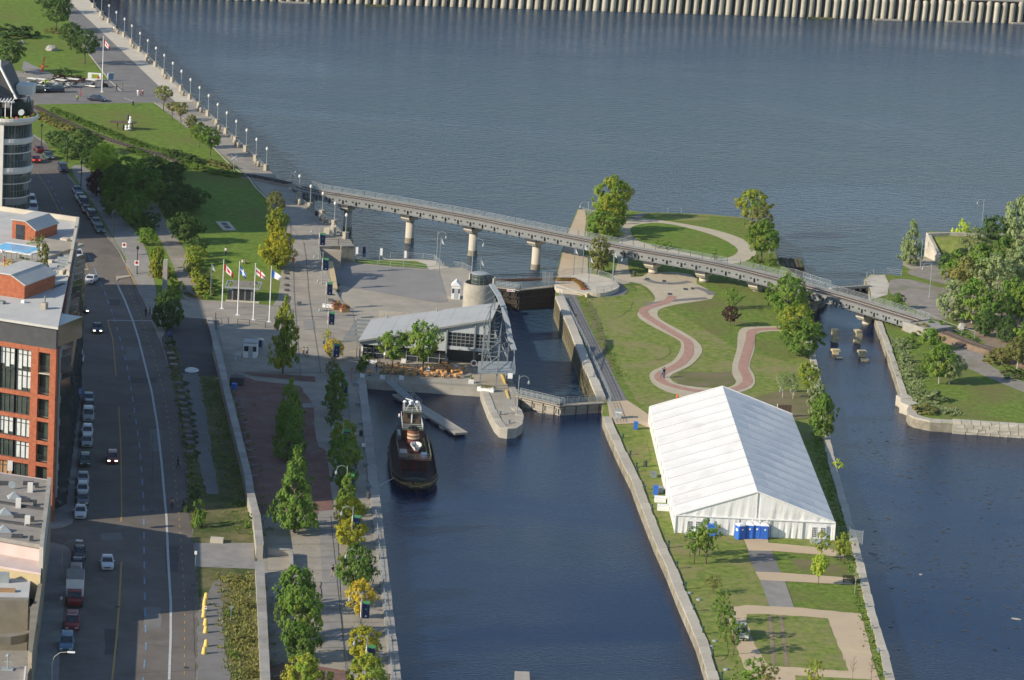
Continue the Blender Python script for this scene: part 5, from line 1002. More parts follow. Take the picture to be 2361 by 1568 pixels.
railing('pale mesh fence beside the railway on the right bank', [G(2122, 738, .8), G(2175, 762, .5), G(2216, 777, .3), G(2246, 785, .1)], 1.8, 4.5, 2, name='fence', cat='fence', pr=.06)
# ---- railings elsewhere
railing('railing along the terrace edge above the tugboat', [(841, 876), (870, 877), (960, 882), (1040, 888), (1095, 893)], 1.0, 5, 4)
railing('railing around the river side of the island tip path', [q(2, 1, 650, 390), q(2, 1, 720, 410), q(2, 1, 790, 425)], 1.0, 2.5, 4)
railing('curved railing along the far edge of the round platform', [G(1286, 640, .8), G(1300, 634, .8), G(1340, 630, .8), G(1362, 631, .8)], 1.05, 3, 3)
railing('curved railing along the right edge of the round platform', [G(1360, 631, .8), G(1380, 635, .8), G(1408, 644, .8), G(1424, 656, .8), G(1424, 662, .8), G(1410, 669, .8), G(1392, 673, .8), G(1375, 674, .8)], 1.05, 3, 4)
railing('railing along the lock wall on the island side', [(1290, 682), (1300, 697), (1325, 745), (1352, 800), (1380, 860), (1400, 905), (1408, 925)], 1.05, 2.6, 4)
railing('railing continuing from the lock gate to the white cabinet', [(1403, 930), (1412, 955), (1420, 975)], 1.05, 2, 4)
railing('railing at the lower plaza edge beside the lawn', [(764, 604), (816, 608), (870, 612), (930, 618), (985, 624)], 1.0, 3.4, 2)
railing('river walk railing behind the white banners', [(900, 594), (940, 594), (975, 596), (1000, 600), (1012, 612)], 1.0, 2.4, 3)
railing('stair railing at the river walk corner', [(1000, 600), (1010, 608), (1018, 616)], 1.1, 1.2, 4)
railing('railing between the river walk corner and the silo', [(1022, 616), (1045, 614), (1065, 617), (1088, 628)], 1.0, 2, 4)
railing('river railing between the lone poplar and the weir', [(1998, 640), (2014, 633), (2043, 631), (2078, 635)], 1.1, 3.5, 3)
railing('railing on the island near the weir walkway', [(1800, 628), (1835, 634), (1868, 646), (1915, 660)], 1.1, 2.4, 5)
railing('hand railing on the basin promenade, beside the coping', [(866, 1190), (872, 1250), (880, 1330), (888, 1400), (894, 1470), (903, 1560), (915, 1690)], 1.0, 4, 2, 'galv')
railing('railing on the sloping quay wing wall at the woodland', [G(2140, 570, 2.9), G(2160, 592, 1.3), G(2168, 602, .6)], 1.1, 2, 3)
railing('wooden barrier by the oval path at the river', [(1540, 492), (1570, 492)], 1.2, 6, 2)
railing('low fence behind the flagpoles', [(548, 748), (575, 750), (612, 756)], 1.0, 4, 2, 'dark_steel')
railing('low fence left of the flagpoles', [(497, 735), (498, 760)], 1.2, 3, 2, 'dark_steel')
# ---- retaining wall between the street strip and the quay
rwp = [(497, 790, 2), (512, 850, 2), (525, 909, 2), (550, 1009, 2), (572, 1096, 2), (577, 1134, 2), (588, 1178, 2), (592, 1191, 2), (599, 1256, 2)]
rt = thing('retaining_wall', 'long concrete retaining wall between the weedy strip and the brick-paved quay', 'wall')
def wallseg(a, b, w, z0, t, name='wall_section', mat='wall_concrete', capm='stone_gray'):
 d = (b-a); d.z = 0; d.normalize(); n_ = Vector((-d.y, d.x, 0))*w/2; m = MB()
 m.add([a-n_, b-n_, b+n_, a+n_]+[Vector((p.x, p.y, z0)) for p in (a-n_, b-n_, b+n_, a+n_)], [(0, 1, 2, 3), (0, 4, 5, 1), (1, 5, 6, 2), (2, 6, 7, 3), (3, 7, 4, 0), (7, 6, 5, 4)])
 o = m.obj(name, mat, t)
 L = (b-a).length; k = max(1, round(L/3)); rd = random.Random(int(L*100))
 for i in range(k):
  p = a+(b-a)*(i/k); q_ = a+(b-a)*((i+.985)/k); c = MB(); c.bar(p+Vector((0, 0, .06)), q_+Vector((0, 0, .06)), w+.16+rd.uniform(-.03, .03), .13); c.obj('cap_stone', capm, o)
PW = [G(*p) for p in rwp]
for a, b in zip(PW[:-1], PW[1:]): wallseg(a, b, .95, -.1, rt)
t2 = thing('retaining_wall', 'lower stretch of the concrete retaining wall beside the yellow bollards', 'wall')
PW = [G(*p) for p in [(598, 1296, 1.7), (603, 1380, 1.7), (607, 1466, 1.7), (612, 1568, 1.7), (616, 1690, 1.7)]]
for a, b in zip(PW[:-1], PW[1:]): wallseg(a, b, 1.05, -.1, t2)
t3 = thing('low_wall', 'low pale kerb wall between the asphalt yard and the quay forecourt', 'wall')
PW = [G(*p) for p in [(483, 733, .5), (497, 790, .5)]]
for a, b in zip(PW[:-1], PW[1:]): wallseg(a, b, .8, -.1, t3)
t4 = thing('stepped_wall', 'concrete stair block against the lower retaining wall', 'wall')
a, b = G(618, 1266, .9), G(670, 1268, .9); wallseg(a, b, .3, -.1, t4); wallseg(G(671, 1268, .9), G(673, 1312, .9), .3, -.1, t4)
# platform stairs and face at the promenade end
stt = thing('promenade_stairs', 'concrete stairs from the upper promenade down to the lower plaza', 'stairs', GL(737, 568))
A0 = GL(738, 569); A1 = GL(788, 568)
for k in range(12):
 z = 3.0-.25*(k+1); m = MB(); dy = .42*(k+1)
 m.box(A0.x+.1, A0.x+4.2, A0.y-dy-.42, A0.y-dy, -.1, z); m.obj('step', 'concrete', stt, -stt.location)
wl_ = thing('platform_wall', 'brownish concrete end wall of the upper promenade above the lower plaza', 'wall')
t = wl_; wallseg(GL(786, 568), GL(816, 567.5), .5, -.1, wl_, 'wall_section', 'quay_wall')
w3 = thing('plaza_side_wall', 'ochre-edged wall where the upper promenade stands above the plaza', 'wall')
a = GL(762, 604); b = GL(768, 635); c = GL(773, 666)
for p_, q_ in ((a, b), (b, c)): wallseg(p_+Vector((0, 0, .02)), q_+Vector((0, 0, .02)), .7, -.2, w3, 'wall_section', 'ochre', 'ochre')
railing('railing on the end wall of the upper promenade', [GL(742, 566), GL(780, 564), GL(812, 563)], 1.1, 3, 3, 'dark_steel')
for k, (x, y, w, h, lb) in enumerate(((570, 185, .9, 2.1, 'pale stone monolith at the end of the promenade, middle one'), (607, 175, .9, 2.1, 'pale stone monolith at the end of the promenade, right one'), (495, 140, 1.3, 1.3, 'leaning pale stone slab left of the two monoliths'))):
 p = GL(680.2+x/6.8, 507.2+(y+70)/6.8); m = MB(); m.add([(-w/2, -.3, 0), (w/2, -.3, 0), (w/2*.8, -.2, h), (-w/2*.8, -.2, h-.3), (-w/2, .3, 0), (w/2, .3, 0), (w/2*.8, .25, h), (-w/2*.8, .25, h-.3)], [(0, 1, 2, 3), (5, 4, 7, 6), (1, 5, 6, 2), (4, 0, 3, 7), (3, 2, 6, 7), (0, 4, 5, 1)]); setp(m.obj('stone_monolith', 'concrete_pale', None, p), lb, 'monument', 'stone monoliths')
# ---- round platform by the lock
rp_ = [(1284, 641), (1300, 635), (1340, 631), (1362, 631), (1382, 635), (1410, 643.5), (1426, 655), (1427, 662), (1412, 670), (1392, 675), (1367, 675), (1335, 671), (1283, 664)]
P = [G(u, v, .8) for u, v in spline(rp_, 3)]; o0 = P[0].copy(); o0.z = 0
t = thing('round_platform', 'raised round concrete viewing platform beside the lock', 'platform', o0)
m = MB(); m.prism([(p.x-o0.x, p.y-o0.y) for p in P], 0, .8); m.obj('platform_wall', 'concrete_pale', t)
def pp(pts, z, h, mat, name):
 Q = [G(u, v, z) for u, v in pts]; m = MB(); m.prism([(p.x-o0.x, p.y-o0.y) for p in Q], z, z+h); return m.obj(name, mat, t)
pp([(1290, 652), (1330, 652), (1344, 660), (1338, 668), (1290, 662)], .8, .03, 'sand', 'sand_court')
pp([(1350, 634), (1405, 645), (1420, 658), (1395, 668), (1350, 668), (1352, 650)], .8, .02, 'concrete_pale', 'paving')
for k in range(26):
 a = k/25; u = 1288+a*66 if a < .75 else 1288+.75*66+(a-.75)*40; v = 647+ (0 if a < .5 else (a-.5)**1.5*60)
 p = G(u, v, .8)-o0; p.z = .8; m = MB(); link(CR['bush'][k % 2], 'flower_clump', t, 'flower_red' if k % 2 else 'leaf_mid', p, k, (.6, .6, .6))
S('platform_apron', [(1330, 673), (1340, 680), (1400, 686), (1440, 680), (1447, 670), (1430, 655), (1420, 670), (1380, 678)], 'sidewalk', .07, F)
mk('gate_wood', (.035, .028, .022), (.06, .048, .036), 1, 7, .85)
# ---- lock gates (mitre gates) with walkways
def gate(label, pts, zt, zb, mat, rails=True, facemat='wood_dark'):
 t = thing('lock_gate', label, 'lock gate'); P = [G(u, v, zt) for u, v in pts]; t.location = (P[0].x, P[0].y, 0)
 for a, b in zip(P[:-1], P[1:]):
  a = a-t.location; b = b-t.location; d = (b-a); L = d.length; d.normalize(); n_ = Vector((-d.y, d.x, 0)); n_ = n_ if n_.y > 0 else -n_
  z0 = Vector((0, 0, 1))
  m = MB(); m.bar(a+n_*.7-z0*.08, b+n_*.7-z0*.08, 1.4, .16); lf = m.obj('gate_walkway', 'concrete', t)
  k = int(L/.45)
  for i in range(k):
   p0_ = a+d*(i*L/k)+n_*.7; m = MB(); h = zt-.3-zb; m.box(0, L/k-.03, -.2, .2, zb, zt-.3); pl = m.obj('gate_plank', facemat, lf, (p0_.x, p0_.y, 0), math.atan2(d.y, d.x))
  for zz in (zt-.5, zt-1.6, zt-2.8):
   if zz > zb: m = MB(); A = Vector((a.x, a.y, zz)); B = Vector((b.x, b.y, zz)); m.bar(A+n_*.35, B+n_*.35, .3, .25); m.obj('gate_beam', facemat, lf)
  for i in range(4):
   p0_ = a+d*((i+.5)*L/4); m = MB(); m.bar(Vector((p0_.x, p0_.y, zt-.35))+n_*.15, Vector((p0_.x, p0_.y, max(zb, zt-2)))+n_*.15, .16); m.obj('gate_strut', 'dark_steel', lf)
  for off_ in (.05, 1.35):
   m = MB()
   for zz in (.3, .55, .8, 1.05): m.bar(a+n_*off_+z0*zz, b+n_*off_+z0*zz, .05)
   for i in range(9): p0_ = a.lerp(b, i/8)+n_*off_; m.bar(p0_, p0_+z0*1.05, .06)
   m.obj('gate_railing', 'galv', lf)
 return t
gate('lower lock gates with a grey railed walkway beside the pier head', [(1188, 912), (1290, 936), (1396, 929)], .25, ZBAS-2, 'x', True, 'wood_grey')
gt = gate('upper lock gates with tall dark timber doors below the walkway', [(1128, 660), (1197, 669), (1286, 660)], .25, ZRIV-1, 'x', True, 'gate_wood')
p = G(1178, 668, .25); m = MB(); m.box(-.75, .75, -.08, -.02, -.05, .42); sg = m.obj('sign_board', 'white', None, (p.x, p.y-.35, .02), -.05); setp(sg, 'white and red warning sign on the upper lock gate', 'sign')
for k in range(5):
 m = MB(); m.box(-.68+.2*k, -.55+.2*k, -.09, -.082, .08, .3); m.obj('sign_letter', 'red', sg)
m = MB(); m.lathe([(.12, 0), (.12, .01)], 12); o = m.obj('sign_symbol', 'black', sg, (.55, -.085, .19)); o.rotation_euler = (R(90), 0, 0)
t = thing('footbridge', 'dark-railed narrow footbridge over the river entrance of the lock', 'bridge', G(1110, 648, .4)); a = Vector((0, 0, 0)); b = G(1286, 643, .4)-t.location
m = MB(); m.bar(a, b, 1.5, .3); m.obj('deck', 'wood_dark', t); m = MB(); m.bar(a+Vector((0, -.7, 1)), b+Vector((0, -.7, 1)), .1); m.bar(a+Vector((0, .7, 1)), b+Vector((0, .7, 1)), .1)
for i in range(12): m.bar(a.lerp(b, i/11)+Vector((0, -.7, 0)), a.lerp(b, i/11)+Vector((0, -.7, 1)), .06)
m.obj('railing', 'dark_steel', t); m = MB(); m.bar(a+Vector((0, -.78, .25)), b+Vector((0, -.78, .25)), .05, .3); m.obj('fascia', 'brick_paving', t)
t = thing('mesh_screen', 'tall grey perforated screen standing on the upper lock gate', 'screen', G(1261, 662, .2))
m = MB()
for k in range(17): m.bar((-1+k*.125, 0, .9), (-1+k*.125, 0, 2.9), .03)
for k in range(16): m.bar((-1, 0, .9+k*.13), (1, 0, .9+k*.13), .03)
m.obj('mesh', 'galv', t); m = MB(); m.bar((-.4, 0, 0), (-.4, 0, 2.9), .1); m.bar((.3, 0, 0), (.3, 0, 2.9), .1); m.obj('frame', 'galv', t)
t = thing('gate_beam', 'long balance beam reaching over the grass from the upper lock gate', 'beam', G(1281, 661, .5)); b = G(1355, 681, .5)-t.location; m = MB(); m.bar((0, 0, .3), b+Vector((0, 0, .1)), .35, .45); m.obj('timber', 'wood_grey', t); m = MB(); m.bar(b*.96, b*1.02, .7, .7); m.obj('end_weight', 'ochre', t)
# weir
t = thing('weir', 'low weir with dark posts between the island and the right bank', 'weir', G(1914, 667, 0)); b = G(2006, 661, 0)-t.location
m = MB(); m.bar((0, 0, .1), b+Vector((0, 0, .1)), .8, .45); m.obj('beam', 'wood_grey', t)
m = MB(); m.bar((0, .3, -2.6), b+Vector((0, .3, -2.6)), .3, 5); m.obj('weir_plate', 'dark_steel', t)
for i in range(6): m = MB(); p = b*(i+.5)/6; m.bar(p+Vector((0, -.5, .0)), p+Vector((0, -.5, -3)), .35, .5); m.obj('weir_post', 'trim_dark', t)
m = MB()
for i in range(14): p = b*(i+.5)/14; m.bar(p, p+Vector((0, 0, 1.0)), .05)
m.bar((0, 0, 1.0), b+Vector((0, 0, 1.0)), .04); m.obj('railing', 'dark_steel', t)
# old timber dock in the river
t = thing('timber_dock', 'dark timber cribwork in the river beside the island', 'dock', G(1795, 606, -2.4)); m = MB(); m.box(-.5, 5, -4, 4.5, -2.5, 0); m.obj('crib', 'wood_dark', t)
for k in range(6): m = MB(); m.box(-.4+k*.9, .3+k*.9, -4.1, 4.6, .01, .16); m.obj('plank', 'weeds' if k % 2 else 'wood_dark', t)
# channel stubs
mk('ochre_pale', (.50, .42, .24), (.56, .48, .3), 1, 5, .9, c=(.2, .16, .1), cscale=1, cpos=.6)
g = 'old concrete stubs standing in the side channel'
def stub(x, y, tiers, lb):
 p = G(*x, ZBAS); t = thing('concrete_stub', lb, 'pillar', p, .1, g); z = -.8
 for i, (w, h, dx) in enumerate(tiers): m = MB(); m.box(-w/2, w/2, -.6, .6, 0, h); m.obj('block', 'ochre_pale', t, (dx, 0, z), .1*i); z += h
stub((1923, 788), 0, [(1.1, 1.1, 0), (1.1, .7, .15), (1.0, .7, 0), (1.1, .6, .1)], 'stack of pale concrete blocks in the channel, back left one')
stub((1975, 790), 0, [(1.1, 1.1, 0), (1.1, .8, .1), (1.1, .7, .2), (1.1, .6, 0)], 'stack of pale concrete blocks in the channel, back right one')
stub((1926, 816), 0, [(1.0, 1.3, 0), (1.5, .35, 0)], 'short concrete block with dark cap in the channel, left one')
stub((1988, 822), 0, [(1.1, 1.5, 0), (1.5, .4, -.1)], 'short concrete block with dark cap in the channel, right one')
stub((1935, 826), 0, [(1.3, .95, 0)], 'flat rubble block awash in the channel, left one'); stub((1994, 831), 0, [(1.5, 1.05, 0)], 'flat rubble block awash in the channel, right one')
# stone block wall at the right
t = thing('stone_block_wall', 'old wall of big pale stone blocks along the water at the right edge', 'wall', G(2197, 977, 0)); a = Vector((0, 0, 0)); b = G(2500, 997, 0)-t.location; L = b.length; d = b.normalized(); rd = random.Random(5)
for row, (z, h, ins) in enumerate(((-2.6, .8, .3), (-1.75, .6, .45), (-1.12, .55, .3), (-.54, .55, .15), (.04, .5, -.1))):
 x = 0
 while x < L:
  w = rd.uniform(1.1, 2.4); m = MB(); e1, e2, e3 = (rd.uniform(-.05, .05) for _ in range(3))
  m.add([(0, -ins-.35+e1, 0), (w-.06, -ins-.35+e2, 0), (w-.06, 1.2, 0), (0, 1.2, 0), (.03, -ins-.3+e2, h+e3), (w-.09, -ins-.3+e1, h), (w-.09, 1.2, h), (.03, 1.2, h)], [(0, 1, 5, 4), (1, 2, 6, 5), (2, 3, 7, 6), (3, 0, 4, 7), (4, 5, 6, 7), (0, 3, 2, 1)])
  m.obj('stone_block', 'stone', t, d*x+Vector((0, 0, z)), math.atan2(d.y, d.x)); x += w
coping('rounded pale kerb at the bank corner by the old stone wall', [(2095, 938), (2091, 950), (2096, 960), (2108, 966), (2145, 974), (2197, 977)], 1.5, 2.2, 'stone', 1, h=.3)
for k, (u, v, w) in enumerate(((2094, 925, 2.6), (2086, 918, 2.2), (2098, 934, 2.4))):
 p = G(u, v, 0); m = MB(); m.box(-w/2, w/2, -1.2, 1.2, -1.6, .15+.1*k); setp(m.obj('stone_block', 'stone', None, p, .3*k), ['large pale stone block at the channel corner, lower one', 'large pale stone block at the channel corner, upper left one', 'large pale stone block at the channel corner, nearest the kerb'][k], 'stone')
# ---- restaurant
def Z5(x, y): return (795.4+x/5.667, 680.2+y/5.667)
fl = G(830.7, 783.4, 3.3); frr = G(1132.4, 733.5, 8.9); bkl = G(823.6, 732.3, 3.5); bkr = G(1123.6, 695.2, 9.1)
O = Vector((fl.x, fl.y, 0)); d = Vector((frr.x-fl.x, frr.y-fl.y, 0)); Lr = d.length; ang = math.atan2(d.y, d.x)
rs = thing('restaurant_pavilion', 'grey metal restaurant pavilion with a sloping roof rising to the right above a terrace', 'building', O, ang)
def toR(u, v, z): p = G(u, v, z)-O; c, s_ = math.cos(-ang), math.sin(-ang); return Vector((p.x*c-p.y*s_, p.x*s_+p.y*c, z))
def zr(x): return 3.3+5.6*x/Lr
D1 = toR(823.6, 732.3, 3.5).y; D2 = toR(1123.6, 695.2, 9.1).y
nb = 9
for i in range(nb):                                                      # standing-seam roof in bays
 x0, x1 = Lr*i/nb-.3*(i == 0), Lr*(i+1)/nb+.25*(i == nb-1); y0 = -.5; ya, yb = D1+(D2-D1)*i/nb, D1+(D2-D1)*(i+1)/nb
 m = MB(); m.add([(x0+.01, y0, zr(x0)), (x1-.01, y0, zr(x1)), (x1-.01, yb, zr(x1)+.2), (x0+.01, ya, zr(x0)+.2)]+[(x0+.01, y0, zr(x0)-.25), (x1-.01, y0, zr(x1)-.25), (x1-.01, yb, zr(x1)-.05), (x0+.01, ya, zr(x0)-.05)], [(0, 1, 2, 3), (7, 6, 5, 4), (0, 4, 5, 1), (1, 5, 6, 2), (2, 6, 7, 3), (3, 7, 4, 0)]); m.obj('roof', 'metal_roof', rs)
m = MB(); m.bar((-.3, -.56, zr(0)-.2), (Lr+.2, -.56, zr(Lr)-.2), .12, .3); m.obj('gutter', 'pale_steel', rs)
def slab(name, x0, x1, z0f, z1f, mat, y=0., th=.15, par=rs):
 g0 = z0f if callable(z0f) else (lambda x: z0f); g1 = z1f if callable(z1f) else (lambda x: z1f)
 m = MB(); m.add([(x0, y, g0(x0)), (x1, y, g0(x1)), (x1, y, g1(x1)), (x0, y, g1(x0)), (x0, y+th, g0(x0)), (x1, y+th, g0(x1)), (x1, y+th, g1(x1)), (x0, y+th, g1(x0))], [(0, 1, 2, 3), (5, 4, 7, 6), (1, 5, 6, 2), (4, 0, 3, 7), (3, 2, 6, 7), (0, 4, 5, 1)]); return m.obj(name, mat, par)
xm = toR(*Z5(1345, 860), 0).x; xn = toR(*Z5(1720, 860), 0).x
rim = lambda x: zr(x)-.28
slab('wall_panel', .1, xm*.5, lambda x: 2.55, rim, 'cladding'); slab('wall_panel', xm*.5+.03, xm-.1, 2.55, rim, 'cladding')
slab('wall_panel', xm+.15, xn-.1, 5.9, rim, 'cladding'); slab('wall_panel', xn+.15, Lr-.2, 5.9, rim, 'cladding')
slab('wall_panel', xm+.15, Lr-.2, 2.9, 3.5, 'cladding', -.05, .3)
for x0, x1, nx in ((xm+.2, xn-.15, 6), (xn+.2, Lr-.3, 3)):
 w = slab('window', x0, x1, 3.5, 5.9, 'glass_dark', .1, .05)
 f = MB()
 for k in range(nx+1): xx = x0+(x1-x0)*k/nx; f.box(xx-.05, xx+.05, -.02, .1, 3.5, 5.9)
 for k in range(5): zz = 3.5+2.4*k/4; f.box(x0, x1, -.03, .09, zz-.05, zz+.05)
 f.obj('window_frame', 'pale_steel', w)
slab('glass_wall', .3, xm-.2, 0, 2.5, 'glass_dark', 1.2, .05)
f = MB(); x = .3
while x < xm: f.box(x-.06, x+.06, 1.05, 1.18, 0, 2.5); x += 1.9
for zz in (.9, 1.7, 2.45): f.box(.3, xm-.2, 1.07, 1.15, zz-.04, zz+.04)
f.obj('glass_frame', 'galv', rs)
m = MB(); m.add([(.3, 4, 0), (Lr-.3, 4, 0), (Lr-.3, 4, zr(Lr)-.4), (.3, 4, zr(0)-.4), (.3, D1-.5, 0), (Lr-.3, D2-.5, 0), (Lr-.3, D2-.5, zr(Lr)-.3), (.3, D1-.5, zr(0)-.3)], [(0, 1, 2, 3), (5, 4, 7, 6), (1, 5, 6, 2), (4, 0, 3, 7), (3, 2, 6, 7)]); m.obj('inner_hall', 'trim_dark', rs)
for x in (0.05, xm, xn, Lr-.1): m = MB(); m.box(x-.12, x+.12, -.35, -.1, 0, zr(x)-.3); m.obj('column', 'grey_steel', rs)
m = MB(); m.box(.12, .4, 1, D1-.6, 0, 2.9); m.obj('side_wall', 'cream', rs)
for x, y in ((1205, 155), (545, 270)):
 p = toR(*Z5(x, y), 0); pz = 7.2 if x > 1000 else 4.6; p = toR(*Z5(x, y), pz); m = MB(); m.tube([(p.x, p.y, zr(p.x)), (p.x, p.y, zr(p.x)+.8)], .14); m.obj('roof_vent', 'galv', rs)
m = MB(); m.box(1.0, 13.5, D1+.3, D1+.8, 0, 5.0); m.obj('rear_screen', 'wall_concrete', rs)
m = MB(); m.box(10.8, 11.0, D1+.25, D1+.85, 0, 5.01); m.obj('screen_joint', 'concrete_pale', rs)
# ladder frames left of the roof
t = thing('pergola_frame', 'stack of grey louvred frames at the left end of the restaurant roof', 'pergola', O, ang)
for k in range(6):
 y = -.2+k*(D1-.5)/5; m = MB(); m.box(-3.0, -.4, y, y+.9, 3.0, 3.1); m.obj('louvre_frame', 'pale_steel', t)
 m = MB()
 for j in range(9): m.box(-2.9+j*.3, -2.75+j*.3, y+1.0, y+2.0, 2.95, 3.02)
 m.obj('slats', 'grey_steel', t)
m = MB()
for x, y in ((-2.9, 0), (-2.9, D1), (-.5, 0)): m.bar((x, y, 0), (x, y, 3), .12)
m.bar((-2.95, -.2, 2.95), (-2.95, D1, 2.95), .12); m.obj('posts', 'grey_steel', t)
# ---- silo and glass turret
C = G(1101, 737, 0); t = thing('concrete_silo', 'round concrete silo cut open at the top beside the restaurant roof', 'silo', C)
def arcwall(a0, a1, r0, r1, z0, z1, n=20):
 m = MB(); vs = []
 for k in range(n+1):
  a = a0+(a1-a0)*k/n; c, s_ = math.cos(a), math.sin(a); vs += [(r0*c, r0*s_, z0), (r1*c, r1*s_, z0), (r1*c, r1*s_, z1), (r0*c, r0*s_, z1)]
 fs = []
 for k in range(n):
  for j in range(4): fs.append((k*4+j, k*4+(j+1) % 4, (k+1)*4+(j+1) % 4, (k+1)*4+j))
 fs += [(3, 2, 1, 0), tuple(n*4+j for j in range(4))]
 m.add(vs, fs); me = m.me('silo_wall', False); bm = bmesh.new(); bm.from_mesh(me); bmesh.ops.recalc_face_normals(bm, faces=bm.faces[:]); bm.to_mesh(me); bm.free(); return me
link(arcwall(-math.pi*1.25, -.45, 2.55, 2.85, 0, 6.9, 30), 'silo_wall', t, 'wall_concrete'); link(arcwall(-.45, math.pi*.75, 2.55, 2.85, 0, 8.0, 24), 'silo_wall', t, 'wall_concrete')
m = MB(); m.lathe([(2.5, 0), (2.5, 5.6), (0, 5.6)], 24); m.obj('silo_floor', 'trim_dark', t)
t = thing('glass_turret', 'small round glazed turret inside the silo top', 'turret', C)
m = MB(); m.lathe([(1.45, 5.62), (1.45, 8.5)], 24); m.obj('glass', 'glass_green', t, smooth=True)
m = MB(); m.lathe([(1.5, 8.45), (1.55, 8.5), (1.55, 8.62), (1.2, 8.72), (0, 8.8)], 24); m.obj('turret_roof', 'galv', t)
for z in (6.2, 6.9, 7.6, 8.2): m = MB(); m.lathe([(1.46, z), (1.5, z), (1.5, z+.06), (1.46, z+.06)], 24); m.obj('band', 'grey_steel', t)
for k in range(12): a = k*math.pi/6; m = MB(); m.bar((1.47*math.cos(a), 1.47*math.sin(a), 5.6), (1.47*math.cos(a), 1.47*math.sin(a), 8.5), .06); m.obj('mullion', 'grey_steel', t)
# ---- steel truss stair tower at the lock
tw2 = thing('truss_tower', 'tall grey steel lattice tower with a curved rib and a platform between restaurant and lock', 'tower', G(1125, 880, 0)); o = tw2.location.copy()
def gp(u, v, z): p = G(u, v, 0)-o; p.z = z; return p
L4 = [(1106, 893, 10.5), (1143, 897, 8), (1130, 833, 11), (1153, 836, 9.0), (1166, 862, 5.6), (1120, 858, 11.5)]
legs = [gp(u, v, 0) for u, v, z in L4]
for (u, v, z), b in zip(L4, legs): m = MB(); m.bar(b, b+Vector((.25, .3, z)), .24); m.obj('leg', 'grey_steel', tw2)
rd = random.Random(4); pairs = [(0, 1), (1, 3), (2, 3), (0, 2), (4, 3)]
for i, j in pairs:
 hi, hj = L4[i][2], L4[j][2]; z = 3.0
 while z < min(hi, hj):
  m = MB(); z2 = min(z+2.5, min(hi, hj)); m.bar(legs[i]+Vector((0, 0, z)), legs[j]+Vector((0, 0, z2)), .1); m.bar(legs[i]+Vector((0, 0, z2)), legs[j]+Vector((0, 0, z2)), .1); m.obj('diagonal', 'grey_steel', tw2); z += 2.5
m = MB()
pl = [p for p in (gp(1100, 897, 0), gp(1185, 899, 0), gp(1182, 872, 0), gp(1100, 872, 0))]
m.prism([(p.x, p.y) for p in pl], 2.65, 2.95); m.obj('platform', 'galv', tw2)
rib = [gp(1125, 800, 11.2), gp(1140, 815, 10.6), gp(1152.7, 830, 9.6), gp(1162.7, 845, 7.9), gp(1172.7, 857, 5.6), gp(1182, 866, 4.4)]
m = MB()
for a, b in zip(rib[:-1], rib[1:]): m.bar(a, b, .25, .9, up=(1, 0, 0))
m.obj('curved_rib', 'galv', tw2)
for a, b in zip(rib[:-1], rib[1:]):
 for k in range(2):
  p = a.lerp(b, k/2); m = MB(); m.bar(p, Vector((p.x-2.4, p.y-.5, p.z-1.6)), .08); m.obj('rib_strut', 'grey_steel', tw2)
for k, (a, b) in enumerate([(rib[-1], pl[1]+Vector((0, 0, 2.9))), (rib[-1]+Vector((-.3, 0, 0)), pl[0]+Vector((0, 0, 6))), (gp(1166, 862, 2.9), gp(1128, 820, 6.5)), (gp(1106, 893, 10.5), gp(1132, 880, 2.9))]): m = MB(); m.bar(a, b, .14); m.obj('diagonal', 'galv', tw2)
railing('railing round the steel platform of the lattice tower', [o+pl[0]+Vector((0, 0, 2.95)), o+pl[1]+Vector((0, 0, 2.95)), o+pl[2]+Vector((0, 0, 2.95))], 1.0, 1.6, 3)
for k in range(10): m = MB(); p = gp(1120+2.2*k, 862-1.5*k, 2.9+.55*k); m.box(p.x-.5, p.x+.5, p.y-.15, p.y+.15, p.z, p.z+.05); m.obj('stair_tread', 'galv', tw2)
# ---- event tent
EV = 2.7; A = G(1558, 1187, EV); B = G(1926, 1205, EV); Cc = G(1475, 938, EV)
O = Vector((A.x, A.y, 0)); d = B-A; TWD = d.length; ang = math.atan2(d.y, d.x); e2 = Cc-A; TLN = e2.length; NB = 13; bay = TLN/NB; RH = EV+4.05
tn = thing('event_tent', 'huge white frame tent with a ridged roof standing on the island', 'tent', O, ang)
H2 = TWD/2
for i in range(NB):
 y0, y1 = i*bay+.05, (i+1)*bay-.05
 for sg in (0, 1):
  N = 5; m = MB(); vs = []
  for a in range(N+1):
   for b in range(N+1):
    s_, t_ = a/N, b/N; x = s_*H2; z = EV+4.05*s_+.0; sag = .22*math.sin(math.pi*t_)*math.sin(math.pi*min(1, s_*1.0))*(.6+.4*math.sin(7*s_+i)); xx = x if not sg else TWD-x
    vs.append((xx, y0+(y1-y0)*t_, z-sag))
  fs = []
  for a in range(N):
   for b in range(N):
    k = a*(N+1)+b; f = (k, k+N+1, k+N+2, k+1); fs.append(f if not sg else f[::-1])
  m.add(vs, fs); m.obj('roof_panel', 'canvas', tn, smooth=False)
for i in range(NB+1):
 y = i*bay
 m = MB(); m.bar((0, y, EV-.04), (H2, y, RH-.04), .12, .08); m.bar((TWD, y, EV-.04), (H2, y, RH-.04), .12, .08); m.obj('rafter', 'pale_steel', tn)
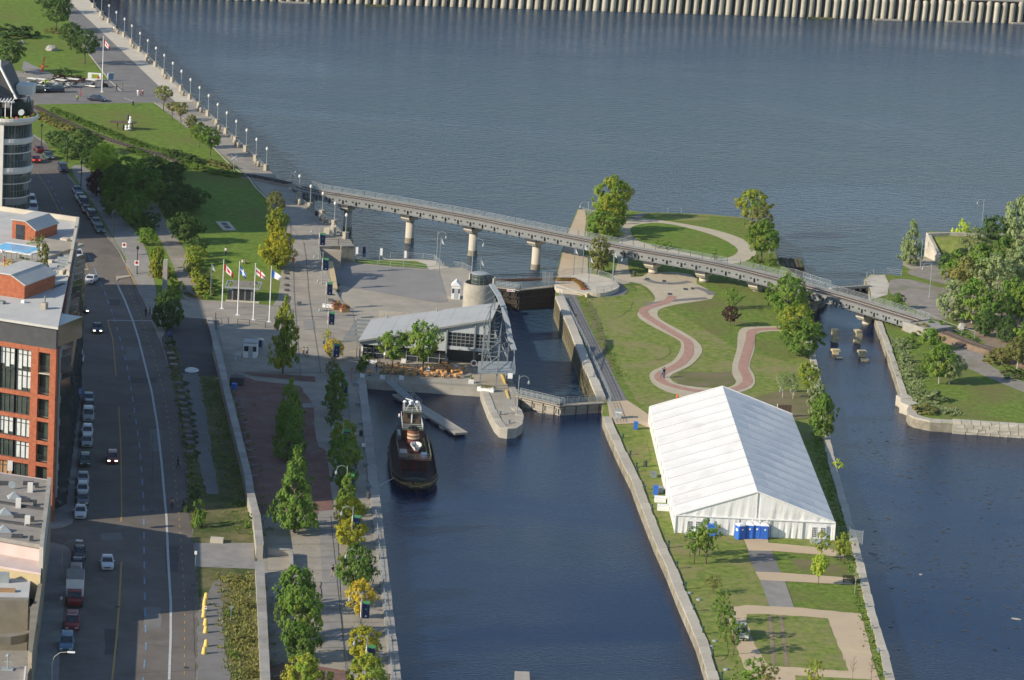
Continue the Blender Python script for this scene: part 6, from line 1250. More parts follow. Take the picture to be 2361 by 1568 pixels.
for i in range(NB):
 y0, y1 = i*bay+.08, (i+1)*bay-.08
 for xx, nm in ((.02, -1), (TWD-.02, 1)):
  m = MB(); m.box(xx-.02, xx+.02, y0, y1, .02, EV); w = m.obj('wall_panel', 'canvas', tn)
  if nm < 0 and i not in (3, 7):
   c = (y0+y1)/2
   for dy in (0,):
    m = MB(); P = [(c+dy-.75, .7), (c+dy+.75, .7), (c+dy+.75, 1.7)]+[(c+dy+.75*math.cos(a), 1.7+.65*math.sin(a)) for a in [math.pi*k/8 for k in range(1, 8)]]+[(c+dy-.75, 1.7)]
    m.add([(xx-.04, p[0], p[1]) for p in P], [tuple(range(len(P)))[::-1]]); wo = m.obj('arched_window', 'glass_dark', w)
    m = MB()
    for k in (-.75, -.25, .25, .75): m.bar((xx-.06, c+k*.99, .7), (xx-.06, c+k*.99, 1.75+(.5 if abs(k) < .5 else 0)), .05)
    for zz in (.7, 1.2, 1.7): m.bar((xx-.06, c-.75, zz), (xx-.06, c+.75, zz), .05)
    m.obj('window_bars', 'white', wo)
for y, sgn in ((0, -1), (TLN, 1)):
 m = MB(); f = [(0, y+sgn*.01, EV), (TWD, y+sgn*.01, EV), (H2, y+sgn*.01, RH)]; N = 40; vs = []
 for k in range(N+1):
  x = TWD*k/N; zt = EV+4.05*(1-abs(x-H2)/H2); w_ = .05*math.sin(k*2.3)+.03*math.sin(k*5.1); vs += [(x, y+sgn*.02+w_*(0 if k in (0, N) else 1), EV), (x, y+sgn*.02, zt)]
 m.add(vs, [(2*k, 2*k+2, 2*k+3, 2*k+1) if sgn < 0 else (2*k+1, 2*k+3, 2*k+2, 2*k) for k in range(N)]); m.obj('gable', 'canvas', tn)
 for b in range(5):
  x0, x1 = TWD*b/5+.06, TWD*(b+1)/5-.06; m = MB(); N = 14; vs = []
  for k in range(N+1):
   x = x0+(x1-x0)*k/N; w_ = .07*math.sin(k*1.9+b)+.04*math.sin(k*4+b); vs += [(x, y+sgn*.03+w_, .02), (x, y+sgn*.03+w_*.2, EV-.05)]
  m.add(vs, [(2*k, 2*k+2, 2*k+3, 2*k+1) if sgn < 0 else (2*k+1, 2*k+3, 2*k+2, 2*k) for k in range(N)]); m.obj('wall_panel', 'canvas', tn)
 for b in range(6): m = MB(); m.bar((TWD*b/5, y+sgn*.1, 0), (TWD*b/5, y+sgn*.1, EV), .14); m.obj('post', 'galv' if 0 < b < 5 else 'white', tn)
 m = MB(); m.bar((0, y+sgn*.12, EV), (TWD, y+sgn*.12, EV), .16); m.bar((0, y+sgn*.1, EV+.05), (H2, y+sgn*.1, RH+.05), .16); m.bar((TWD, y+sgn*.1, EV+.05), (H2, y+sgn*.1, RH+.05), .16); m.bar((H2, y+sgn*.1, EV), (H2, y+sgn*.1, RH), .1); m.obj('gable_frame', 'white', tn)
for x in (2.7, 21.0-.2):
 m = MB(); m.box(x-1.15, x+1.15, -.3, -.2, 0, 2.25); dr = m.obj('door', 'white', tn)
 for dx in (-.62, .62):
  m = MB(); m.box(x+dx-.32, x+dx+.32, -.33, -.305, .45, 1.95); p_ = m.obj('pane', 'glass_dark', dr)
  m = MB()
  for k in range(4): m.bar((x+dx-.32+.213*k, -.34, .45), (x+dx-.32+.213*k, -.34, 1.95), .04)
  for k in range(6): m.bar((x+dx-.32, -.34, .45+.3*k), (x+dx+.32, -.34, .45+.3*k), .04)
  m.obj('muntins', 'white', dr)
 for dx in (-.1, .1): m = MB(); m.box(x+dx-.04, x+dx+.04, -.36, -.3, .9, 1.2); m.obj('handle', 'grey_steel', dr)
 m = MB(); m.box(x-1.2, x+1.2, -2.6, -.35, 0, .25); setp(m.obj('door_step', 'galv', None, (0, 0, 0)), 'grey ramp board before the %s door of the tent' % ('left' if x < 10 else 'right'), 'ramp'); bpy.context.scene.collection.objects[-1].location = O; bpy.context.scene.collection.objects[-1].rotation_euler = (0, 0, ang)
# ============================================================ VEHICLES
def loft(stations, name, caps=True):
 """stations: list of rings (lists of 3D points, same count)"""
 m = MB(); n = len(stations[0]); vs = [p for r_ in stations for p in r_]; fs = []
 for i in range(len(stations)-1):
  for k in range(n): fs.append((i*n+k, i*n+(k+1) % n, (i+1)*n+(k+1) % n, (i+1)*n+k))
 if caps: fs += [tuple(range(n-1, -1, -1)), tuple((len(stations)-1)*n+k for k in range(n))]
 m.add(vs, fs); me = m.me(name); bm = bmesh.new(); bm.from_mesh(me); bmesh.ops.recalc_face_normals(bm, faces=bm.faces[:]); bm.to_mesh(me); bm.free(); return me
wheel_me = None
def car_proto(kind, L=4.4, Wd=1.76, body=None, cab=None, H=1.42, boxh=None):
 """x forward; origin at ground centre"""
 global wheel_me
 t = thing('car', 'x', 'car')
 h = Wd/2; B = body; rings = []
 for x, zt, w in B:
  w2 = h*w; rings.append([(x, -w2*.9, .22), (x, w2*.9, .22), (x, w2, .45), (x, w2*.98, zt*.8), (x, w2*.86, zt), (x, -w2*.86, zt), (x, -w2*.98, zt*.8), (x, -w2, .45)])
 link(loft(rings, 'body'), 'body', t, 'white')
 r2 = []
 for x, zb, zt, w in cab: r2.append([(x, -h*.88, zb), (x, h*.88, zb), (x, h*w, zt), (x, -h*w, zt)])
 link(loft(r2, 'windows'), 'windows', t, 'glass_dark')
 xs = [c for c in cab if c[2] > cab[0][2]+.2 or c[2] > H-.12]; x0, x1 = min(c[0] for c in xs), max(c[0] for c in xs)
 w = h*.74; link(loft([[(x0-.12, -w, H-.07), (x0-.12, w, H-.07), (x0-.12, w, H-.04), (x0-.12, -w, H-.04)], [((x0+x1)/2, -w, H-.05), ((x0+x1)/2, w, H-.05), ((x0+x1)/2, w*.9, H+.03), ((x0+x1)/2, -w*.9, H+.03)], [(x1+.12, -w, H-.09), (x1+.12, w, H-.09), (x1+.12, w, H-.05), (x1+.12, -w, H-.05)]], 'roof'), 'roof', t, 'white')
 for sgn in (-1, 1):
  for a, b in ((cab[0], cab[1]), (cab[-1], cab[-2])):
   m = MB(); m.bar((a[0], sgn*h*.87, a[1]), (b[0], sgn*h*b[3], b[2]), .09, .09); m.obj('pillar', 'white', t)
  m = MB(); m.bar(((x0+x1)/2, sgn*h*.89, cab[0][1]), ((x0+x1)/2, sgn*h*.76, H-.05), .1, .06); m.obj('pillar', 'white', t)
  m = MB(); m.box(x1+.25, x1+.4, sgn*h-.02, sgn*(h+.16), .88, 1.0) if sgn > 0 else m.box(x1+.25, x1+.4, sgn*(h+.16), sgn*h+.02, .88, 1.0); m.obj('mirror', 'white', t)
 if wheel_me is None: m = MB(); m.tube([(0, -.1, 0), (0, .1, 0)], .31, 12); wheel_me = m.me('wheel', False)
 for x in (-L*.31, L*.31):
  for y in (-h+.1, h-.1): link(wheel_me, 'wheel', t, 'rubber', (x, y, .31))
 for sgn in (-1, 1):
  m = MB(); m.box(L/2-.12, L/2+.01, sgn*h*.62-.2, sgn*h*.62+.2, .55, .7); m.obj('headlight', 'lamp_glass', t)
  m = MB(); m.box(-L/2-.01, -L/2+.1, sgn*h*.68-.17, sgn*h*.68+.17, .68, .84); m.obj('taillight', 'red', t)
 m = MB(); m.box(L/2-.06, L/2+.02, -.42, .42, .42, .56); m.obj('grille', 'black', t)
 return t
mk('lamp_glass', (.7, .7, .66), None, 2, 3, .2); mk('lamp_on', (1, .93, .7), (1, .93, .7), 1, 1, .4, emis=3.5); mk('tail_on', (1, .05, .03), (1, .05, .03), 1, 1, .4, emis=2)
for k, a in (('paint_white', (.62, .63, .64)), ('paint_silver', (.36, .37, .38)), ('paint_black', (.02, .021, .024)), ('paint_blue', (.05, .10, .20)), ('paint_lightblue', (.11, .20, .30)), ('paint_red', (.22, .018, .02)), ('paint_green', (.03, .07, .06)), ('paint_grey', (.13, .14, .15)), ('paint_navy', (.02, .03, .06)), ('paint_maroon', (.09, .015, .018))):
 mk(k, a, tuple(x*.9 for x in a), .8, 3, .28, spec=.6)
SED = car_proto('sedan', 4.5, 1.76, [(-2.25, .72, .82), (-2.15, .92, .94), (-1.4, .97, 1), (0, .93, 1), (1.0, .92, 1), (1.9, .78, .97), (2.2, .62, .85)], [(-1.55, .93, 1.0-.07, .88), (-1.0, .93, 1.38, .72), (.15, .92, 1.4, .72), (1.0, .9, .92, .86)], 1.42)
HAT = car_proto('hatch', 4.1, 1.72, [(-2.05, .8, .86), (-1.95, .98, .95), (-1.2, .98, 1), (0, .95, 1), (1.0, .94, 1), (1.75, .8, .97), (2.02, .62, .86)], [(-1.95, .96, .99, .88), (-1.6, .96, 1.42, .74), (.2, .94, 1.46, .73), (1.1, .92, .94, .86)], 1.48)
SUV = car_proto('suv', 4.6, 1.86, [(-2.3, .95, .92), (-2.2, 1.08, .96), (-1.2, 1.08, 1), (0, 1.06, 1), (1.1, 1.05, 1), (2.0, .98, .98), (2.28, .75, .9)], [(-2.2, 1.06, 1.1, .9), (-2.0, 1.06, 1.66, .79), (.3, 1.05, 1.7, .78), (1.1, 1.02, 1.05, .87)], 1.72)
VAN = car_proto('van', 5.0, 1.95, [(-2.5, 1.0, .95), (-2.42, 1.15, .98), (-1.2, 1.15, 1), (0, 1.15, 1), (1.4, 1.12, 1), (2.25, .98, .98), (2.48, .75, .9)], [(-2.42, 1.12, 1.15, .93), (-2.3, 1.12, 1.85, .85), (1.0, 1.12, 1.87, .84), (1.8, 1.08, 1.12, .88)], 1.9)
CARS = []
def car(kind, uv, uv2, paint, label, group=None, on=False, tail=False, H=HL, cat=None, dz=.0):
 """car centred at survey point uv, nose towards uv2"""
 p = GL(*uv, H); q2 = GL(*uv2, H); a = math.atan2(q2.y-p.y, q2.x-p.x)
 c = place(kind, (p.x, p.y, p.z+.03+dz), a, label, group, None, {'body': paint, 'roof': paint, 'pillar': paint, 'mirror': paint}, cat)
 if on or tail:
  for ch in c.children:
   n = ch.name.split('.')[0]
   if n == 'headlight' and on: ch.material_slots[0].link = 'OBJECT'; ch.material_slots[0].material = MT['lamp_on']
   if n == 'taillight' and tail: ch.material_slots[0].link = 'OBJECT'; ch.material_slots[0].material = MT['tail_on']
 return c
def dn(uv, du=3, dv=40): return (uv[0]+du, uv[1]+dv)
g = 'cars parked along the building side of the street'
for kind, uv, du, pt, lb in ((HAT, (181, 832), 6, 'paint_white', 'white hatchback nosed out behind two cars next to the brick block'), (SED, (177, 808), 6, 'paint_silver', 'silver sedan parked just behind the white hatchback by the brick block'), (SED, (172, 788), 6, 'paint_blue', 'blue car half hidden by the brick block roof edge'), (SED, (204, 927), 2, 'paint_lightblue', 'light blue sedan just below the blue road sign'), (SED, (206, 944), 2, 'paint_navy', 'dark car tucked behind the silver minivan'), (SUV, (203, 966), 0, 'paint_silver', 'silver minivan parked third below the blue road sign'), (HAT, (201, 1003), -1, 'paint_white', 'pale hatchback, upper one of the middle pair'), (HAT, (200, 1026), -1, 'paint_silver', 'silver hatchback, lower one of the middle pair'), (HAT, (196, 1070), -1, 'paint_green', 'dark green hatchback parked alone opposite the red moving car'), (SED, (191, 1112), -1, 'paint_silver', 'silver sedan, first of three below the green hatchback'), (HAT, (190, 1137), -1, 'paint_white', 'pale compact car, second of three below the green hatchback'), (SED, (190, 1160), -1, 'paint_grey', 'grey car directly behind the sunlit white sedan'), (SED, (185, 1189), -2, 'paint_white', 'sunlit white sedan parked at the crossing kerb'), (SED, (183, 1284), -3, 'paint_black', 'black car under the curved street lamp'), (SED, (178, 1312), -3, 'paint_navy', 'dark car between the street lamp and the red van'), (VAN, (174, 1340), -3, 'paint_maroon', 'dark red van right behind the box truck'), (SUV, (166, 1446), -4, 'paint_red', 'red van parked in front of the box truck'), (SUV, (153, 1494), -5, 'paint_lightblue', 'blue off-roader parked lowest on the building side')):
 car(kind, uv, dn(uv, du), pt, lb, g, cat='van' if kind is VAN else 'car')
g = 'cars parked on the park side of the street'
for kind, uv, pt, lb in ((SED, (178, 446), 'paint_blue', 'blue sedan, farthest car in the park-side row'), (SED, (184, 461), 'paint_silver', 'silver sedan, second car in the park-side row'), (SUV, (193, 475), 'paint_navy', 'dark blue wagon, third car in the park-side row'), (SED, (200, 490), 'paint_maroon', 'dark maroon sedan, fourth car in the park-side row'), (SUV, (212, 504), 'paint_black', 'black car, fifth in the park-side row'), (SED, (222, 519), 'paint_grey', 'grey-green sedan, sixth car in the park-side row'), (SED, (230, 535), 'paint_green', 'dark green car, nearest in the park-side row'), (SUV, (145, 395), 'paint_navy', 'dark car parked apart at the grass verge above the park-side row')):
 car(kind, uv, (uv[0]+14, uv[1]+26), pt, lb, g)
car(SUV, (71, 470), (76, 500), 'paint_white', 'white pickup parked against the round tower, farther one', None); car(SUV, (76, 487), (81, 517), 'paint_white', 'white van parked against the round tower, nearer one', None)
car(SED, (77, 503), (82, 530), 'paint_grey', 'grey car half hidden by the roof edge of the brick block', None)
car(SED, (90, 350), (70, 330), 'paint_maroon', 'dark red car driving away at the street bend', None); car(SED, (111, 366), (132, 386), 'paint_green', 'dark green car approaching at the street bend', None)
car(SED, (81, 373), (66, 352), 'paint_maroon', 'red car with lit tail lights at the street bend', None, tail=True)
car(SUV, (178, 596), (186, 630), 'paint_white', 'white pickup with lights on leaving the brick block shade', None, on=True)
car(SED, (212, 650), (236, 622), 'paint_white', 'white sedan turning on the sunlit crossing', None)
car(SED, (184, 719), (202, 730), 'paint_black', 'black sedan turning in the shade beside the stop line', None, on=True)
car(SED, (224, 764), (228, 800), 'paint_navy', 'dark car driving down the street with headlights lit', None, on=True)
car(HAT, (259, 1064), (260, 1110), 'paint_red', 'red car driving down the street with headlights lit', None, on=True)
car(SED, (247, 1306), (249, 1350), 'paint_white', 'white sedan driving down the street near the bottom', None, on=False)
car(SUV, (125, 213), (90, 213), 'paint_navy', 'dark blue wagon parked at the golf carts, right one', None, on=True); car(SUV, (79, 214), (44, 214), 'paint_black', 'dark car parked at the golf carts, left one', None)
car(SED, (224, 233), (262, 237), 'paint_navy', 'dark blue sedan parked on the lawn edge of the river road', None)
car(HAT, (1710, 1469), (1716, 1500), 'paint_silver', 'silver car parked under the young trees on the island', None, H=F)
# box truck
t = thing('box_truck', 'small box truck with a white box and a red cab parked at the kerb', 'truck', GL(172, 1385)+Vector((0, 0, .03))); a = GL(172, 1385); b = GL(169, 1430); t.rotation_euler = (0, 0, math.atan2(b.y-a.y, b.x-a.x))
m = MB(); m.box(-3.6, 1.0, -1.15, 1.15, .9, 3.2); m.obj('cargo_box', 'white', t); m = MB(); m.box(-3.6, .98, -1.13, 1.13, 3.201, 3.23); m.obj('box_roof', 'roof_gravel', t)
link(loft([[(1.05, -.95, .5), (1.05, .95, .5), (1.05, .9, 1.95), (1.05, -.9, 1.95)], [(1.9, -.95, .5), (1.9, .95, .5), (1.9, .88, 1.95), (1.9, -.88, 1.95)], [(2.5, -.95, .5), (2.5, .95, .5), (2.5, .93, 1.2), (2.5, -.93, 1.2)], [(3.5, -.9, .5), (3.5, .9, .5), (3.5, .85, 1.0), (3.5, -.85, 1.0)]], 'cab'), 'cab', t, 'paint_red')
m = MB(); m.add([(1.93, -.8, 1.9), (1.93, .8, 1.9), (2.52, .85, 1.25), (2.52, -.85, 1.25)], [(0, 3, 2, 1)]); m.obj('windscreen', 'glass_dark', t)
for x in (-2.4, 2.6):
 for y in (-.95, .95): link(wheel_me, 'wheel', t, 'rubber', (x, y, .42), 0, (1.35, 1.3, 1.35))
m = MB(); m.box(-3.6, 3.3, -.4, .4, .45, .85); m.obj('chassis', 'black', t)
# golf carts
gc = thing('golf_cart', 'x', 'golf cart')
m = MB(); m.box(-1.5, 1.3, -.58, .58, .3, .6); m.box(.8, 1.35, -.55, .55, .6, .9); m.obj('body', 'cream', gc)
m = MB(); m.box(-.9, -.2, -.5, .5, .6, .85); m.box(-1.0, -.85, -.5, .5, .85, 1.25); m.obj('seat', 'black', gc)
m = MB(); m.box(-1.6, 1.0, -.68, .68, 1.85, 1.97); m.obj('roof', 'cream', gc)
m = MB()
for x in (-1.4, .9):
 for y in (-.55, .55): m.bar((x, y, .5), (x, y, 1.86), .05)
m.obj('posts', 'trim_dark', gc)
for x in (-1.0, .95):
 for y in (-.5, .5): link(wheel_me, 'wheel', gc, 'rubber', (x, y, .24), 0, .75)
for i, (x, y, lb) in enumerate(((290, 795, 'leftmost cream-roofed golf cart near the round tower'), (362, 800, 'second cream-roofed golf cart from the left, by the white flower mound'), (555, 808, 'third cream-roofed golf cart, before the purple shrub'), (668, 800, 'fourth cream-roofed golf cart, between the purple shrubs'), (835, 805, 'rightmost golf cart, beside the white board'))): place(gc, GL(*q(0, 0, x, y)), 2.7+.2*(i % 2), lb, 'golf carts parked in a line')
# ============================================================ STREET FURNITURE
# promenade lamps on stone pedestals
lp = thing('lamp_post', 'x', 'lamp post')
m = MB(); m.box(-.42, .42, -.42, .42, 0, 1.25); m.box(-.5, .5, -.5, .5, 0, .25); m.box(-.47, .47, -.47, .47, 1.2, 1.35); m.obj('pedestal', 'concrete', lp)
m = MB(); m.tube([(0, 0, 1.35), (0, 0, 4.3)], [.09, .06], 8); m.obj('pole', 'galv', lp)
m = MB(); m.lathe([(.05, 4.25), (.22, 4.4), (.3, 4.65), (.22, 4.92), (.06, 5.05), (0, 5.15)], 10); m.obj('globe', 'cream', lp, smooth=True)
LB = [(226, 19), (244, 38), (261, 54), (278, 70), (297, 86), (314, 102), (333, 120), (351, 137), (370, 155), (389, 172), (409, 191), (429, 210), (450, 230), (471, 249), (492, 268), (513, 289), (534, 309), (556, 329), (580, 350), (603, 372), (627, 394), (698, 459), (724, 483), (752, 500), (780, 523), (806, 551)]
for i, (u, v) in enumerate(LB):
 p = GL(u, v)+Vector((-1.2 if u < 640 else -.8, 0, 0))
 lb = ('lamp post on a stone pedestal, %s north of the bridge along the river promenade' % ordn(20-i)) if i <= 20 else ('lamp post on a stone pedestal, %s south of the bridge along the river promenade' % ordn(i-21))
 place(lp, p, math.radians(-45), lb, 'lamp posts along the river promenade')
bo = MB(); bo.lathe([(.38, 0), (.36, 1.1), (.28, 1.2), (0, 1.22)], 10); bome = bo.me('bollard', True)
k = 0
for i in range(len(LB)-1):
 a = GL(*LB[i])-Vector((1.1, 0, 0)); b = GL(*LB[i+1])-Vector((1.1, 0, 0))
 if i == 20: continue
 t = thing('chain_rail', 'metal rail between two promenade lamp pedestals, %s span counted from the top edge' % ordn(i), 'railing', a, 0, 'rail spans between the promenade lamps')
 m = MB(); n = 4; d = b-a
 m.bar(Vector((0, 0, .95)), d+Vector((0, 0, .95)), .07); m.bar(Vector((0, 0, .5)), d+Vector((0, 0, .5)), .05); m.obj('rail', 'grey_steel', t)
 for j in (1, 2, 3): m = MB(); p = d*(j/4); m.box(p.x-.22, p.x+.22, p.y-.3, p.y+.3, p.z, p.z+.55); m.obj('block', 'wood_grey', t)
 if i % 2 == 1:
  for j in (0, 1):
   p = a.lerp(b, .38+.22*j)+Vector((-.9, -.3, 0)); o = link(bome, 'bollard', None, 'concrete', p); setp(o, '%s stone bollard of the %s promenade pair counted from the top edge' % (('farther', 'nearer')[j], ordn(k)), 'bollard', 'paired stone bollards on the promenade')
  k += 1
# curved lamp posts
def curvelamp(name, h, arm, banner=False, mat='galv'):
 t = thing(name, 'x', 'lamp post')
 m = MB(); m.tube([(0, 0, 0), (0, 0, .5), (0, 0, h)], [.12, .08, .05], 8); m.obj('pole', mat, t)
 m = MB(); m.tube([(-arm/2+arm/2*math.cos(math.pi*k/8), 0, h*.88+.45*arm*math.sin(math.pi*k/8)) for k in range(9)], .035, 6); m.obj('arm', mat, t)
 m = MB(); m.lathe([(.05, 0), (.16, -.25), (.19, -.5), (.1, -.65), (0, -.67)], 10); m.obj('lamp_shade', mat, t, (-arm, 0, h*.88), None, True)
 if banner:
  for sx, mt in ((.12, 'navy'),):
   m = MB(); m.box(sx, sx+.95, -.02, .02, h*.42, h*.8); bn = m.obj('banner', mt, t)
   m = MB(); m.box(sx-.005, sx+.955, -.03, .03, h*.735, h*.8+.01); m.obj('banner_top', 'green_cloth', bn)
   m = MB(); m.tube([(sx+.48, -.035, h*.62), (sx+.48, .035, h*.62)], .13, 8); m.obj('banner_dot', 'green_cloth', bn)
   m = MB(); m.tube([(sx+.48, -.035, h*.47), (sx+.48, .035, h*.47)], .12, 8); m.obj('banner_mark', 'white', bn)
  m = MB(); m.box(-.1, -.07, -.45, .4, h*.45, h*.78); bn = m.obj('banner', 'white', t)
  m = MB(); m.box(-.11, -.06, -.2, .1, h*.55, h*.66); m.obj('banner_mark', 'red', bn)
 return t
mk('green_cloth', (.08, .30, .13), None, 2, 3, .8)
CL = curvelamp('lamp_post', 6.6, 1.6); BLP = curvelamp('banner_lamp', 6.2, 1.6, True)
for i, (u, v, lb) in enumerate(((735, 596, 'banner lamp by the promenade stairs'), (742, 655, 'banner lamp second from the stairs beside the ochre wall'), (751, 712, 'banner lamp next to the flower planters'), (755, 782, 'banner lamp in line with the conical yellow tree'), (766, 858, 'banner lamp beside the orange-yellow small tree'), (783, 948, 'banner lamp under the dark conical tree at the basin corner'), (788, 1062, 'banner lamp in the shade beside the tugboat'), (797, 1168, 'banner lamp where the sunlight begins beside the basin'), (810, 1266, 'banner lamp among the bright yellow trees'), (821, 1368, 'banner lamp beside the thin yellow tree'), (830, 1470, 'banner lamp in front of the golden tree'), (842, 1575, 'banner lamp near the bottom edge beside the basin'))):
 place(BLP, GL(u, v), .12, lb, 'banner lamps along the basin promenade')
for (u, v, rz, s_, lb) in ((1353, 542, 0, 1.05, 'curved lamp post on the wharf at the island tip'), (1192, 956, math.pi, 1, 'curved lamp post on the pier head'), (1006, 610, math.pi, 1, 'curved lamp post at the river walk corner'), (1412, 660, math.pi, .95, 'curved lamp post on the round platform'), (1773, 592, math.pi, .9, 'curved lamp post on the east shore of the island'), (2122, 618, 0, .9, 'curved lamp post by the gravel path on the right bank'), (2142, 688, 0, 1.05, 'curved lamp post on the bare ground behind the railway'), (2264, 519, 0, .85, 'curved lamp post above the woodland on the quay block'), (1087, 642, math.pi, 1.2, 'curved lamp post behind the concrete silo'), (1375, 628, 0, .95, 'curved lamp post beside the dark narrow tree')):
 place(CL, GL(u, v, F), rz, lb, None, s_)
for u, v, lb in ((141, 1345, 'tall curved street lamp on the sidewalk by the box truck'), (118, 1612, 'tall curved street lamp at the bottom edge of the sidewalk')):
 t = thing('street_lamp', lb, 'street lamp', GL(u, v)); m = MB(); m.tube([(0, 0, 0), (0, 0, 4.6), (.25, 0, 5.4), (.9, 0, 5.95), (1.9, 0, 6.1)], [.09, .06, .05, .045, .04], 8); m.obj('pole', 'wood_grey', t); m = MB(); m.box(1.8, 2.7, -.13, .13, 6.02, 6.18); m.obj('lamp_head', 'white', t)
# street lanterns
sln = thing('street_lantern', 'x', 'street lamp'); m = MB(); m.tube([(0, 0, 0), (0, 0, .6), (0, 0, 4.6)], [.16, .1, .07], 8); m.obj('pole', 'black', sln); m = MB(); m.lathe([(.1, 4.6), (.24, 4.75), (.26, 5.1), (.1, 5.3), (0, 5.45)], 8); m.obj('lantern', 'glass_dark', sln)
for x, y, c_, r_, lb in ((380, 1365, 0, 0, 'black lantern post at the street bend'), (618, 1500, 0, 0, 'black lantern post in front of the lime-green tree'), (747, 150, 0, 1, 'black lantern post on the grass verge above the parked row'), (1040, 625, 0, 1, 'black lantern post beside the footpath end'), (1262, 960, 0, 1, 'black lantern post at the sunlit street corner')): place(sln, GL(*q(c_, r_, x, y)), 0, lb, 'black street lanterns')
def sign(uv, h, w, hh, mat, label, mark=None, H=HL, post='grey_steel', name='sign', rz=0, n=1):
 p = GL(*uv, H); t = thing(name, label, 'sign', p, rz); m = MB(); m.tube([(0, 0, 0), (0, 0, h)], .05, 6); m.obj('post', post, t)
 m = MB(); m.box(-w/2, w/2, -.09, -.05, h-hh, h); pl = m.obj('panel', mat, t)
 if mark == 'p':
  m = MB(); m.lathe([(.22*w, 0), (.33*w, 0), (.33*w, .015), (.22*w, .015)], 14); o = m.obj('symbol', 'red', pl, (0, -.095, h-hh*.42)); o.rotation_euler = (R(90), 0, 0)
  m = MB(); m.box(-.1*w, .1*w, -.11, -.1, h-hh*.55, h-hh*.3); m.obj('letter', 'black', pl)
 if mark == 'lines':
  for k in range(4): m = MB(); m.box(-w*.42, w*(.3 if k % 2 else .4), -.1, -.092, h-hh*(.2+.2*k)-.04, h-hh*(.2+.2*k)+.05); m.obj('text_line', 'white', pl)
 return t
sign(q(0, 1, 1142, 800), 2.7, .8, .95, 'white', 'no-parking style sign farther up the footpath', 'p'); sign(q(0, 1, 1258, 975), 2.9, .85, .95, 'white', 'no-parking style sign at the sunlit street corner', 'p')
sign(q(0, 2, 715, 665), 4.0, 1.35, 1.15, 'blue', 'blue road direction sign on the sidewalk corner', 'lines'); sign(q(0, 2, 662, 1480), 3.0, .8, .5, 'galv', 'pair of small grey signs on the shaded sidewalk')
sign(q(0, 3, 1800, 545), 2.6, .35, .5, 'white', 'small white sign at the end of the concrete crossing slab'); sign(q(0, 3, 1893, 1000), 1.7, .3, .4, 'white', 'small white and red sign behind the yellow bollards', 'p'); sign(q(0, 3, 565, 905), 1.6, .3, .4, 'white', 'small white parking sign beside the box truck')
sign(q(0, 3, 2128, 1035), 2.2, .3, .4, 'line_blue', 'thin marker pole with a blue plate in the weeds'); sign(q(0, 1, 1560, 1568), 1.6, .4, .8, 'blue', 'blue and white sign beside the dark tree at the yard')
sign(q(1, 2, 880, 375), 2.2, .2, .35, 'red', 'thin red marker post at the basin corner', post='red'); sign(q(1, 2, 990, 1020), 1.2, .55, .55, 'white', 'small white information plate beside the basin coping')
def crossbuck(uv, label):
 p = GL(*uv); t = thing('crossbuck', label, 'sign', p); m = MB(); m.tube([(0, 0, 0), (0, 0, 3.0)], .06, 6); m.obj('post', 'galv', t)
 for a, b in (((-.6, -.07, 2.2), (.6, -.07, 3.2)), ((-.6, -.13, 3.2), (.6, -.13, 2.2))): m = MB(); m.bar(a, b, .05, .22, up=(0, 1, 0)); m.obj('blade', 'white', t)
crossbuck(q(0, 0, 2155, 1568), 'white railway crossing sign on the lawn side of the promenade'); crossbuck(q(1, 1, 335, 150), 'white railway crossing sign at the start of the bridge')
# flagpoles with flags
def flag(label, uv, h, kind, H=HL, w=2.3, fh=1.3, droop=.5):
 p = GL(*uv, H); t = thing('flagpole', label, 'flagpole', p); m = MB(); m.tube([(0, 0, 0), (0, 0, h*.5), (0, 0, h)], [.12, .09, .06], 8); m.box(-.35, .35, -.35, .35, 0, .08); m.lathe([(0, h+.2), (.12, h+.1), (0, h)], 8); m.obj('pole', 'white', t)
 nx, ny = 14, 8; mats = ['white', 'red', 'blue']; me = bpy.data.meshes.new('flag'); V = []; Fc = []; I = []
 for i in range(nx+1):
  for j in range(ny+1):
   s_, t_ = i/nx, j/ny; V.append((.08+w*s_*.75, .25*math.sin(5*s_+2*t_)*s_, h-.5-fh*t_*(1-.25*s_)-droop*w*s_))
 for i in range(nx):
  for j in range(ny):
   k = i*(ny+1)+j; Fc.append((k, k+1, k+ny+2, k+ny+1)); s_, t_ = (i+.5)/nx, (j+.5)/ny
   if kind == 'maple':
    c = 1 if (s_ < .25 or s_ > .75) else (1 if abs(s_-.5) < .12 and .25 < t_ < .72 or (abs(s_-.5) < .2 and .38 < t_ < .5) else 0)
   elif kind == 'bluecross': c = 0 if abs(s_-.5) < .1 or abs(t_-.5) < .13 else 2
   elif kind == 'redcross': c = 1 if abs(s_-.5) < .1 or abs(t_-.5) < .13 else 0
   else: c = 2 if s_ < .3 else 0
   I.append(c)
 me.from_pydata(V, [], Fc)
 for mm in mats: me.materials.append(MT[mm])
 me.polygons.foreach_set('material_index', I); me.update(); o = bpy.data.objects.new('flag', me); COL.objects.link(o); o.parent = t
flag('flagpole with a red and white maple leaf flag, leftmost of the four by the kiosk', (511.8, 712), 8.9, 'maple', droop=.75); flag('flagpole with a blue and white flag, second of the four by the kiosk', (547.7, 727), 9.7, 'bluecross', w=1.6, droop=1.0)
flag('flagpole with a white flag and red cross, third of the four by the kiosk', (584, 738.4), 10.2, 'redcross', droop=.6); flag('flagpole with a blue and white flag, rightmost of the four by the kiosk', (620.7, 742.5), 10.0, 'half', droop=.45)
flag('tall flagpole with a red and white flag beside the golf carts', (235, 212.5), 13.2, 'maple', droop=.9, w=1.9)
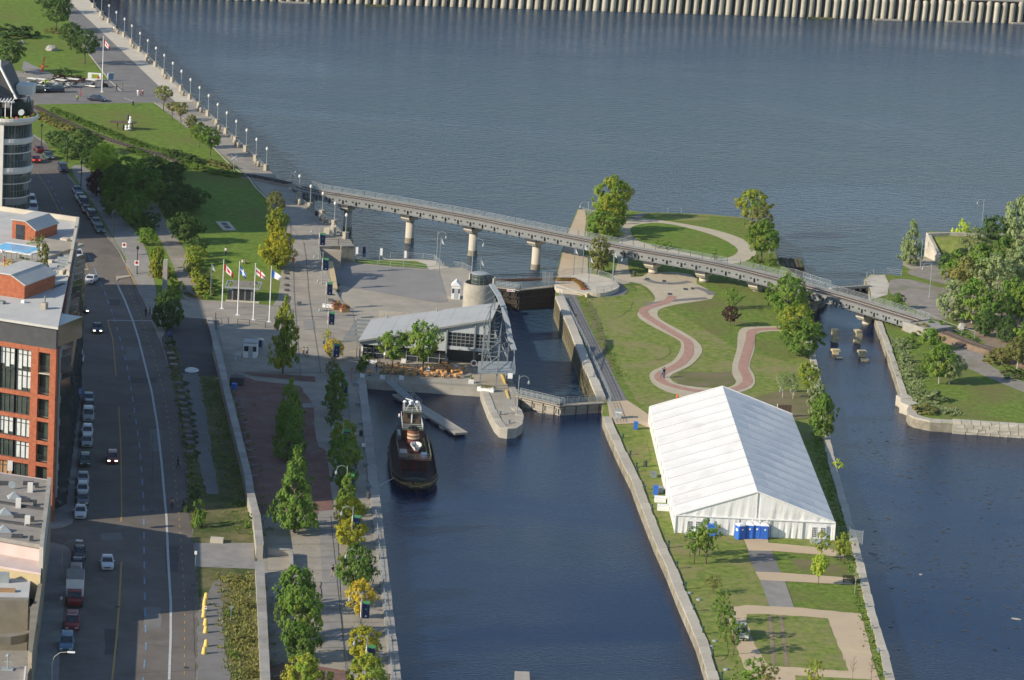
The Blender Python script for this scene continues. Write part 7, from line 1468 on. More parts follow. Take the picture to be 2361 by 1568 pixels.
def pennant(uv, h, label, H=F):
 p = GL(*uv, H); t = thing('pennant_pole', label, 'flagpole', p, 0, 'poles with small white pennants'); m = MB(); m.tube([(0, 0, 0), (0, 0, h)], .07, 6); m.obj('pole', 'grey_steel', t); m = MB(); m.add([(.06, 0, h), (.06, 0, h-1.1), (.7, .1, h-1.5), (.5, .1, h-1.0)], [(0, 1, 2, 3)]); m.obj('pennant', 'white', t)
for u, v, h, lb in ((1342, 638, 6.6, 'tall pole with a white pennant at the wharf steps'), (1322, 633, 5.4, 'pole beside the wharf steps without arm'), (1356.5, 661, 6.0, 'pole with a white pennant at the flower bed of the platform'), (1411, 657, 6.7, 'pole with a white pennant on the right of the platform'), (1012.7, 627, 6.8, 'pole with a white pennant at the river walk corner'), (1107, 634, 3.2, 'short pole with a white pennant behind the silo')): pennant((u, v), h, lb)
pennant((485, 692), 6.8, 'pole with a white pennant left of the kiosk', HL)
for i, (u, v, h, mt, lb) in enumerate(((818.5, 607, 3.2, 'white', 'white vertical banner on a pole, leftmost of the three'), (874.5, 611, 3.3, 'white', 'white vertical banner on a pole, middle of the three'), (930, 617, 3.3, 'white', 'white vertical banner on a pole, rightmost of the three'))):
 p = G(u, v); t = thing('banner_flag', lb, 'banner', p, 0, 'white vertical banners'); m = MB(); m.tube([(0, 0, 0), (0, 0, h)], .05, 6); m.obj('pole', 'galv', t); m = MB(); m.box(0, .5, -.02, .02, h-1.4, h); m.obj('cloth', mt, t)
t = thing('banner_flag', 'dark blue vertical banner at the water edge of the lower lawn', 'banner', G(839, 593)); m = MB(); m.bar((0, 0, 0), (0, 0, 2.2), .06); m.obj('pole', 'navy', t); m = MB(); m.box(-.3, .3, -.03, .03, .1, 2.1); m.obj('cloth', 'navy', t); m = MB(); m.box(-.2, .2, -.04, .04, .25, .7); m.obj('panel', 'line_blue', t)
# kiosk
t = thing('information_kiosk', 'small glazed information kiosk with a flat roof in a steel frame on the lawn', 'kiosk', GL(558, 694)); m = MB(); m.box(-1.75, 1.75, 0, 4.2, 0, 2.3); m.obj('room', 'glass_dark', t)
m = MB()
for x in (-1.75, -.6, .5, 1.75): m.box(x-.1, x+.1, -.08, .1, 0, 2.4)
m.box(-1.9, -1.6, -.05, 4.2, 0, 2.4); m.box(1.55, 1.9, -.05, 4.2, 0, 2.4); m.obj('columns', 'pale_steel', t)
m = MB(); m.box(-1.95, 1.95, -.4, 4.6, 2.4, 2.75); m.obj('roof', 'beige', t); m = MB()
for y in (-.5, 4.7): m.bar((-3.1, y, 2.5), (3.1, y, 2.5), .2, .3)
for x in (-3.1, 3.1): m.bar((x, -.5, 2.5), (x, 4.7, 2.5), .2, .3)
for x in (-2.6, 2.6): m.bar((x, -.4, 2.5), (x, 4.6, 2.5), .12)
m.obj('roof_frame', 'galv', t); m = MB(); m.box(-2.9, 3.2, -1.3, -.1, 0, .12); m.obj('step', 'concrete_pale', t); m = MB(); m.box(-2.7, -1.95, .2, 1.5, 0, 1.9); m.obj('side_cabinet', 'glass_dark', t)
m = MB(); m.box(-.9, 1.1, 1.4, 2.6, 2.751, 2.85); m.obj('roof_hatch', 'roof_gravel', t)
# concrete pillar
p = G(379, 681); m = MB(); m.add([(-.42, -.6, 0), (.42, -.6, 0), (.42, .8, 0), (-.42, .8, 0), (-.36, -.5, 6.6), (.42, -.5, 6.7), (.42, .5, 6.7), (-.36, .5, 6.6)], [(0, 3, 2, 1), (4, 5, 6, 7), (0, 1, 5, 4), (1, 2, 6, 5), (2, 3, 7, 6), (3, 0, 4, 7)]); setp(m.obj('concrete_pillar', 'stone_gray', None, p), 'tall slim grey concrete pillar at the street corner', 'monument')
# white booths
def booth(uv, w, d, h, label, H=HL, roofp=False, mat='white', rz=0):
 p = GL(*uv, H); t = thing('booth', label, 'booth', p, rz); m = MB(); m.box(-w/2, w/2, 0, d, 0, h); m.obj('walls', mat, t)
 if roofp: m = MB(); m.add([(-w/2-.1, -.1, h+.004), (w/2+.1, -.1, h+.004), (w/2+.1, d+.1, h+.004), (-w/2-.1, d+.1, h+.004), (0, -.1, h+.9), (0, d+.1, h+.9)], [(0, 1, 4), (2, 3, 5), (1, 2, 5, 4), (3, 0, 4, 5), (0, 3, 2, 1)]); m.obj('roof', 'white', t)
 else: m = MB(); m.box(-w/2-.1, w/2+.1, -.1, d+.1, h+.004, h+.14); m.obj('roof', 'galv', t)
 m = MB(); m.box(-.3, .45, -.04, -.01, .1, h*.8); m.obj('door', 'cladding', t); m = MB(); m.box(.5 if w > 2.4 else -w/2+.1, w/2-.1, -.03, -.005, h*.45, h*.8); m.obj('window', 'glass_dark', t); return t
booth((576, 826), 2.3, 2.6, 2.6, 'white ticket booth with a pale roof beside the conical tree'); booth((548, 832), .8, .6, 1.3, 'small white machine cabinet left of the ticket booth')
booth((1050, 690), 1.6, 2.2, 2.5, 'small white shed with a pointed roof beside the silo', F, True); booth((1426, 966), .95, .8, 1.3, 'white cabinet by the lower lock gate on the island', F)
t = thing('sign_board', 'tall board frame behind the ticket booth with a coloured panel', 'sign', GL(600, 815)); m = MB(); m.box(-.9, .5, 0, .2, .5, 2.6); m.obj('frame', 'galv', t); m = MB(); m.box(-.6, .2, -.04, -.01, 1.1, 2.3); m.obj('poster', 'navy', t)
# boards by the golf carts
t = thing('notice_board', 'wide white notice board with a coloured map beside the tall flagpole', 'sign', GL(*q(0, 0, 870, 745))); m = MB(); m.box(-1.6, 1.6, 0, .2, .4, 1.9); m.obj('board', 'white', t); m = MB(); m.box(-.7, 1.0, -.04, -.01, .6, 1.6); m.obj('map', 'leaf_lime', t); m = MB(); m.box(.7, 1.2, -.06, -.045, .6, 1.1); m.obj('map_corner', 'red', t)
t = thing('notice_board', 'narrow blue-green notice board right of the tall flagpole', 'sign', GL(*q(0, 0, 1022, 745)), .8); m = MB(); m.box(-.9, .9, 0, .15, .2, 1.9); m.obj('board', 'white', t); m = MB(); m.box(-.8, .8, -.04, -.01, .3, 1.8); m.obj('poster', 'line_blue', t)
# red sculpture, stone figures, boulders
t = thing('sculpture', 'tall thin orange-red metal sculpture on the north lawn', 'sculpture', GL(*q(0, 0, 385, 665))); m = MB(); m.bar((0, 0, 0), (.6, 0, 3.8), .34); m.bar((-.6, 0, 1.6), (1.6, .2, 1.4), .24); m.bar((-.3, 0, 0), (-.3, .2, 1.7), .12); m.bar((.2, 0, 0), (.5, .4, 1.6), .12); m.bar((-.3, 0, 0), (.4, 0, .7), .12); m.bar((-.4, 0, .4), (.3, .4, .9), .12); m.obj('frame', 'orange_paint', t)
def blob(name, uv, r, h, mat, label, cat, H=HL, group=None, sd=0):
 rd = random.Random(sd); n = 9; m = MB(); pr = [(0, h), (r*.5, h*.95), (r*.85, h*.65), (r, h*.25), (r*.95, 0)]; pr = pr[::-1]; m.lathe(pr, n); m.v = [(x*rd.uniform(.8, 1.15), y*rd.uniform(.7, 1.1), z*rd.uniform(.85, 1.1)) for x, y, z in m.v]; return setp(m.obj(name, mat, None, GL(*uv, H)), label, cat, group)
blob('boulder', q(0, 0, 475, 465), 1.6, 1.3, 'stone_gray', 'grey boulder on the north lawn', 'boulder'); blob('boulder', q(0, 0, 195, 405), 1.1, .9, 'stone_gray', 'smaller pale boulder behind the left park tree', 'boulder', sd=2)
blob('boulder', q(3, 1, 1790, 1470), .9, 1.2, 'stone_gray', 'pale boulder at the foot of the woodland', 'boulder', F); blob('boulder', q(0, 0, 450, 780), 2.4, 1.1, 'stone', 'rocky white mound beside the golf carts', 'boulder', sd=4)
t = thing('stone_figures', 'white stone and bronze figures standing on the lawn beside a brown plank', 'sculpture', GL(*q(0, 0, 1180, 1205)))
m = MB()
for x, y, z, r_ in ((.3, 0, 0, .38), (.3, 0, .7, .34), (.35, .6, 1.5, .42), (.45, .6, 2.0, .36), (.4, .5, 2.5, .28), (-.5, .2, 0, .35), (-.5, .2, .5, .3)): m.lathe([(r_*.6, z), (r_, z+.2), (r_*.9, z+.5), (r_*.3, z+.7), (0, z+.72)], 8, (x, y))
m.obj('stones', 'white', t); m = MB(); m.lathe([(.25, 0), (.3, .6), (.2, 1.3), (0, 1.5)], 8, (-1.1, .1)); m.lathe([(.2, 2.2), (.35, 2.6), (.2, 3.3), (0, 3.5)], 8, (-.3, 1.6)); m.lathe([(.15, 0), (.15, .4), (0, .4)], 6, (.2, -.4)); m.obj('dark_stones', 'trim_dark', t)
m = MB(); m.box(-4.2, 1.6, .4, 2.9, 1.5, 1.62); m.bar((-2.5, 1.5, 0), (-2.5, 1.5, 1.5), .2); m.bar((.8, 1.5, 0), (.8, 1.5, 1.5), .2); m.obj('plank', 'wood_dark', t)
t = thing('memorial_slab', 'pale flat memorial slab with dark panels lying on the shaded lawn', 'memorial', GL(521, 523)); P = [GL(*q(0, 1, *p)) for p in ((1988, 485), (2110, 487), (2178, 563), (2060, 562))]; m = MB(); m.prism([(p.x-t.location.x, p.y-t.location.y) for p in P], .05, .25); m.obj('slab', 'concrete_pale', t)
for k in range(2):
 P = [GL(*q(0, 1, *p)) for p in (((2035, 498), (2085, 498), (2105, 520), (2055, 520)), ((2062, 526), (2112, 526), (2132, 550), (2082, 550)))[k]]; m = MB(); m.prism([(p.x-t.location.x, p.y-t.location.y) for p in P], .251, .28); m.obj('panel', 'trim_dark', t)
# grates along the lawn
for i, (x, y, w, h) in enumerate(((1495, 543, 105, 50), (1497, 640, 70, 55), (1500, 772, 90, 55), (1503, 872, 90, 55), (1530, 1070, 90, 170), (1745, 1145, 80, 55))):
 p = GL(484.2+x/8.5, 564.9+y/8.5); m = MB(); W_ = w/8.5/13/2; D_ = h/8.5/13/.23/2; m.box(-W_, W_, -D_, D_, .005, .035); setp(m.obj('tree_grate', 'asphalt_dark', None, p+Vector((0, 0, .06))), 'dark square tree grate on the forecourt beside the lawn, %s from the top' % ordn(i), 'grate', 'tree grates')
for i, y in enumerate((1060, 1115, 1168, 1212)): p = G(*q(1, 1, 742, y)); m = MB(); m.box(-.65, .65, -.9, .9, .005, .03); setp(m.obj('drain_grate', 'asphalt_dark', None, p+Vector((0, 0, .03))), 'dark square drain grate at the plaza edge, %s from the top' % ordn(i), 'grate', 'drain grates at the plaza')
# planters with flowers
for (u, v, lb) in ((776, 714, 'wooden planter with red and yellow flowers, left one'), (794.5, 719.5, 'wooden planter with red and yellow flowers, right one')):
 t = thing('flower_planter', lb, 'planter', GL(u, v), .4, 'flower planters'); m = MB(); m.box(-.75, .75, -.6, .6, 0, .75); m.obj('box', 'wood', t)
 for k, (mt, z, s_) in enumerate((('flower_red', .7, .8), ('leaf_mid', .9, .6), ('flower_yellow', 1.4, .3), ('flower_red', .7, .7))): link(CR['bush'][k % 2], 'flowers', t, mt, ((-.3, .1, .15, .35)[k], 0, z), k, (s_*.8, s_*.8, s_))
for i, (x, y) in enumerate(((690, 1120), (690, 1165), (690, 1212), (645, 1060))): p = G(*q(1, 1, x, y)); m = MB(); m.box(-.5, .5, -.4, .4, .35, .45); m.box(-.45, -.35, -.3, .3, 0, .35); m.box(.35, .45, -.3, .3, 0, .35); setp(m.obj('bench', 'wood_dark', None, p), 'small dark bench under the banner lamps, %s from the south' % ordn(3-i), 'bench', 'small benches under the banner lamps')
p = GL(757, 710); m = MB(); m.add([(-1.1, 0, 0), (1.1, -.1, 0), (1.1, 0, .7), (-1.1, .1, .7)], [(0, 1, 2, 3)]); m.add([(-1.1, .06, 0), (1.1, -.04, 0), (1.1, .06, .7), (-1.1, .16, .7)], [(3, 2, 1, 0)]); setp(m.obj('cloth_banner', 'white', None, p), 'low white cloth banner beside the flower planters', 'banner')
# brackets on the brick paving = slanted blue-grey ground lights
for i, (x, y) in enumerate(((2205, 570), (2222, 645), (2240, 705), (2258, 788), (2275, 878), (2290, 958), (2308, 1038), (2322, 1108), (2335, 1180), (2350, 1275))):
 p = GL(*q(0, 2, x, y)); m = MB(); m.bar((-.5, -.1, .35), (.5, .15, .55), .25, .08); m.bar((0, 0, 0), (0, 0, .45), .1); setp(m.obj('ground_bracket', 'grey_steel', None, p), 'slanted grey metal bench on the brick paving, %s from the top along the wall' % ordn(i), 'bench', 'slanted metal benches along the retaining wall')
for i, (x, y) in enumerate(((72, 95), (95, 195), (155, 830), (160, 928), (165, 1035), (170, 1140), (176, 1245), (182, 1350), (187, 1450), (192, 1560))):
 p = GL(*q(1, 3, x, y)); m = MB(); m.bar((-.5, -.1, .35), (.5, .15, .55), .25, .08); m.bar((0, 0, 0), (0, 0, .45), .1); setp(m.obj('ground_bracket', 'grey_steel', None, p), 'slanted grey metal bench on the lower quay, %s from the shaded end' % ordn(i), 'bench', 'slanted metal benches along the retaining wall')
# concrete planters along the street
for i, (x, y) in enumerate(((1545, 65), (1572, 140), (1592, 188), (1602, 245), (1655, 412), (1666, 485), (1676, 548), (1688, 600), (1695, 655), (1714, 692), (1716, 757), (1722, 808), (1735, 862), (1745, 905), (1752, 962), (1752, 1050))):
 p = GL(*q(0, 2, x, y)); t = thing('concrete_block', 'weathered concrete block beside the street, %s from the north' % ordn(i), 'block', p, .2*(i % 3), 'weathered concrete blocks along the street'); m = MB(); m.box(-.6, .6, -.6, .6, 0, .45); m.obj('block', 'asphalt_path' if i > 3 else 'quay_wall', t)
 if i > 3: link(CR['bush'][i % 2], 'weeds', t, 'leaf_dark', (.75, .2, 0), i, (.7, .9, .55))
# yellow bollards
yb = MB(); yb.lathe([(.34, 0), (.32, .15), (.22, .78), (.14, .84), (0, .86)], 12); ybm = yb.me('bollard', True)
for i, (x, y) in enumerate(((1900, 828), (1888, 882), (1884, 935), (1880, 990), (1895, 1066), (1896, 1136), (1900, 1262), (1882, 1330))): o = link(ybm, 'bollard', None, 'yellow', GL(*q(0, 3, x, y))); o.scale = (1.05, 1.05, 1.15); setp(o, 'fat yellow bollard beside the street, %s of eight from the top' % ordn(i), 'bollard', 'fat yellow bollards')
# bins
def bin_(uv, label, mat='trim_dark', r_=.32, h=.95, H=HL): m = MB(); m.lathe([(r_*.9, 0), (r_, h*.9), (r_*.7, h), (0, h)], 10); setp(m.obj('litter_bin', mat, None, GL(*uv, H)), label, 'bin')
for uv, lb, H in ((q(0, 0, 1225, 972), 'dark litter bin on the edge of the lawn with stone figures', HL), (q(2, 1, 1125, 975), 'dark litter bin beneath the bridge beside the path', F), (q(2, 2, 1228, 1168), 'dark litter bin on the grass left of the tent', F), (q(1, 2, 968, 885), 'dark litter bin beside the basin coping in the shade', HL), (q(1, 2, 1038, 1462), 'dark litter bin beside the basin coping below the tugboat', HL), (q(0, 0, 1300, 480), 'dark litter bin on the promenade near the second shadow', HL), (q(0, 0, 1810, 950), 'dark litter bin at the end of the pale promenade', HL), (q(1, 1, 555, 420), 'dark litter bin beside the stone bollards near the bridge', HL), (q(0, 0, 965, 150), 'dark litter bin near the top of the promenade', HL)): bin_(uv, lb, H=H)
t = thing('waste_container', 'dark container with a blue bin in front beside the retaining wall', 'container', GL(*q(0, 2, 2180, 425))); m = MB(); m.box(-1.1, 1.1, 0, 2.0, 0, 1.4); m.obj('container', 'trim_dark', t)
m = MB(); m.box(-.4, .4, -.4, .4, 0, 1.0); setp(m.obj('waste_bin', 'blue', None, GL(*q(0, 2, 2160, 455))), 'blue waste bin before the dark container', 'bin')
# concrete slab chunk on weeds
m = MB(); m.box(-.9, .9, -.7, .7, 0, .6); setp(m.obj('concrete_chunk', 'concrete_pale', None, GL(*q(0, 3, 2000, 298))), 'pale concrete chunk lying on the weedy strip', 'block')
m = MB(); m.bar((-.3, 0, .3), (.5, .2, .5), .4, .1); setp(m.obj('scrap_panel', 'galv', None, GL(*q(0, 2, 2005, 378))), 'bright scrap panel lying in the shaded weeds', 'scrap')
# benches and stones on promenade coping; mooring rings
for i, (x, y) in enumerate(((912, 420), (937, 605), (963, 785), (1012, 1165), (1040, 1370))): m = MB(); m.box(-.3, .3, -.3, .3, 0, .55); m.box(-.4, .4, -.25, .25, .3, .45); setp(m.obj('mooring_bollard', 'grey_steel', None, GL(*q(1, 2, x, y))), 'squat grey mooring bollard along the basin, %s from the top' % ordn(i), 'bollard', 'mooring bollards along the basin')
for i, (x, y) in enumerate(((1110, 460), (1160, 705), (1225, 1300-80), (1240, 1500))): m = MB(); m.box(-.35, .35, -.3, .3, 0, .6); m.box(.2, .3, -.3, .3, .6, 1.0); setp(m.obj('stool', 'stone_gray', None, GL(*q(1, 3, x, y))), 'small grey seat by the sunny basin edge, %s from the top' % ordn(i), 'seat', 'small seats by the basin edge')
for i, (x, y) in enumerate(((1443, 348), (1518, 540), (1598, 732), (1674, 935), (1760, 1145), (1846, 1357), (1932, 1565))): m = MB(); m.lathe([(.15, 0), (.12, .8), (.2, .85), (.2, 1.05), (0, 1.1)], 8); setp(m.obj('path_light', 'paint_green', None, G(*q(2, 3, x, y))), 'short dark green light post by the island coping, %s below the tent' % ordn(i), 'light', 'short light posts on the island edge')
for i, (x, y) in enumerate(((1023, 905), (1090, 1060), (1148, 1172), (1156, 1214), (1222, 1385), (1292, 1555))): m = MB(); m.lathe([(.15, 0), (.12, .5), (.2, .55), (.2, .7), (0, .75)], 8); setp(m.obj('path_light', 'paint_green', None, G(*q(2, 2, x, y))), 'short dark light post beside the tent, %s from the lock' % ordn(i), 'light', 'short light posts on the island edge')
for i, (x, y, c_) in enumerate(((1635, 770, 0), (1722, 830, 0), (1870, 1212, 0), (1838, 1262, 0), (1972, 1475, 0))): m = MB(); m.lathe([(.35, 0), (.3, .18), (0, .22)], 8); setp(m.obj('valve_cover', 'galv', None, G(*q(2, 3, x, y))), 'small grey valve cover in the grass, %s below the tent' % ordn(i), 'cover', 'valve covers in the island grass')
for i, (x, y) in enumerate(((862, 712), (908, 905), (962, 1105), (1013, 1312), (1073, 1530))): m = MB(); m.box(-.12, .12, -.12, .12, 0, .6); m.box(-.2, .2, -.1, .1, .35, .6); setp(m.obj('power_post', 'galv', None, G(*q(3, 3, x, y))), 'small grey post by the side channel kerb, %s from the bench' % ordn(i), 'post', 'small posts by the side channel')
# portable toilets
pt = thing('portable_toilet', 'x', 'toilet'); m = MB(); m.box(-.55, .55, -.55, .55, 0, 2.0); m.obj('cabin', 'blue', pt); m = MB(); m.lathe([(.78, 2.0), (.7, 2.15), (.4, 2.3), (0, 2.34)], 4, a0=math.pi/4, a1=math.pi/4+2*math.pi); m.obj('roof', 'white', pt)
m = MB(); m.box(-.42, .42, -.6, -.56, .1, 1.85); dr = m.obj('door', 'blue', pt); m = MB(); m.box(-.12, .12, -.62, -.605, 1.35, 1.6); m.obj('sign', 'white', dr); m = MB(); m.tube([(.35, .35, 2.1), (.35, .35, 2.7)], .05, 6); m.obj('vent_pipe', 'white', pt)
m = MB(); m.box(-.57, -.556, -.25, .25, 1.2, 1.55); m.obj('side_label', 'white', pt)
for i, (x, y, lb) in enumerate(((2100, 262, 'leftmost blue portable toilet before the tent, turned sideways'), (2185, 256, 'second blue portable toilet from the left before the tent'), (2252, 256, 'third blue portable toilet from the left before the tent'), (2322, 262, 'rightmost blue portable toilet before the tent'))): place(pt, G(*q(2, 3, x, y)), (.5, 0, 0, .1)[i], lb, 'blue portable toilets before the tent', (1.05, 1.05, 1.0))
for (c_, r_, x, y, w, h, lb) in ((2, 3, 1838, 235, 1.0, 1.6, 'blue shed box at the tent front between the young trees'), (2, 2, 1140, 822, .6, 1.1, 'tilted blue bin at the far left corner of the tent'), (2, 2, 1322, 1422, .7, 1.2, 'blue bin beside a grey board left of the tent')): m = MB(); m.box(-w/2, w/2, -.4, .4, 0, h); m.box(-w/2-.06, w/2+.06, -.46, .46, h+.003, h+.1); setp(m.obj('blue_bin', 'blue', None, G(*q(c_, r_, x, y))), lb, 'bin')
for i, (x, y, w, mt, lb) in enumerate(((1365, 1490, 1.7, 'white', 'white box beside the tent wall, upper one'), (1392, 1566, 1.7, 'white', 'white box beside the tent wall, lower one'), (1350, 1400, 1.5, 'galv', 'grey board leaning at the tent behind the blue bin'), (1305, 1262, .9, 'grey_steel', 'grey generator beside the tent wall'))): m = MB(); m.box(-w/2, w/2, -.6, .6, 0, .7); m.box(-w/2-.04, w/2+.04, -.64, .64, .7, .74); setp(m.obj('equipment_box', mt, None, G(*q(2, 2, x, y))), lb, 'box')
t = thing('traffic_cone', 'orange traffic cone behind the tent ridge', 'cone', G(*q(2, 2, 1525, 533))); m = MB(); m.lathe([(.25, .04), (.05, .8), (0, .82)], 10); m.obj('cone', 'orange_paint', t); m = MB(); m.box(-.3, .3, -.3, .3, 0, .04); m.obj('base', 'black', t)
# big board behind the tent, fence panel, bench
t = thing('panel_board', 'large brown slatted board on posts behind the right side of the tent', 'board', G(*q(3, 2, 145, 712)), .18);
for k in range(4): m = MB(); m.box(-1.15+k*.6, -.59+k*.6, -.05, .05, .45, 2.1); m.obj('panel', 'wood_dark', t)
m = MB(); m.bar((-1.2, 0, 0), (-1.2, 0, 2.25), .12); m.obj('edge_frame', 'white', t); m = MB(); m.bar((-.4, .1, 0), (-.4, .1, 1), .1); m.bar((.9, .1, 0), (.9, .1, 1), .1); m.obj('posts', 'wood', t)
t = thing('fence', 'grey wire fence panels closing the channel bank at the tent corner', 'fence', G(*q(3, 3, 760, 300)), -.35); m = MB()
for k in range(16): m.bar((-.2+k*.12, 0, 0), (-.2+k*.12, 0, 2.0), .03)
for k in range(9): m.bar((-.2, 0, .1+k*.23), (1.7, 0, .1+k*.23), .03)
m.obj('wire_mesh', 'galv', t); m = MB(); m.bar((-.2, 0, 0), (-.2, 0, 2.1), .07); m.bar((1.75, 0, 0), (1.75, 0, 2.1), .07); m.obj('frame', 'galv', t)
railing('grey fence run from the tent corner to the channel', [q(3, 3, 610, 270), q(3, 3, 745, 268)], 1.9, 2, 5, 'grey_steel', name='fence', cat='fence')
t = thing('park_bench', 'dark park bench on the second cross path by the side channel', 'bench', G(*q(3, 3, 742, 668)), math.pi)
for k in range(4): m = MB(); m.box(-.85, .85, -.1+.13*k, 0+.13*k, .42, .46); m.obj('seat_slat', 'wood_dark', t)
for k in range(4): m = MB(); m.box(-.85, .85, -.2-.03*k, -.16-.03*k, .52+.12*k, .61+.12*k); m.obj('back_slat', 'wood_dark', t)
for x in (-.7, .7): m = MB(); m.box(x-.04, x+.04, -.25, .35, 0, .42); m.obj('leg', 'black', t)
# pier head items
for i, (x, y) in enumerate(((2248, 690), (2332, 770))): m = MB(); m.lathe([(.22, 0), (.18, .4), (.3, .45), (.28, .6), (0, .62)], 10); setp(m.obj('mooring_bollard', 'grey_steel', None, G(*q(1, 2, x, y))), 'round mooring bollard on the pier head, %s one' % ('upper', 'lower')[i], 'bollard', 'mooring bollards on the pier head')
for a, b, lb in (((2260, 300), (2300, 400), 'yellow painted rail beside the lock, upper piece'), ((2308, 465), (2330, 540), 'yellow painted rail beside the lock, lower piece')): a = G(*q(1, 2, *a), .1); b = G(*q(1, 2, *b), .1); m = MB(); m.bar((0, 0, 0), b-a, .3, .2); setp(m.obj('guard_beam', 'yellow', None, a), lb, 'beam')
t = thing('gate_winch', 'grey lattice winch frame standing on the pier head', 'winch', G(*q(1, 2, 2320, 680)))
for k in range(5): m = MB(); m.bar((-.5, 0, .6*k), (.5, 0, .6*k+.5), .06); m.bar((-.5, 0, .6*k), (.5, 0, .6*k), .06); m.obj('rung', 'galv', t)
for x in (-.5, .5): m = MB(); m.bar((x, 0, 0), (x, 0, 3), .08); m.obj('upright', 'galv', t)
t = thing('flower_box', 'long white flower box beneath the lattice tower', 'planter', G(1120, 902), -.2); m = MB(); m.box(-1.4, 1.4, -.5, .5, 0, .75); m.obj('box', 'white', t)
for k in range(4): link(CR['bush'][k % 2], 'plants', t, 'leaf_olive', (-1+.65*k, 0, .6), k, (.6, .6, .5))
# lower terrace: planter boxes, tables, chairs
for i, (x, y, w) in enumerate(((228, 1075, .8), (490, 1095, .8), (738, 1100, .8), (1648, 1150, .9), (325, 890, 2.4), (1298, 860, 1.2), (765, 880, .8), (1080, 985, .7), (1448, 955, .8))):
 t = thing('planter_box', 'white planter box with greenery on the restaurant terrace, %s of nine' % ordn(i), 'planter', G(*Z5(x, y)), 0, 'white planter boxes on the terrace'); m = MB(); m.box(-w/2, w/2, -.35, .35, 0, .65); m.obj('box', 'white', t);
 for k in range(max(1, int(w/.7))): link(CR['bush'][k % 2], 'plants', t, 'leaf_mid' if i % 2 else 'leaf_olive', (-w/2+.35+.7*k, .1, .55), k, (.45, .45, .9 if i < 4 else .5))
tb = thing('table', 'x', 'table'); m = MB(); m.box(-.5, .5, -.42, .42, .7, .76); m.obj('tabletop', 'wood', tb); m = MB(); m.bar((0, 0, 0), (0, 0, .7), .08); m.box(-.3, .3, -.3, .3, 0, .04); m.obj('leg', 'trim_dark', tb)
ch = thing('chair', 'x', 'chair'); m = MB(); m.box(-.22, .22, -.22, .22, .42, .47); m.obj('seat', 'wood', ch); m = MB(); m.box(-.22, .22, .19, .23, .47, .9); m.obj('backrest', 'wood', ch)
m = MB()
for x in (-.2, .2):
 for y in (-.2, .2): m.bar((x, y, 0), (x, y, .43), .04)
m.obj('legs', 'wood', ch)
MT['wood_orange'] = M('wood_orange', (.50, .27, .10), (.58, .33, .14), 2, 4, .6)
for o in (tb, ch):
 for c in o.children:
  if c.name.split('.')[0] != 'leg': c.data.materials[0] = MT['wood_orange']
TB = [(320, 1050), (475, 950), (560, 1030), (660, 1035), (675, 960), (795, 1015), (850, 1000), (860, 1065), (945, 1035), (1025, 990), (1060, 1075), (1165, 980), (1190, 1065), (1245, 1030), (1290, 1075), (1330, 970), (1390, 1005), (1455, 1035), (1475, 1080), (1510, 1010), (1300, 930), (600, 990)]
tn_ = 0
for i, (x, y) in enumerate(TB):
 p = G(*Z5(x, y)); place(tb, p, .3*(i % 5), 'orange wooden table on the restaurant terrace, %s counted from the left' % ordn(i), 'wooden tables on the terrace')
 for k in range(4 if i % 3 else 3):
  a = .3*(i % 5)+k*math.pi/2+.15; c = place(ch, p+Vector((.85*math.cos(a), .8*math.sin(a), 0)), a-math.pi/2, 'orange chair on the %s side of the %s terrace table from the left' % (('right', 'far', 'left', 'near')[k], ordn(i)), 'wooden chairs on the terrace')
t = thing('terrace_hedge', 'narrow green hedge along the left edge of the restaurant terrace', 'hedge', G(*Z5(210, 1000)))
for k in range(7): link(CR['bush'][k % 2], 'foliage', t, 'leaf_green', (.1*k-.1, 1.5*k, 0), k, (.7, .8, 1.7-.1*k))
for i, (x, y) in enumerate(((1170, 830), (1245, 800), (520, 850))):
 t = thing('parasol', 'folded pale parasol at the glass wall of the restaurant, %s one' % ('left', 'middle', 'right')[(1, 2, 0)[i]], 'parasol', G(*Z5(x, y)), 0, 'folded parasols'); m = MB(); m.bar((0, 0, 0), (0, 0, 1), .06); m.obj('pole', 'wood', t); m = MB(); m.lathe([(.25, .9), (.18, 1.8), (0, 2.4)], 8); m.obj('canopy', 'canvas', t)
m = MB(); m.tube([(0, -.05, 1.6), (0, .05, 1.6)], .55, 14); o = m.obj('round_sign', 'white', None, G(*Z5(1678, 1010))); setp(o, 'round white sign hanging below the lattice tower', 'sign'); m = MB(); m.tube([(0, -.07, 1.6), (0, -.06, 1.6)], .35, 14); m.obj('emblem', 'paint_maroon', o); m = MB(); m.bar((0, 0, 0), (0, 0, 1.2), .06); m.obj('post', 'grey_steel', o)
t = thing('cargo_net_box', 'white equipment box on the corner of the steel platform', 'box', G(1176, 872, 2.95)); m = MB(); m.box(-.4, .4, -.3, .3, 0, .8); m.obj('box', 'white', t)
# gangway and pontoon
P = [G(*p, ZBAS+.55) for p in ((912, 910), (925, 908), (1073, 993), (1078, 999), (1055, 1004), (1047, 1000))]
t = thing('pontoon', 'long grey floating pontoon reaching into the basin behind the tugboat', 'pontoon', (P[0].x, P[0].y, 0)); a, b = G(919, 909.5, ZBAS+.55)-t.location, G(1064, 999.5, ZBAS+.55)-t.location; d = b-a; L = d.length; aa = math.atan2(d.y, d.x)
n = 22
for k in range(n): m = MB(); m.box(0, L/n-.04, -1.15, 1.15, 0, .12); m.obj('deck_board', 'wood_grey', t, a+d*(k/n), aa)
m = MB(); m.bar(a+Vector((0, 0, -.12)), b+Vector((0, 0, -.12)), 2.2, .2); m.obj('frame', 'stone_gray', t)
for k in range(7): m = MB(); m.box(-.9, .9, -1.1, 1.1, -.75, -.22); m.obj('float', 'concrete_pale' if k % 2 else 'trim_dark', t, a+d*((k+.5)/7), aa)
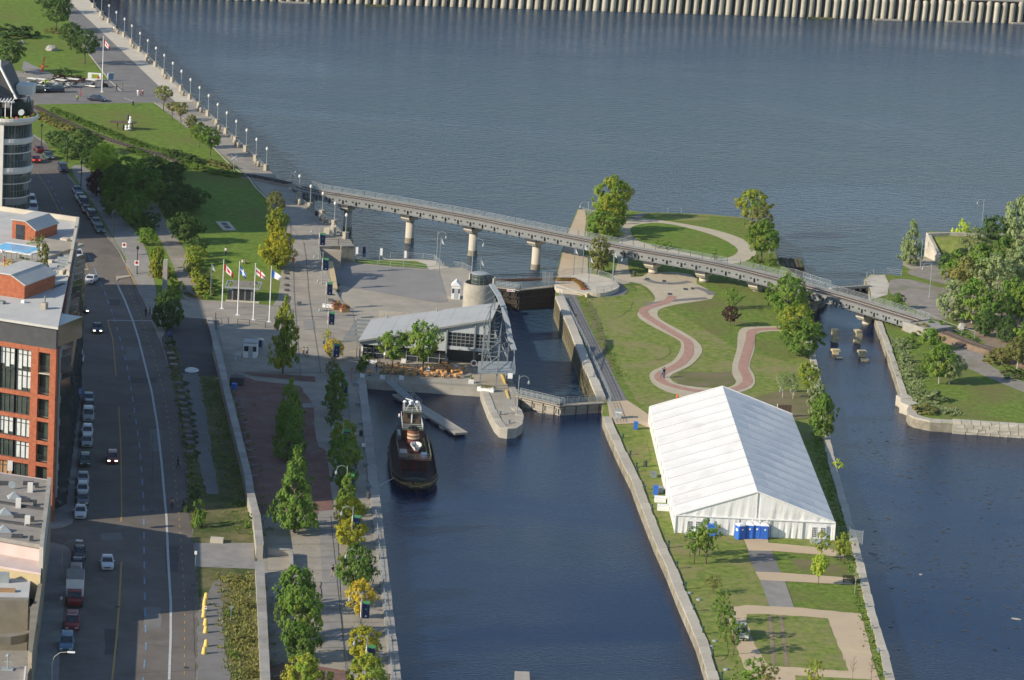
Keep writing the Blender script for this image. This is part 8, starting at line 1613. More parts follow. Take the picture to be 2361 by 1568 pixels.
t = thing('gangway', 'railed metal gangway sloping from the terrace down to the pontoon', 'gangway', G(899, 880, .2)); b = G(962, 938, ZBAS+.8)-t.location; d = b.normalized(); nn = Vector((-d.y, d.x, 0)).normalized()*.75
m = MB(); m.bar((0, 0, 0), b, 1.5, .15); m.obj('deck', 'galv', t)
for sg in (-1, 1):
 m = MB()
 for z in (.15, .6, 1.05): m.bar(nn*sg+Vector((0, 0, z)), b+nn*sg+Vector((0, 0, z)), .07)
 for k in range(8): m.bar(b*(k/7)+nn*sg, b*(k/7)+nn*sg+Vector((0, 0, 1.05)), .06)
 for k in range(7): m.bar(b*(k/7)+nn*sg, b*((k+1)/7)+nn*sg+Vector((0, 0, 1.05)), .04)
 m.obj('railing', 'galv', t)
# small floating dock at the bottom edge
P = [G(*q(2, 3, *p), ZBAS+.4) for p in ((25, 1485), (160, 1490), (170, 1700), (20, 1700))]; m = MB(); m.prism([(p.x-P[0].x, p.y-P[0].y) for p in P], -.5, 0); setp(m.obj('floating_dock', 'wood_grey', None, P[0]), 'end of a grey floating dock at the bottom edge of the basin', 'dock')
# driftwood and debris on the channel
for i, (x, y, w, h_) in enumerate(((975, 398, 95, 22), (1410, 595, 40, 10), (2290, 1005, 110, 22))): p = G(*q(3, 3, x, y), ZBAS); m = MB(); m.lathe([(1, -.1), (.9, .05), (0, .12)], 9); o = m.obj('floating_log', 'wood_grey', None, p, -.35); o.scale = (w/4/17/2, .35, 1); setp(o, 'pale floating debris on the side channel, %s from the tent' % ordn(i), 'debris', 'floating debris on the side channel')
wd = MB(); rd = random.Random(12)
for k in range(420):
 u = rd.uniform(1950, 2361); v = rd.uniform(900, 1500); p = G(u, v, ZBAS)
 if u < 1960+(v-1100)*.21+20: continue
 r_ = rd.uniform(.05, .28); n = 5; wd.add([(p.x+r_*2*math.cos(a*6.283/n)*rd.uniform(.6, 1), p.y+r_*math.sin(a*6.283/n)*1.3*rd.uniform(.5, 1), ZBAS+.02) for a in range(n)], [tuple(range(n))])
mk('waterweed', (.05, .045, .03), (.10, .085, .055), .5, 6, .8); setp(wd.obj('water_weeds', 'waterweed'), kind='stuff', label='scattered weed patches floating on the side channel', cat='water weeds')
# leaf litter on the quay, sunlit scraps: fallen leaves
# ============================================================ TUGBOAT
p = G(959, 1136, ZBAS); T = thing('tugboat', 'old black and dark red tugboat moored in the basin with a buff and red funnel', 'boat', p, R(95.0), None, (.93, .97, .86))
Lh = 34.0
def hull_w(s): return 3.55*min(1, (max(0, s)/.16)**.42 if s < .16 else 1)*((1-max(0, (s-.5)/.5)**2.3)**.75 if s > .5 else 1)
def sheer(s): return 1.25+1.5*max(0, (s-.35))**1.6*1.6+.25*max(0, .2-s)
ST = [0, .02, .05, .1, .16, .25, .4, .55, .65, .75, .84, .91, .96, .99, 1.0]
def ring(s, zt, inset=0, zlow=-1.2, tail=1.0):
 x = s*Lh; w = max(.03, hull_w(s)-inset); xb = x+(2.2*(1-min(1, s/.12)) if s < .12 else 0)-(1.2*max(0, s-.8)/.2)
 return [(xb, -w*.78, zlow), (x+(xb-x)*.5, -w*.93, .1), (x, -w, zt), (x, w, zt), (x+(xb-x)*.5, w*.93, .1), (xb, w*.78, zlow)]
link(loft([ring(s, sheer(s)) for s in ST], 'hull'), 'hull', T, 'hull_black')
def band(name, z0, z1, out, mat, i0=0, i1=None):
 m = MB()
 for sg in (-1, 1):
  vs = []; S_ = ST[i0:i1]
  for s in S_: w = hull_w(s)+out; vs += [(s*Lh-(out if s < .01 else 0), sg*w, z0+sheer(s)), (s*Lh-(out if s < .01 else 0), sg*w, z1+sheer(s)), (s*Lh, sg*(w-.14), z1+sheer(s)), (s*Lh, sg*(w-.14), z0+sheer(s))]
  fs = []
  for k in range(len(S_)-1):
   for j in range(4): f = (k*4+j, k*4+(j+1) % 4, (k+1)*4+(j+1) % 4, (k+1)*4+j); fs.append(f if sg < 0 else f[::-1])
  m.add(vs, fs)
 if i0 == 0: m.box(-out-.02, .12, -hull_w(0.001)-out, hull_w(.001)+out, z0+sheer(0), z1+sheer(0))
 me = m.me(name); bm = bmesh.new(); bm.from_mesh(me); bmesh.ops.recalc_face_normals(bm, faces=bm.faces[:]); bm.to_mesh(me); bm.free(); return link(me, name, T, mat)
ST = [0, .004, .012, .025, .05, .08, .12, .16, .25, .4, .55, .65, .75, .84, .91, .96, .99, 1.0]
band('bulwark', 0, .75, .02, 'hull_black'); band('gold_line', -.12, -.02, .05, 'gold'); band('rubbing_strake', -.5, -.25, .1, 'trim_dark')
m = MB(); vs = []
for s in ST: w = hull_w(s)-.15; vs += [(s*Lh+.1, -max(0, w), sheer(s)+.02), (s*Lh+.1, max(0, w), sheer(s)+.02)]
m.add(vs, [(2*k, 2*k+2, 2*k+3, 2*k+1) for k in range(len(ST)-1)]); m.obj('deck', 'deck_red', T)
def lb(x0, x1, w0, w1, z0, z1, name, mat, par=T): return link(loft([[(x0, -w0, z0), (x0, w0, z0), (x0, w0, z1), (x0, -w0, z1)], [(x1, -w1, z0), (x1, w1, z0), (x1, w1, z1), (x1, -w1, z1)]], name), name, par, mat)
lb(8.5, 27, 1.9, 1.8, 1.2, 3.7, 'deckhouse', 'cabin_red'); lb(6.8, 28, 2.55, 2.2, 3.71, 3.85, 'boat_deck', 'deck_red')
for x in (11, 14, 17, 20, 23):
 for sg in (-1, 1): m = MB(); m.box(x-.3, x+.3, sg*1.93-.04, sg*1.93+.04, 2.2, 2.9); m.obj('porthole', 'glass_dark', T)
for y in (-.9, .9): m = MB(); m.box(8.42, 8.5, y-.35, y+.35, 1.4, 3.2); m.obj('door', 'black', T)
lb(18.5, 26.5, 1.45, 1.35, 3.86, 5.9, 'officer_house', 'cabin_red'); lb(18.0, 27, 1.7, 1.5, 5.91, 6.03, 'bridge_deck', 'deck_green')
lb(22.5, 26.3, 1.3, 1.15, 6.04, 7.9, 'wheelhouse', 'wood_dark'); lb(22.1, 26.7, 1.5, 1.3, 7.91, 8.05, 'wheelhouse_roof', 'deck_green')
for y in (-.75, .05): m = MB(); m.box(22.4, 22.48, y, y+.65, 6.9, 7.5); m.obj('wheelhouse_window', 'glass_dark', T)
m = MB(); m.bar((22.35, 0, 6), (22.35, 0, 7.9), .18); m.obj('post', 'white', T)
def rail(pts, h=1.0, mat='beige', name='railing', n=3):
 m = MB()
 for a, b in zip(pts[:-1], pts[1:]):
  a = Vector(a); b = Vector(b)
  for k in range(n): m.bar(a+Vector((0, 0, h*(k+1)/n)), b+Vector((0, 0, h*(k+1)/n)), .035)
  N = max(1, int((b-a).length/1.1))
  for k in range(N+1): p_ = a.lerp(b, k/N); m.bar(p_, p_+Vector((0, 0, h)), .04)
 m.obj(name, mat, T)
rail([(27, 2.1, 3.85), (17, 2.5, 3.85), (7, 2.5, 3.85), (7, -2.5, 3.85), (17, -2.5, 3.85), (27, -2.1, 3.85)]); rail([(26.5, 1.5, 6.03), (18.1, 1.65, 6.03), (18.1, -1.65, 6.03), (26.5, -1.5, 6.03)], 1.0, 'white'); rail([(26.5, 1.25, 8.05), (22.2, 1.45, 8.05), (22.2, -1.45, 8.05), (26.5, -1.25, 8.05)], .9, 'white')
# funnel
m = MB(); m.lathe([(.95, 3.86), (.92, 5.2)], 16); m.obj('funnel_base', 'cabin_red', T, (15.7, 0, 0), None, True)
for z0, z1, mt in ((5.2, 5.55, 'sand'), (5.55, 5.85, 'funnel_buff'), (5.85, 6.2, 'sand'), (6.2, 6.75, 'funnel_buff'), (6.75, 7.1, 'hull_black')): m = MB(); m.lathe([(.94, z0), (.94, z1), (.8, z1), (.78, z1-.3), (0, z1-.3)], 16); m.obj('funnel_band', mt, T, (15.7, 0, 0), None, False)
for a in range(5): m = MB(); m.tube([(15.7+.4*math.cos(a*1.26), .4*math.sin(a*1.26), 6.6), (15.7+.4*math.cos(a*1.26), .4*math.sin(a*1.26), 7.5)], .13, 8); m.obj('exhaust_pipe', 'hull_black', T)
# lifeboat
rs_ = []
for s in (0, .15, .4, .7, .9, 1.0): w = .95*math.sin(math.pi*min(1, .12+s*.78))**.7*(1 if s < 1 else .15)*(.75 if s == 0 else 1); rs_.append([(s*3.6, -w*.5, 0), (s*3.6, -w, .75), (s*3.6, -w*.82, .75), (s*3.6, -w*.45, .2), (s*3.6, w*.45, .2), (s*3.6, w*.82, .75), (s*3.6, w, .75), (s*3.6, w*.5, 0)])
lo = link(loft(rs_, 'lifeboat', False), 'lifeboat', T, 'cream', (10.6, -.35, 4.3)); m = MB(); m.box(.4, 2.9, -.45, .45, .2, .35); m.obj('bottom_boards', 'grey_steel', lo)
for x in (11, 13.6): m = MB(); m.box(x-.1, x+.1, -1.2, .7, 3.86, 4.4); m.obj('cradle', 'cabin_red', T)
m = MB(); m.tube([(8.6, -2.0, 4.0), (15, -1.9, 4.15), (19, -1.9, 4.2)], .14, 8); m.obj('towing_hose', 'leaf_green', T)
m = MB(); m.box(8, 10.5, 1.2, 2.3, 3.86, 4.7); m.obj('locker', 'paint_grey', T); m = MB(); m.box(8.2, 9.6, -1.9, -1.0, 3.86, 4.5); m.obj('locker', 'paint_blue', T); m = MB(); m.box(19, 23, 1.7, 2.15, 3.86, 4.6); m.obj('side_locker', 'paint_grey', T)
# masts and gear
m = MB(); m.tube([(24.5, 0, 8), (24.6, 0, 12.3)], [.1, .05], 8); m.bar((24.5, -1.0, 11.6), (24.5, .2, 11.6), .06); m.obj('mast', 'trim_dark', T)
m = MB(); m.bar((24.2, -.2, 9.7), (24.5, 1.0, 10.0), .22, .16); m.lathe([(.3, 9.0), (.32, 9.6), (0, 9.7)], 8, (24.2, .2)); m.obj('radar', 'white', T)
for y in (-.85, 1.15): m = MB(); m.tube([(24, y, 8), (24, y, 9.4)], .05, 6); m.lathe([(.28, 9.4), (.3, 9.6), (.15, 9.75), (0, 9.78)], 8, (24, y)); m.obj('dome', 'white', T)
for y in (-1, 1): m = MB(); m.bar((23.2, y, 8.05), (24.4, y*.2, 9.5), .06); m.obj('mast_stay', 'cream', T)
m = MB(); m.lathe([(.35, 0), (.35, .2), (.2, .22), (.2, 0)], 12, (0, 0)); o = m.obj('life_ring', 'white', T, (25, 2.0, 6.6)); o.rotation_euler = (R(90), 0, 0)
# after deck: towing bitts, winch, hatch, dark tyres at the stern
m = MB(); m.box(5.2, 6.6, -1.2, 1.2, 1.25, 1.9); m.obj('winch', 'black', T); m = MB(); m.box(3, 4.5, -1.4, 1.4, 1.25, 1.5); m.obj('hatch', 'trim_dark', T)
for k in range(3): m = MB(); m.tube([(2.6+.8*k, -2.2+.2*k, 1.9), (2.4+.8*k, 0, 2.2), (2.6+.8*k, 2.2-.2*k, 1.9)], .09, 6); m.obj('towing_bow', 'black', T)
for y in (-1.3, .9): m = MB(); m.add([(1.0, y+1.0*math.cos(a*.5236), 2.02+.0*a+.35*math.sin(a*.5236)*0) for a in range(12)], []) ; m = MB(); m.lathe([(1, 0), (1, .08), (0, .1)], 12); o = m.obj('name_oval', 'deck_green', T, (1.4, -y, 1.95)); o.scale = (.35, .95 if y < 0 else .7, 1)
for k in range(5):
 for sg in (-1, 1): s = .45+.1*k; m = MB(); m.tube([(s*Lh, sg*(hull_w(s)+.2), sheer(s)-.3), (s*Lh+.01, sg*(hull_w(s)+.02), sheer(s)-.3)], .4, 10); m.obj('tyre_fender', 'rubber', T)
m = MB(); m.bar((1.4, 0, -.9), (.9, 0, .2), .15, .5); m.obj('rudder_post', 'wood_dark', T)
def lettering(txt, size, name, mat, par, loc, rot, bend=None):
 cu = bpy.data.curves.new('t', 'FONT'); cu.body = txt; cu.size = size; cu.align_x = 'CENTER'; cu.extrude = .01; o = bpy.data.objects.new('t', cu); COL.objects.link(o)
 bpy.context.view_layer.update(); dg = bpy.context.evaluated_depsgraph_get(); me = bpy.data.meshes.new_from_object(o.evaluated_get(dg)); bpy.data.objects.remove(o)
 if bend:
  for v in me.vertices: v.co.z -= (abs(v.co.x)/bend)**2
 me.materials.clear(); me.name = name; me.materials.append(MT[mat]); ob = bpy.data.objects.new(name, me); COL.objects.link(ob); ob.parent = par; ob.location = loc; ob.rotation_euler = rot; return ob
# stern plate curved: letters follow the rounded counter
lettering('DANIEL McALLISTER', .52, 'ship_name', 'gold', T, (-.12, 0, 1.48), (R(90), 0, R(-90)), 3.9); lettering('MONTREAL', .42, 'home_port', 'gold', T, (-.10, 0, .88), (R(90), 0, R(-90)), 3.9)
# lines
m = MB(); m.tube([(2, 3.4, 1.9), (0, 5.5, 1.2), (-1.5, 8.2, 1.5)], .04, 5); m.obj('mooring_line', 'cream', T)
# ============================================================ PEOPLE
def person_mesh(pose):
 """one continuous body grown from a posed skeleton"""
 st = {'walk': .28, 'stand': .06, 'sit': 0, 'ride': 0}[pose]; V = []; E_ = []; Rr = []
 def v(p, r, par=None):
  V.append(p); Rr.append(r); i = len(V)-1
  if par is not None: E_.append((par, i))
  return i
 if pose in ('walk', 'stand'):
  pe = v((0, 0, .95), .145); ch = v((.01, 0, 1.18), .135, pe); c2 = v((.02, 0, 1.36), .15, ch); nk = v((.02, 0, 1.49), .06, c2); h0 = v((.03, 0, 1.56), .085, nk); h1 = v((.03, 0, 1.67), .095, h0); v((.02, 0, 1.74), .06, h1); v((.125, 0, 1.62), .022, h1)
  for sg in (-1, 1):
   a = st*sg; hp = v((0, sg*.1, .9), .1, pe); kn = v((a*.55+.04, sg*.11, .5), .065, hp); an = v((a*1.0-.03, sg*.11, .1), .042, kn); v((a*1.0+.15, sg*.12, .04), .035, an)
   sh = v((.01, sg*.19, 1.39), .062, c2); el = v((-a*.5-.03, sg*.25, 1.13), .045, sh); wr = v((-a*.8+.08, sg*.25, .91), .03, el); ha = v((-a*.85+.1, sg*.25, .83), .034, wr)
   for f in range(4): f1 = v((-a*.85+.08+.018*f, sg*(.25), .77-.004*(f % 2)), .010, ha); v((-a*.85+.085+.018*f, sg*(.24), .73), .008, f1)
   v((-a*.85+.15, sg*.235, .80), .011, ha)
 else:
  z = .0 if pose == 'sit' else .75
  lean = .12 if pose == 'sit' else .35
  pe = v((0, 0, z+.17), .15); ch = v((lean*.4, 0, z+.4), .14, pe); c2 = v((lean, 0, z+.6), .15, ch); nk = v((lean+.02, 0, z+.72), .06, c2); h0 = v((lean+.04, 0, z+.79), .085, nk); h1 = v((lean+.05, 0, z+.9), .095, h0); v((lean+.04, 0, z+.97), .06, h1)
  for sg in (-1, 1):
   hp = v((.02, sg*.11, z+.14), .1, pe); kn = v((.42, sg*.15, z+(.38 if pose == 'sit' else .02)), .065, hp); an = v((.62 if pose == 'sit' else .3, sg*.13, z+(.06 if pose == 'sit' else -.4)), .045, kn); v((.75 if pose == 'sit' else .45, sg*.13, z+(.03 if pose == 'sit' else -.44)), .035, an)
   sh = v((lean, sg*.19, z+.62), .062, c2); el = v((lean+.15, sg*.27, z+.4), .045, sh); wr = v((lean+.35, sg*.2, z+.34), .03, el); ha = v((lean+.42, sg*.18, z+.34), .034, wr)
   for f in range(4): v((lean+.5, sg*(.15+.02*f), z+.33), .010, ha)
   v((lean+.45, sg*.13, z+.37), .011, ha)
 me = bpy.data.meshes.new('body'); me.from_pydata(V, E_, []); o = bpy.data.objects.new('b', me); COL.objects.link(o)
 md = o.modifiers.new('s', 'SKIN'); md.use_smooth_shade = True
 for i, r_ in enumerate(Rr): me.skin_vertices[0].data[i].radius = (r_, r_*(1.25 if i in (0, 1, 2) else 1)); me.skin_vertices[0].data[i].use_root = (i == 0)
 o.modifiers.new('u', 'SUBSURF').levels = 1; bpy.context.view_layer.update(); dg = bpy.context.evaluated_depsgraph_get(); m2 = bpy.data.meshes.new_from_object(o.evaluated_get(dg)); bpy.data.objects.remove(o)
 m2.materials.clear()
 for k in ('skin', 'shirt_white', 'denim', 'rubber'): m2.materials.append(MT[k])
 zz = 0 if pose in ('walk', 'stand') else (0 if pose == 'sit' else .75)
 for f in m2.polygons:
  c = f.center
  if pose in ('walk', 'stand'): k = 3 if c.z < .09 else 2 if c.z < .98 and abs(c.y) < .215 and not (c.z < .88 and abs(c.y) > .2) else 0 if c.z > 1.475 or (abs(c.y) > .2 and c.z < 1.12) else 1
  else: k = 2 if (c.z < zz+.26 or (c.x > .3 and abs(c.y) < .22 and c.z < zz+.45 and pose == 'sit' and c.x > .33)) else 0 if c.z > zz+.7 or c.x > .42 else 1
  f.material_index = k
 m2.name = 'body_'+pose; return m2
PM = {k: person_mesh(k) for k in ('walk', 'stand', 'sit', 'ride')}
hm = MB(); hm.lathe([(.108, -.03), (.118, .04), (.095, .11), (.04, .145), (0, .15)], 12); hairm = hm.me('hair', True)
def person(uv, pose, shirt, pants, label, H=HL, rz=0, hair='hair_dark', group=None, at=None, dz=.06, legs=None):
 p = at if at is not None else GL(*uv, H)+Vector((0, 0, dz)); t = thing('person', label, 'person', p, rz, group); o = link(PM[pose], 'body', t)
 for i, k in ((1, shirt), (2, pants)): o.material_slots[i].link = 'OBJECT'; o.material_slots[i].material = MT[k]
 hz = {'walk': (.015, 0, 1.64), 'stand': (.015, 0, 1.64), 'sit': (.14, 0, .87), 'ride': (.38, 0, 1.62)}[pose]; link(hairm, 'hair', t, hair, hz); return t
PL = [(q(0, 0, 742, 893), 'stand', 'shirt_red', 'shirt_red', 'person in red standing on the river road near the dark wagon'), (q(0, 0, 714, 941), 'walk', 'hivis', 'shirt_black', 'person in a yellow safety vest walking near the dark sedan'), (q(0, 0, 1075, 847), 'walk', 'shirt_black', 'shirt_black', 'person in black walking below the flagpole, left one'), (q(0, 0, 1127, 850), 'walk', 'khaki', 'denim', 'person in dull clothes walking below the flagpole, right one'), (q(0, 0, 1270, 890), 'stand', 'shirt_white', 'shirt_white', 'person in white at the left of the group on the river road'), (q(0, 0, 1297, 890), 'stand', 'shirt_red', 'denim', 'person in red in the middle of the group on the river road'), (q(0, 0, 1316, 888), 'stand', 'shirt_white', 'shirt_red', 'person with red trousers at the right of the group on the river road'), (q(0, 0, 1048, 300), 'walk', 'shirt_white', 'khaki', 'person in white walking on the pale promenade'), (q(0, 0, 1076, 290), 'walk', 'shirt_black', 'denim', 'person in dark clothes walking beside the one in white'), (q(1, 1, 345, 885), 'walk', 'shirt_red', 'skin', 'person in a red shirt and shorts walking on the forecourt'), (q(1, 2, 437, 160), 'walk', 'yellow', 'khaki', 'person in tan walking below the tall conical tree'), (q(1, 2, 470, 162), 'walk', 'shirt_white', 'shirt_black', 'person in a white shirt carrying a bag beside the one in tan'), (q(1, 2, 920, 1198), 'walk', 'shirt_white', 'shirt_black', 'person in white and black walking beside the basin in the shade'), (q(1, 2, 640, 612), 'stand', 'shirt_red', 'denim', 'person in red standing under the dark conical tree'), (q(1, 2, 692, 700), 'walk', 'shirt_black', 'shirt_black', 'person in black walking in the shade of the promenade'), (q(1, 2, 708, 1310), 'walk', 'shirt_black', 'denim', 'person in dark clothes at the edge of the shaded brick paving'), (q(1, 3, 706, 622), 'walk', 'shirt_black', 'khaki', 'person with a skirt and dark top walking on the sunny promenade'), (q(0, 1, 1343, 1358), 'stand', 'shirt_black', 'shirt_black', 'person in black waiting at the crossing, left one'), (q(0, 1, 1382, 1355), 'stand', 'denim', 'denim', 'person in blue waiting at the crossing, right one'), (q(0, 1, 2082, 795), 'walk', 'shirt_white', 'shirt_black', 'person in a pale shirt walking on the shaded lawn'), (q(0, 2, 1640, 1185), 'walk', 'shirt_black', 'shirt_black', 'person in black jogging in the bicycle lane'), (q(2, 1, 1026, 497), 'walk', 'shirt_black', 'shirt_black', 'person in black on the oval path, left one'), (q(2, 1, 1043, 500), 'walk', 'shirt_black', 'shirt_black', 'person in black on the oval path, right one'), (q(2, 2, 1383, 352), 'walk', 'shirt_blue', 'denim', 'person in turquoise walking on the winding path'), (q(2, 2, 1399, 348), 'walk', 'shirt_black', 'denim', 'person in dark top walking beside the one in turquoise'), (q(1, 2, 1110, 305), 'stand', 'shirt_black', 'denim', 'waiter in dark clothes on the restaurant terrace'), (q(0, 2, 580, 860), 'walk', 'shirt_red', 'denim', 'person in red walking on the shaded sidewalk below the brick block')]
for i, (uv, po, sh_, pa, lb_) in enumerate(PL): person(uv, po, sh_, pa, lb_, F if uv[0] > 1180 or 'terrace' in lb_ else HL, i*1.9)
person(q(0, 1, 1550, 112), 'sit', 'shirt_white', 'shirt_white', 'person in white sitting on the sunny lawn edge', rz=-.5); person(q(0, 1, 1590, 115), 'sit', 'shirt_black', 'denim', 'person lying on one side beside the one in white', rz=2); person(q(0, 1, 2232, 862), 'sit', 'shirt_white', 'khaki', 'person in a pale shirt sitting on the lawn behind the kiosk', rz=-.4)
person(q(0, 1, 2262, 868), 'sit', 'khaki', 'khaki', 'second person sitting on the lawn behind the kiosk', rz=2.4)
p = G(*q(0, 1, 38, 905), ZR); person(None, 'stand', 'shirt_red', 'skin', 'person in red swimwear standing by the roof pool', at=p)
def bicycle(p, rz, label):
 t = thing('bicycle', label, 'bicycle', p, rz)
 for x in (-.52, .52): m = MB(); m.lathe([(.31, -.02), (.34, 0), (.31, .02), (.29, 0), (.31, -.02)], 16); o = m.obj('wheel', 'rubber', t, (x, 0, .34)); o.rotation_euler = (R(90), 0, 0)
 m = MB()
 for a, b in (((-.52, 0, .34), (-.1, 0, .85)), ((-.1, 0, .85), (.38, 0, .85)), ((.38, 0, .85), (.52, 0, .34)), ((-.1, 0, .85), (.0, 0, .34)), ((.0, 0, .34), (.38, 0, .8)), ((-.52, 0, .34), (0, 0, .34)), ((.38, 0, .85), (.4, 0, 1.0)), ((.4, -.25, 1.0), (.4, .25, 1.0))): m.bar(a, b, .035)
 m.obj('frame', 'paint_blue', t); m = MB(); m.box(-.22, .02, -.07, .07, .88, .93); m.obj('saddle', 'black', t); return t
pa = GL(*q(0, 2, 1585, 1565))+Vector((0, 0, .03)); bicycle(pa, -1.5, 'bicycle ridden down the bicycle lane at the sunlit strip'); person(None, 'ride', 'skin', 'shirt_black', 'bare-chested cyclist riding down the bicycle lane', at=pa+Vector((0, .25, .05)), rz=-1.5)
pa = G(*q(2, 1, 2285, 940), 2.9); pa = G(1751, 627, 0)+Vector((0, 0, .05)); bicycle(pa, 2.8, 'bicycle beside the railway bridge on the oval path'); person(None, 'ride', 'shirt_black', 'denim', 'cyclist in dark clothes beside the railway bridge', at=pa+Vector((.25, -.08, .05)), rz=2.8)
t = thing('rickshaw', 'small dark cart with a rider parked below the flagpole', 'cart', GL(*q(0, 0, 970, 805))); m = MB(); m.box(-.5, .5, -.4, .4, .4, .9); m.box(-.5, -.35, -.4, .4, .9, 1.4); m.obj('body', 'black', t)
for x in (-.5, .5): link(wheel_me, 'wheel', t, 'rubber', (x*.9, 0, .3))
# swimmers' heads in the pool
for i, (x, y) in enumerate(((10, 748), (110, 748))): p = G(*q(0, 1, x, y), ZR+.55); t = thing('person', 'swimmer in the roof pool, %s one' % ('left', 'right')[i], 'person', p-Vector((0, 0, .62)), i*2); link(PM['sit'], 'body', t)
# remove unused prototypes
# ============================================================ AIR, WEAR AND SMALL MARKS
rd = random.Random(21)
# repair patches, cracks and manholes of the street
def crack(a, b, w=.09, n=9):
 P = [(a[0]+(b[0]-a[0])*k/n+rd.uniform(-2, 2), a[1]+(b[1]-a[1])*k/n+rd.uniform(-1.2, 1.2)) for k in range(n+1)]; ribbon('road_crack', P, w, 'asphalt_dark', .038)
for a, b in (((190, 842), (395, 838)), ((215, 1100), (437, 1102)), ((200, 1230), (440, 1240)), ((395, 1390), (455, 1376)), ((300, 1480), (456, 1500)), ((262, 900), (330, 940)), ((350, 1000), (352, 1140)), ((405, 900), (438, 1200)), ((300, 640), (330, 720)), ((444, 1380), (452, 1560)), ((180, 1560), (450, 1545))): crack(a, b)
for i, (u, v, w, h, mt) in enumerate(((300, 872, 60, 12, 'asphalt_dark'), (345, 990, 26, 50, 'asphalt_path'), (230, 1230, 50, 16, 'asphalt_path'), (380, 1260, 30, 60, 'asphalt_dark'), (250, 690, 26, 14, 'asphalt_dark'), (330, 1400, 40, 50, 'asphalt_path'), (240, 1450, 30, 60, 'asphalt_dark'), (290, 800, 30, 30, 'asphalt_path'), (800, 1500, 20, 26, 'asphalt_path'), (640, 780, 40, 14, 'sidewalk'), (700, 740, 24, 20, 'sidewalk'), (720, 1340, 18, 40, 'paving'))):
 S('repair_patch', [(u, v), (u+w, v+rd.uniform(-2, 2)), (u+w*1.05, v+h), (u+w*.06, v+h+rd.uniform(-2, 2))], mt, .032 if u < 460 else .09, rag=.1)
for u, v in ((300, 960), (350, 1180), (230, 880), (430, 1540), (270, 1400), (330, 760), (446, 1350)):
 m = MB(); m.lathe([(.36, 0), (.36, .012), (0, .012)], 14); p = GL(u, v); p.z += .04; setp(m.obj('manhole_cover', 'dark_steel', None, p), kind='structure')
# worn earth in the lawns
for i, pp_ in enumerate(([(1360, 700), (1385, 740), (1400, 800), (1412, 850), (1402, 850), (1385, 800), (1365, 750)], [(1390, 690), (1440, 680), (1460, 700), (1430, 730), (1395, 715)], [(1500, 800), (1535, 790), (1545, 815), (1510, 830)], [(1740, 920), (1850, 900), (1870, 960), (1790, 965)], [(1430, 990), (1480, 1000), (1500, 1060), (1470, 1050)], [(1600, 1430), (1650, 1420), (1680, 1500), (1650, 1520)], [(1830, 1290), (1920, 1300), (1930, 1318), (1850, 1312)], [(1500, 497), (1600, 501), (1640, 506), (1560, 510)])): S('worn_grass', pp_, 'grass_dry' if i % 3 else 'dirt_grass', .012+.0015*(i % 4)+(.02 if u else 0)+.012, F, smooth=4, rag=.35)
# fallen leaves under the promenade trees
lv = MB()
for k in range(1500):
 u = rd.choice((rd.gauss(690, 40), rd.gauss(820, 22))); v = rd.uniform(880, 1568)
 if u < 600 or u > 845+(v-880)*.1: continue
 p = GL(u, v); a = rd.uniform(0, 6); s_ = rd.uniform(.05, .13); lv.add([(p.x+s_*math.cos(a+j*1.57), p.y+s_*math.sin(a+j*1.57), .12) for j in range(4)], [(0, 1, 2, 3)])
setp(lv.obj('fallen_leaves', 'leaf_yellow'), kind='stuff', label='yellow leaves scattered over the quay paving', cat='leaves')
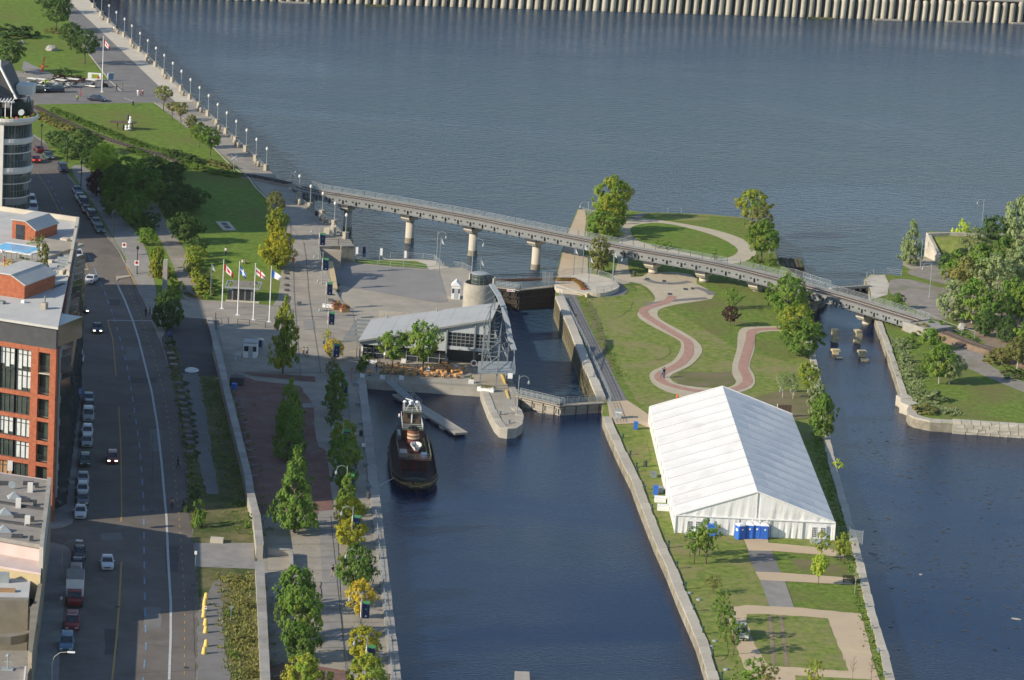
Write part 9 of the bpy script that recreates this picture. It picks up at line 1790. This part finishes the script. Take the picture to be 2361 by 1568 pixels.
# tussocks along banks and kerbs
def tufts(label, line, n, spread, leaf, s0, s1, H=F):
 P = [GL(u, v, H) for u, v in line]; m = MB()
 for k in range(n):
  i = rd.randrange(len(P)-1); p = P[i].lerp(P[i+1], rd.random())+Vector((rd.gauss(0, spread), rd.gauss(0, spread), 0)); s_ = rd.uniform(s0, s1)
  for j in range(6):
   a = rd.uniform(0, 6.283); w = s_*.35; c, s2 = math.cos(a), math.sin(a); q_ = p+Vector((c*s_*.3, s2*s_*.3, 0)); m.add([(q_.x-s2*w, q_.y+c*w, q_.z), (q_.x+s2*w, q_.y-c*w, q_.z), (q_.x+c*s_*.5, q_.y+s2*s_*.5, q_.z+s_)], [(0, 1, 2)])
 setp(m.obj('grass_tufts', leaf), kind='stuff', label=label, cat='grass')
tufts('rough grass tufts along the side channel kerb', [(2034, 1568), (1990, 1413), (1952, 1258), (1902, 1084), (1882, 1000)], 700, .45, 'leaf_mid', .12, .35)
tufts('rough grass tufts along the woodland bank edge', [(2066, 784), (2090, 849), (2110, 905), (2135, 940), (2200, 955)], 700, .9, 'leaf_grey', .2, .6)
tufts('weeds growing along the slope beside the lock walk', [(1345, 684), (1375, 745), (1395, 800), (1430, 870)], 260, .5, 'leaf_mid', .12, .3)
tufts('tall weeds of the strip beside the retaining wall', [(500, 880), (530, 1000), (560, 1140), (575, 1230)], 500, 1.6, 'leaf_mid', .15, .45)
tufts('tall straw-coloured weeds above the yellow bollards', [(545, 1330), (560, 1450), (575, 1568)], 1100, 1.3, 'leaf_olive', .15, .5)
tufts('weeds between the concrete blocks and the street', [(395, 800), (415, 900), (440, 1050), (455, 1200)], 350, .6, 'leaf_olive', .15, .5)
# slab joints of the quay and forecourt
for k in range(13): v = 1196+30*k; ribbon('slab_joint', [(608+.05*(v-1196), v), (866+.125*(v-1196)-14, v-2+.6*k % 3)], .07, 'asphalt_dark', .1)
for k in range(9): v = 560+28*k; ribbon('slab_joint', [(652+k*.6, v), (735+k*7, v+4)], .07, 'asphalt_dark', .075)
for a, b in (((668, 500), (694, 880)), ((700, 560), (740, 862)), ((800, 880), (822, 1190)), ((762, 1190), (800, 1568))): ribbon('slab_joint', [a, b], .07, 'asphalt_dark', .1)
# the thin haze of the afternoon air
hz = MB(); hz.box(-3500, 4500, -60, 9500, -12, 150); ho = setp(hz.obj('haze', None), kind='stuff')
hm_ = bpy.data.materials.new('haze'); hm_.use_nodes = True; n_ = hm_.node_tree; n_.nodes.remove(n_.nodes['Principled BSDF']); vn = n_.nodes.new('ShaderNodeVolumePrincipled'); vn.inputs['Color'].default_value = (.9, .94, 1, 1); vn.inputs['Density'].default_value = .00002
n_.links.new(vn.outputs[0], n_.nodes['Material Output'].inputs['Volume']); ho.data.materials.append(hm_)
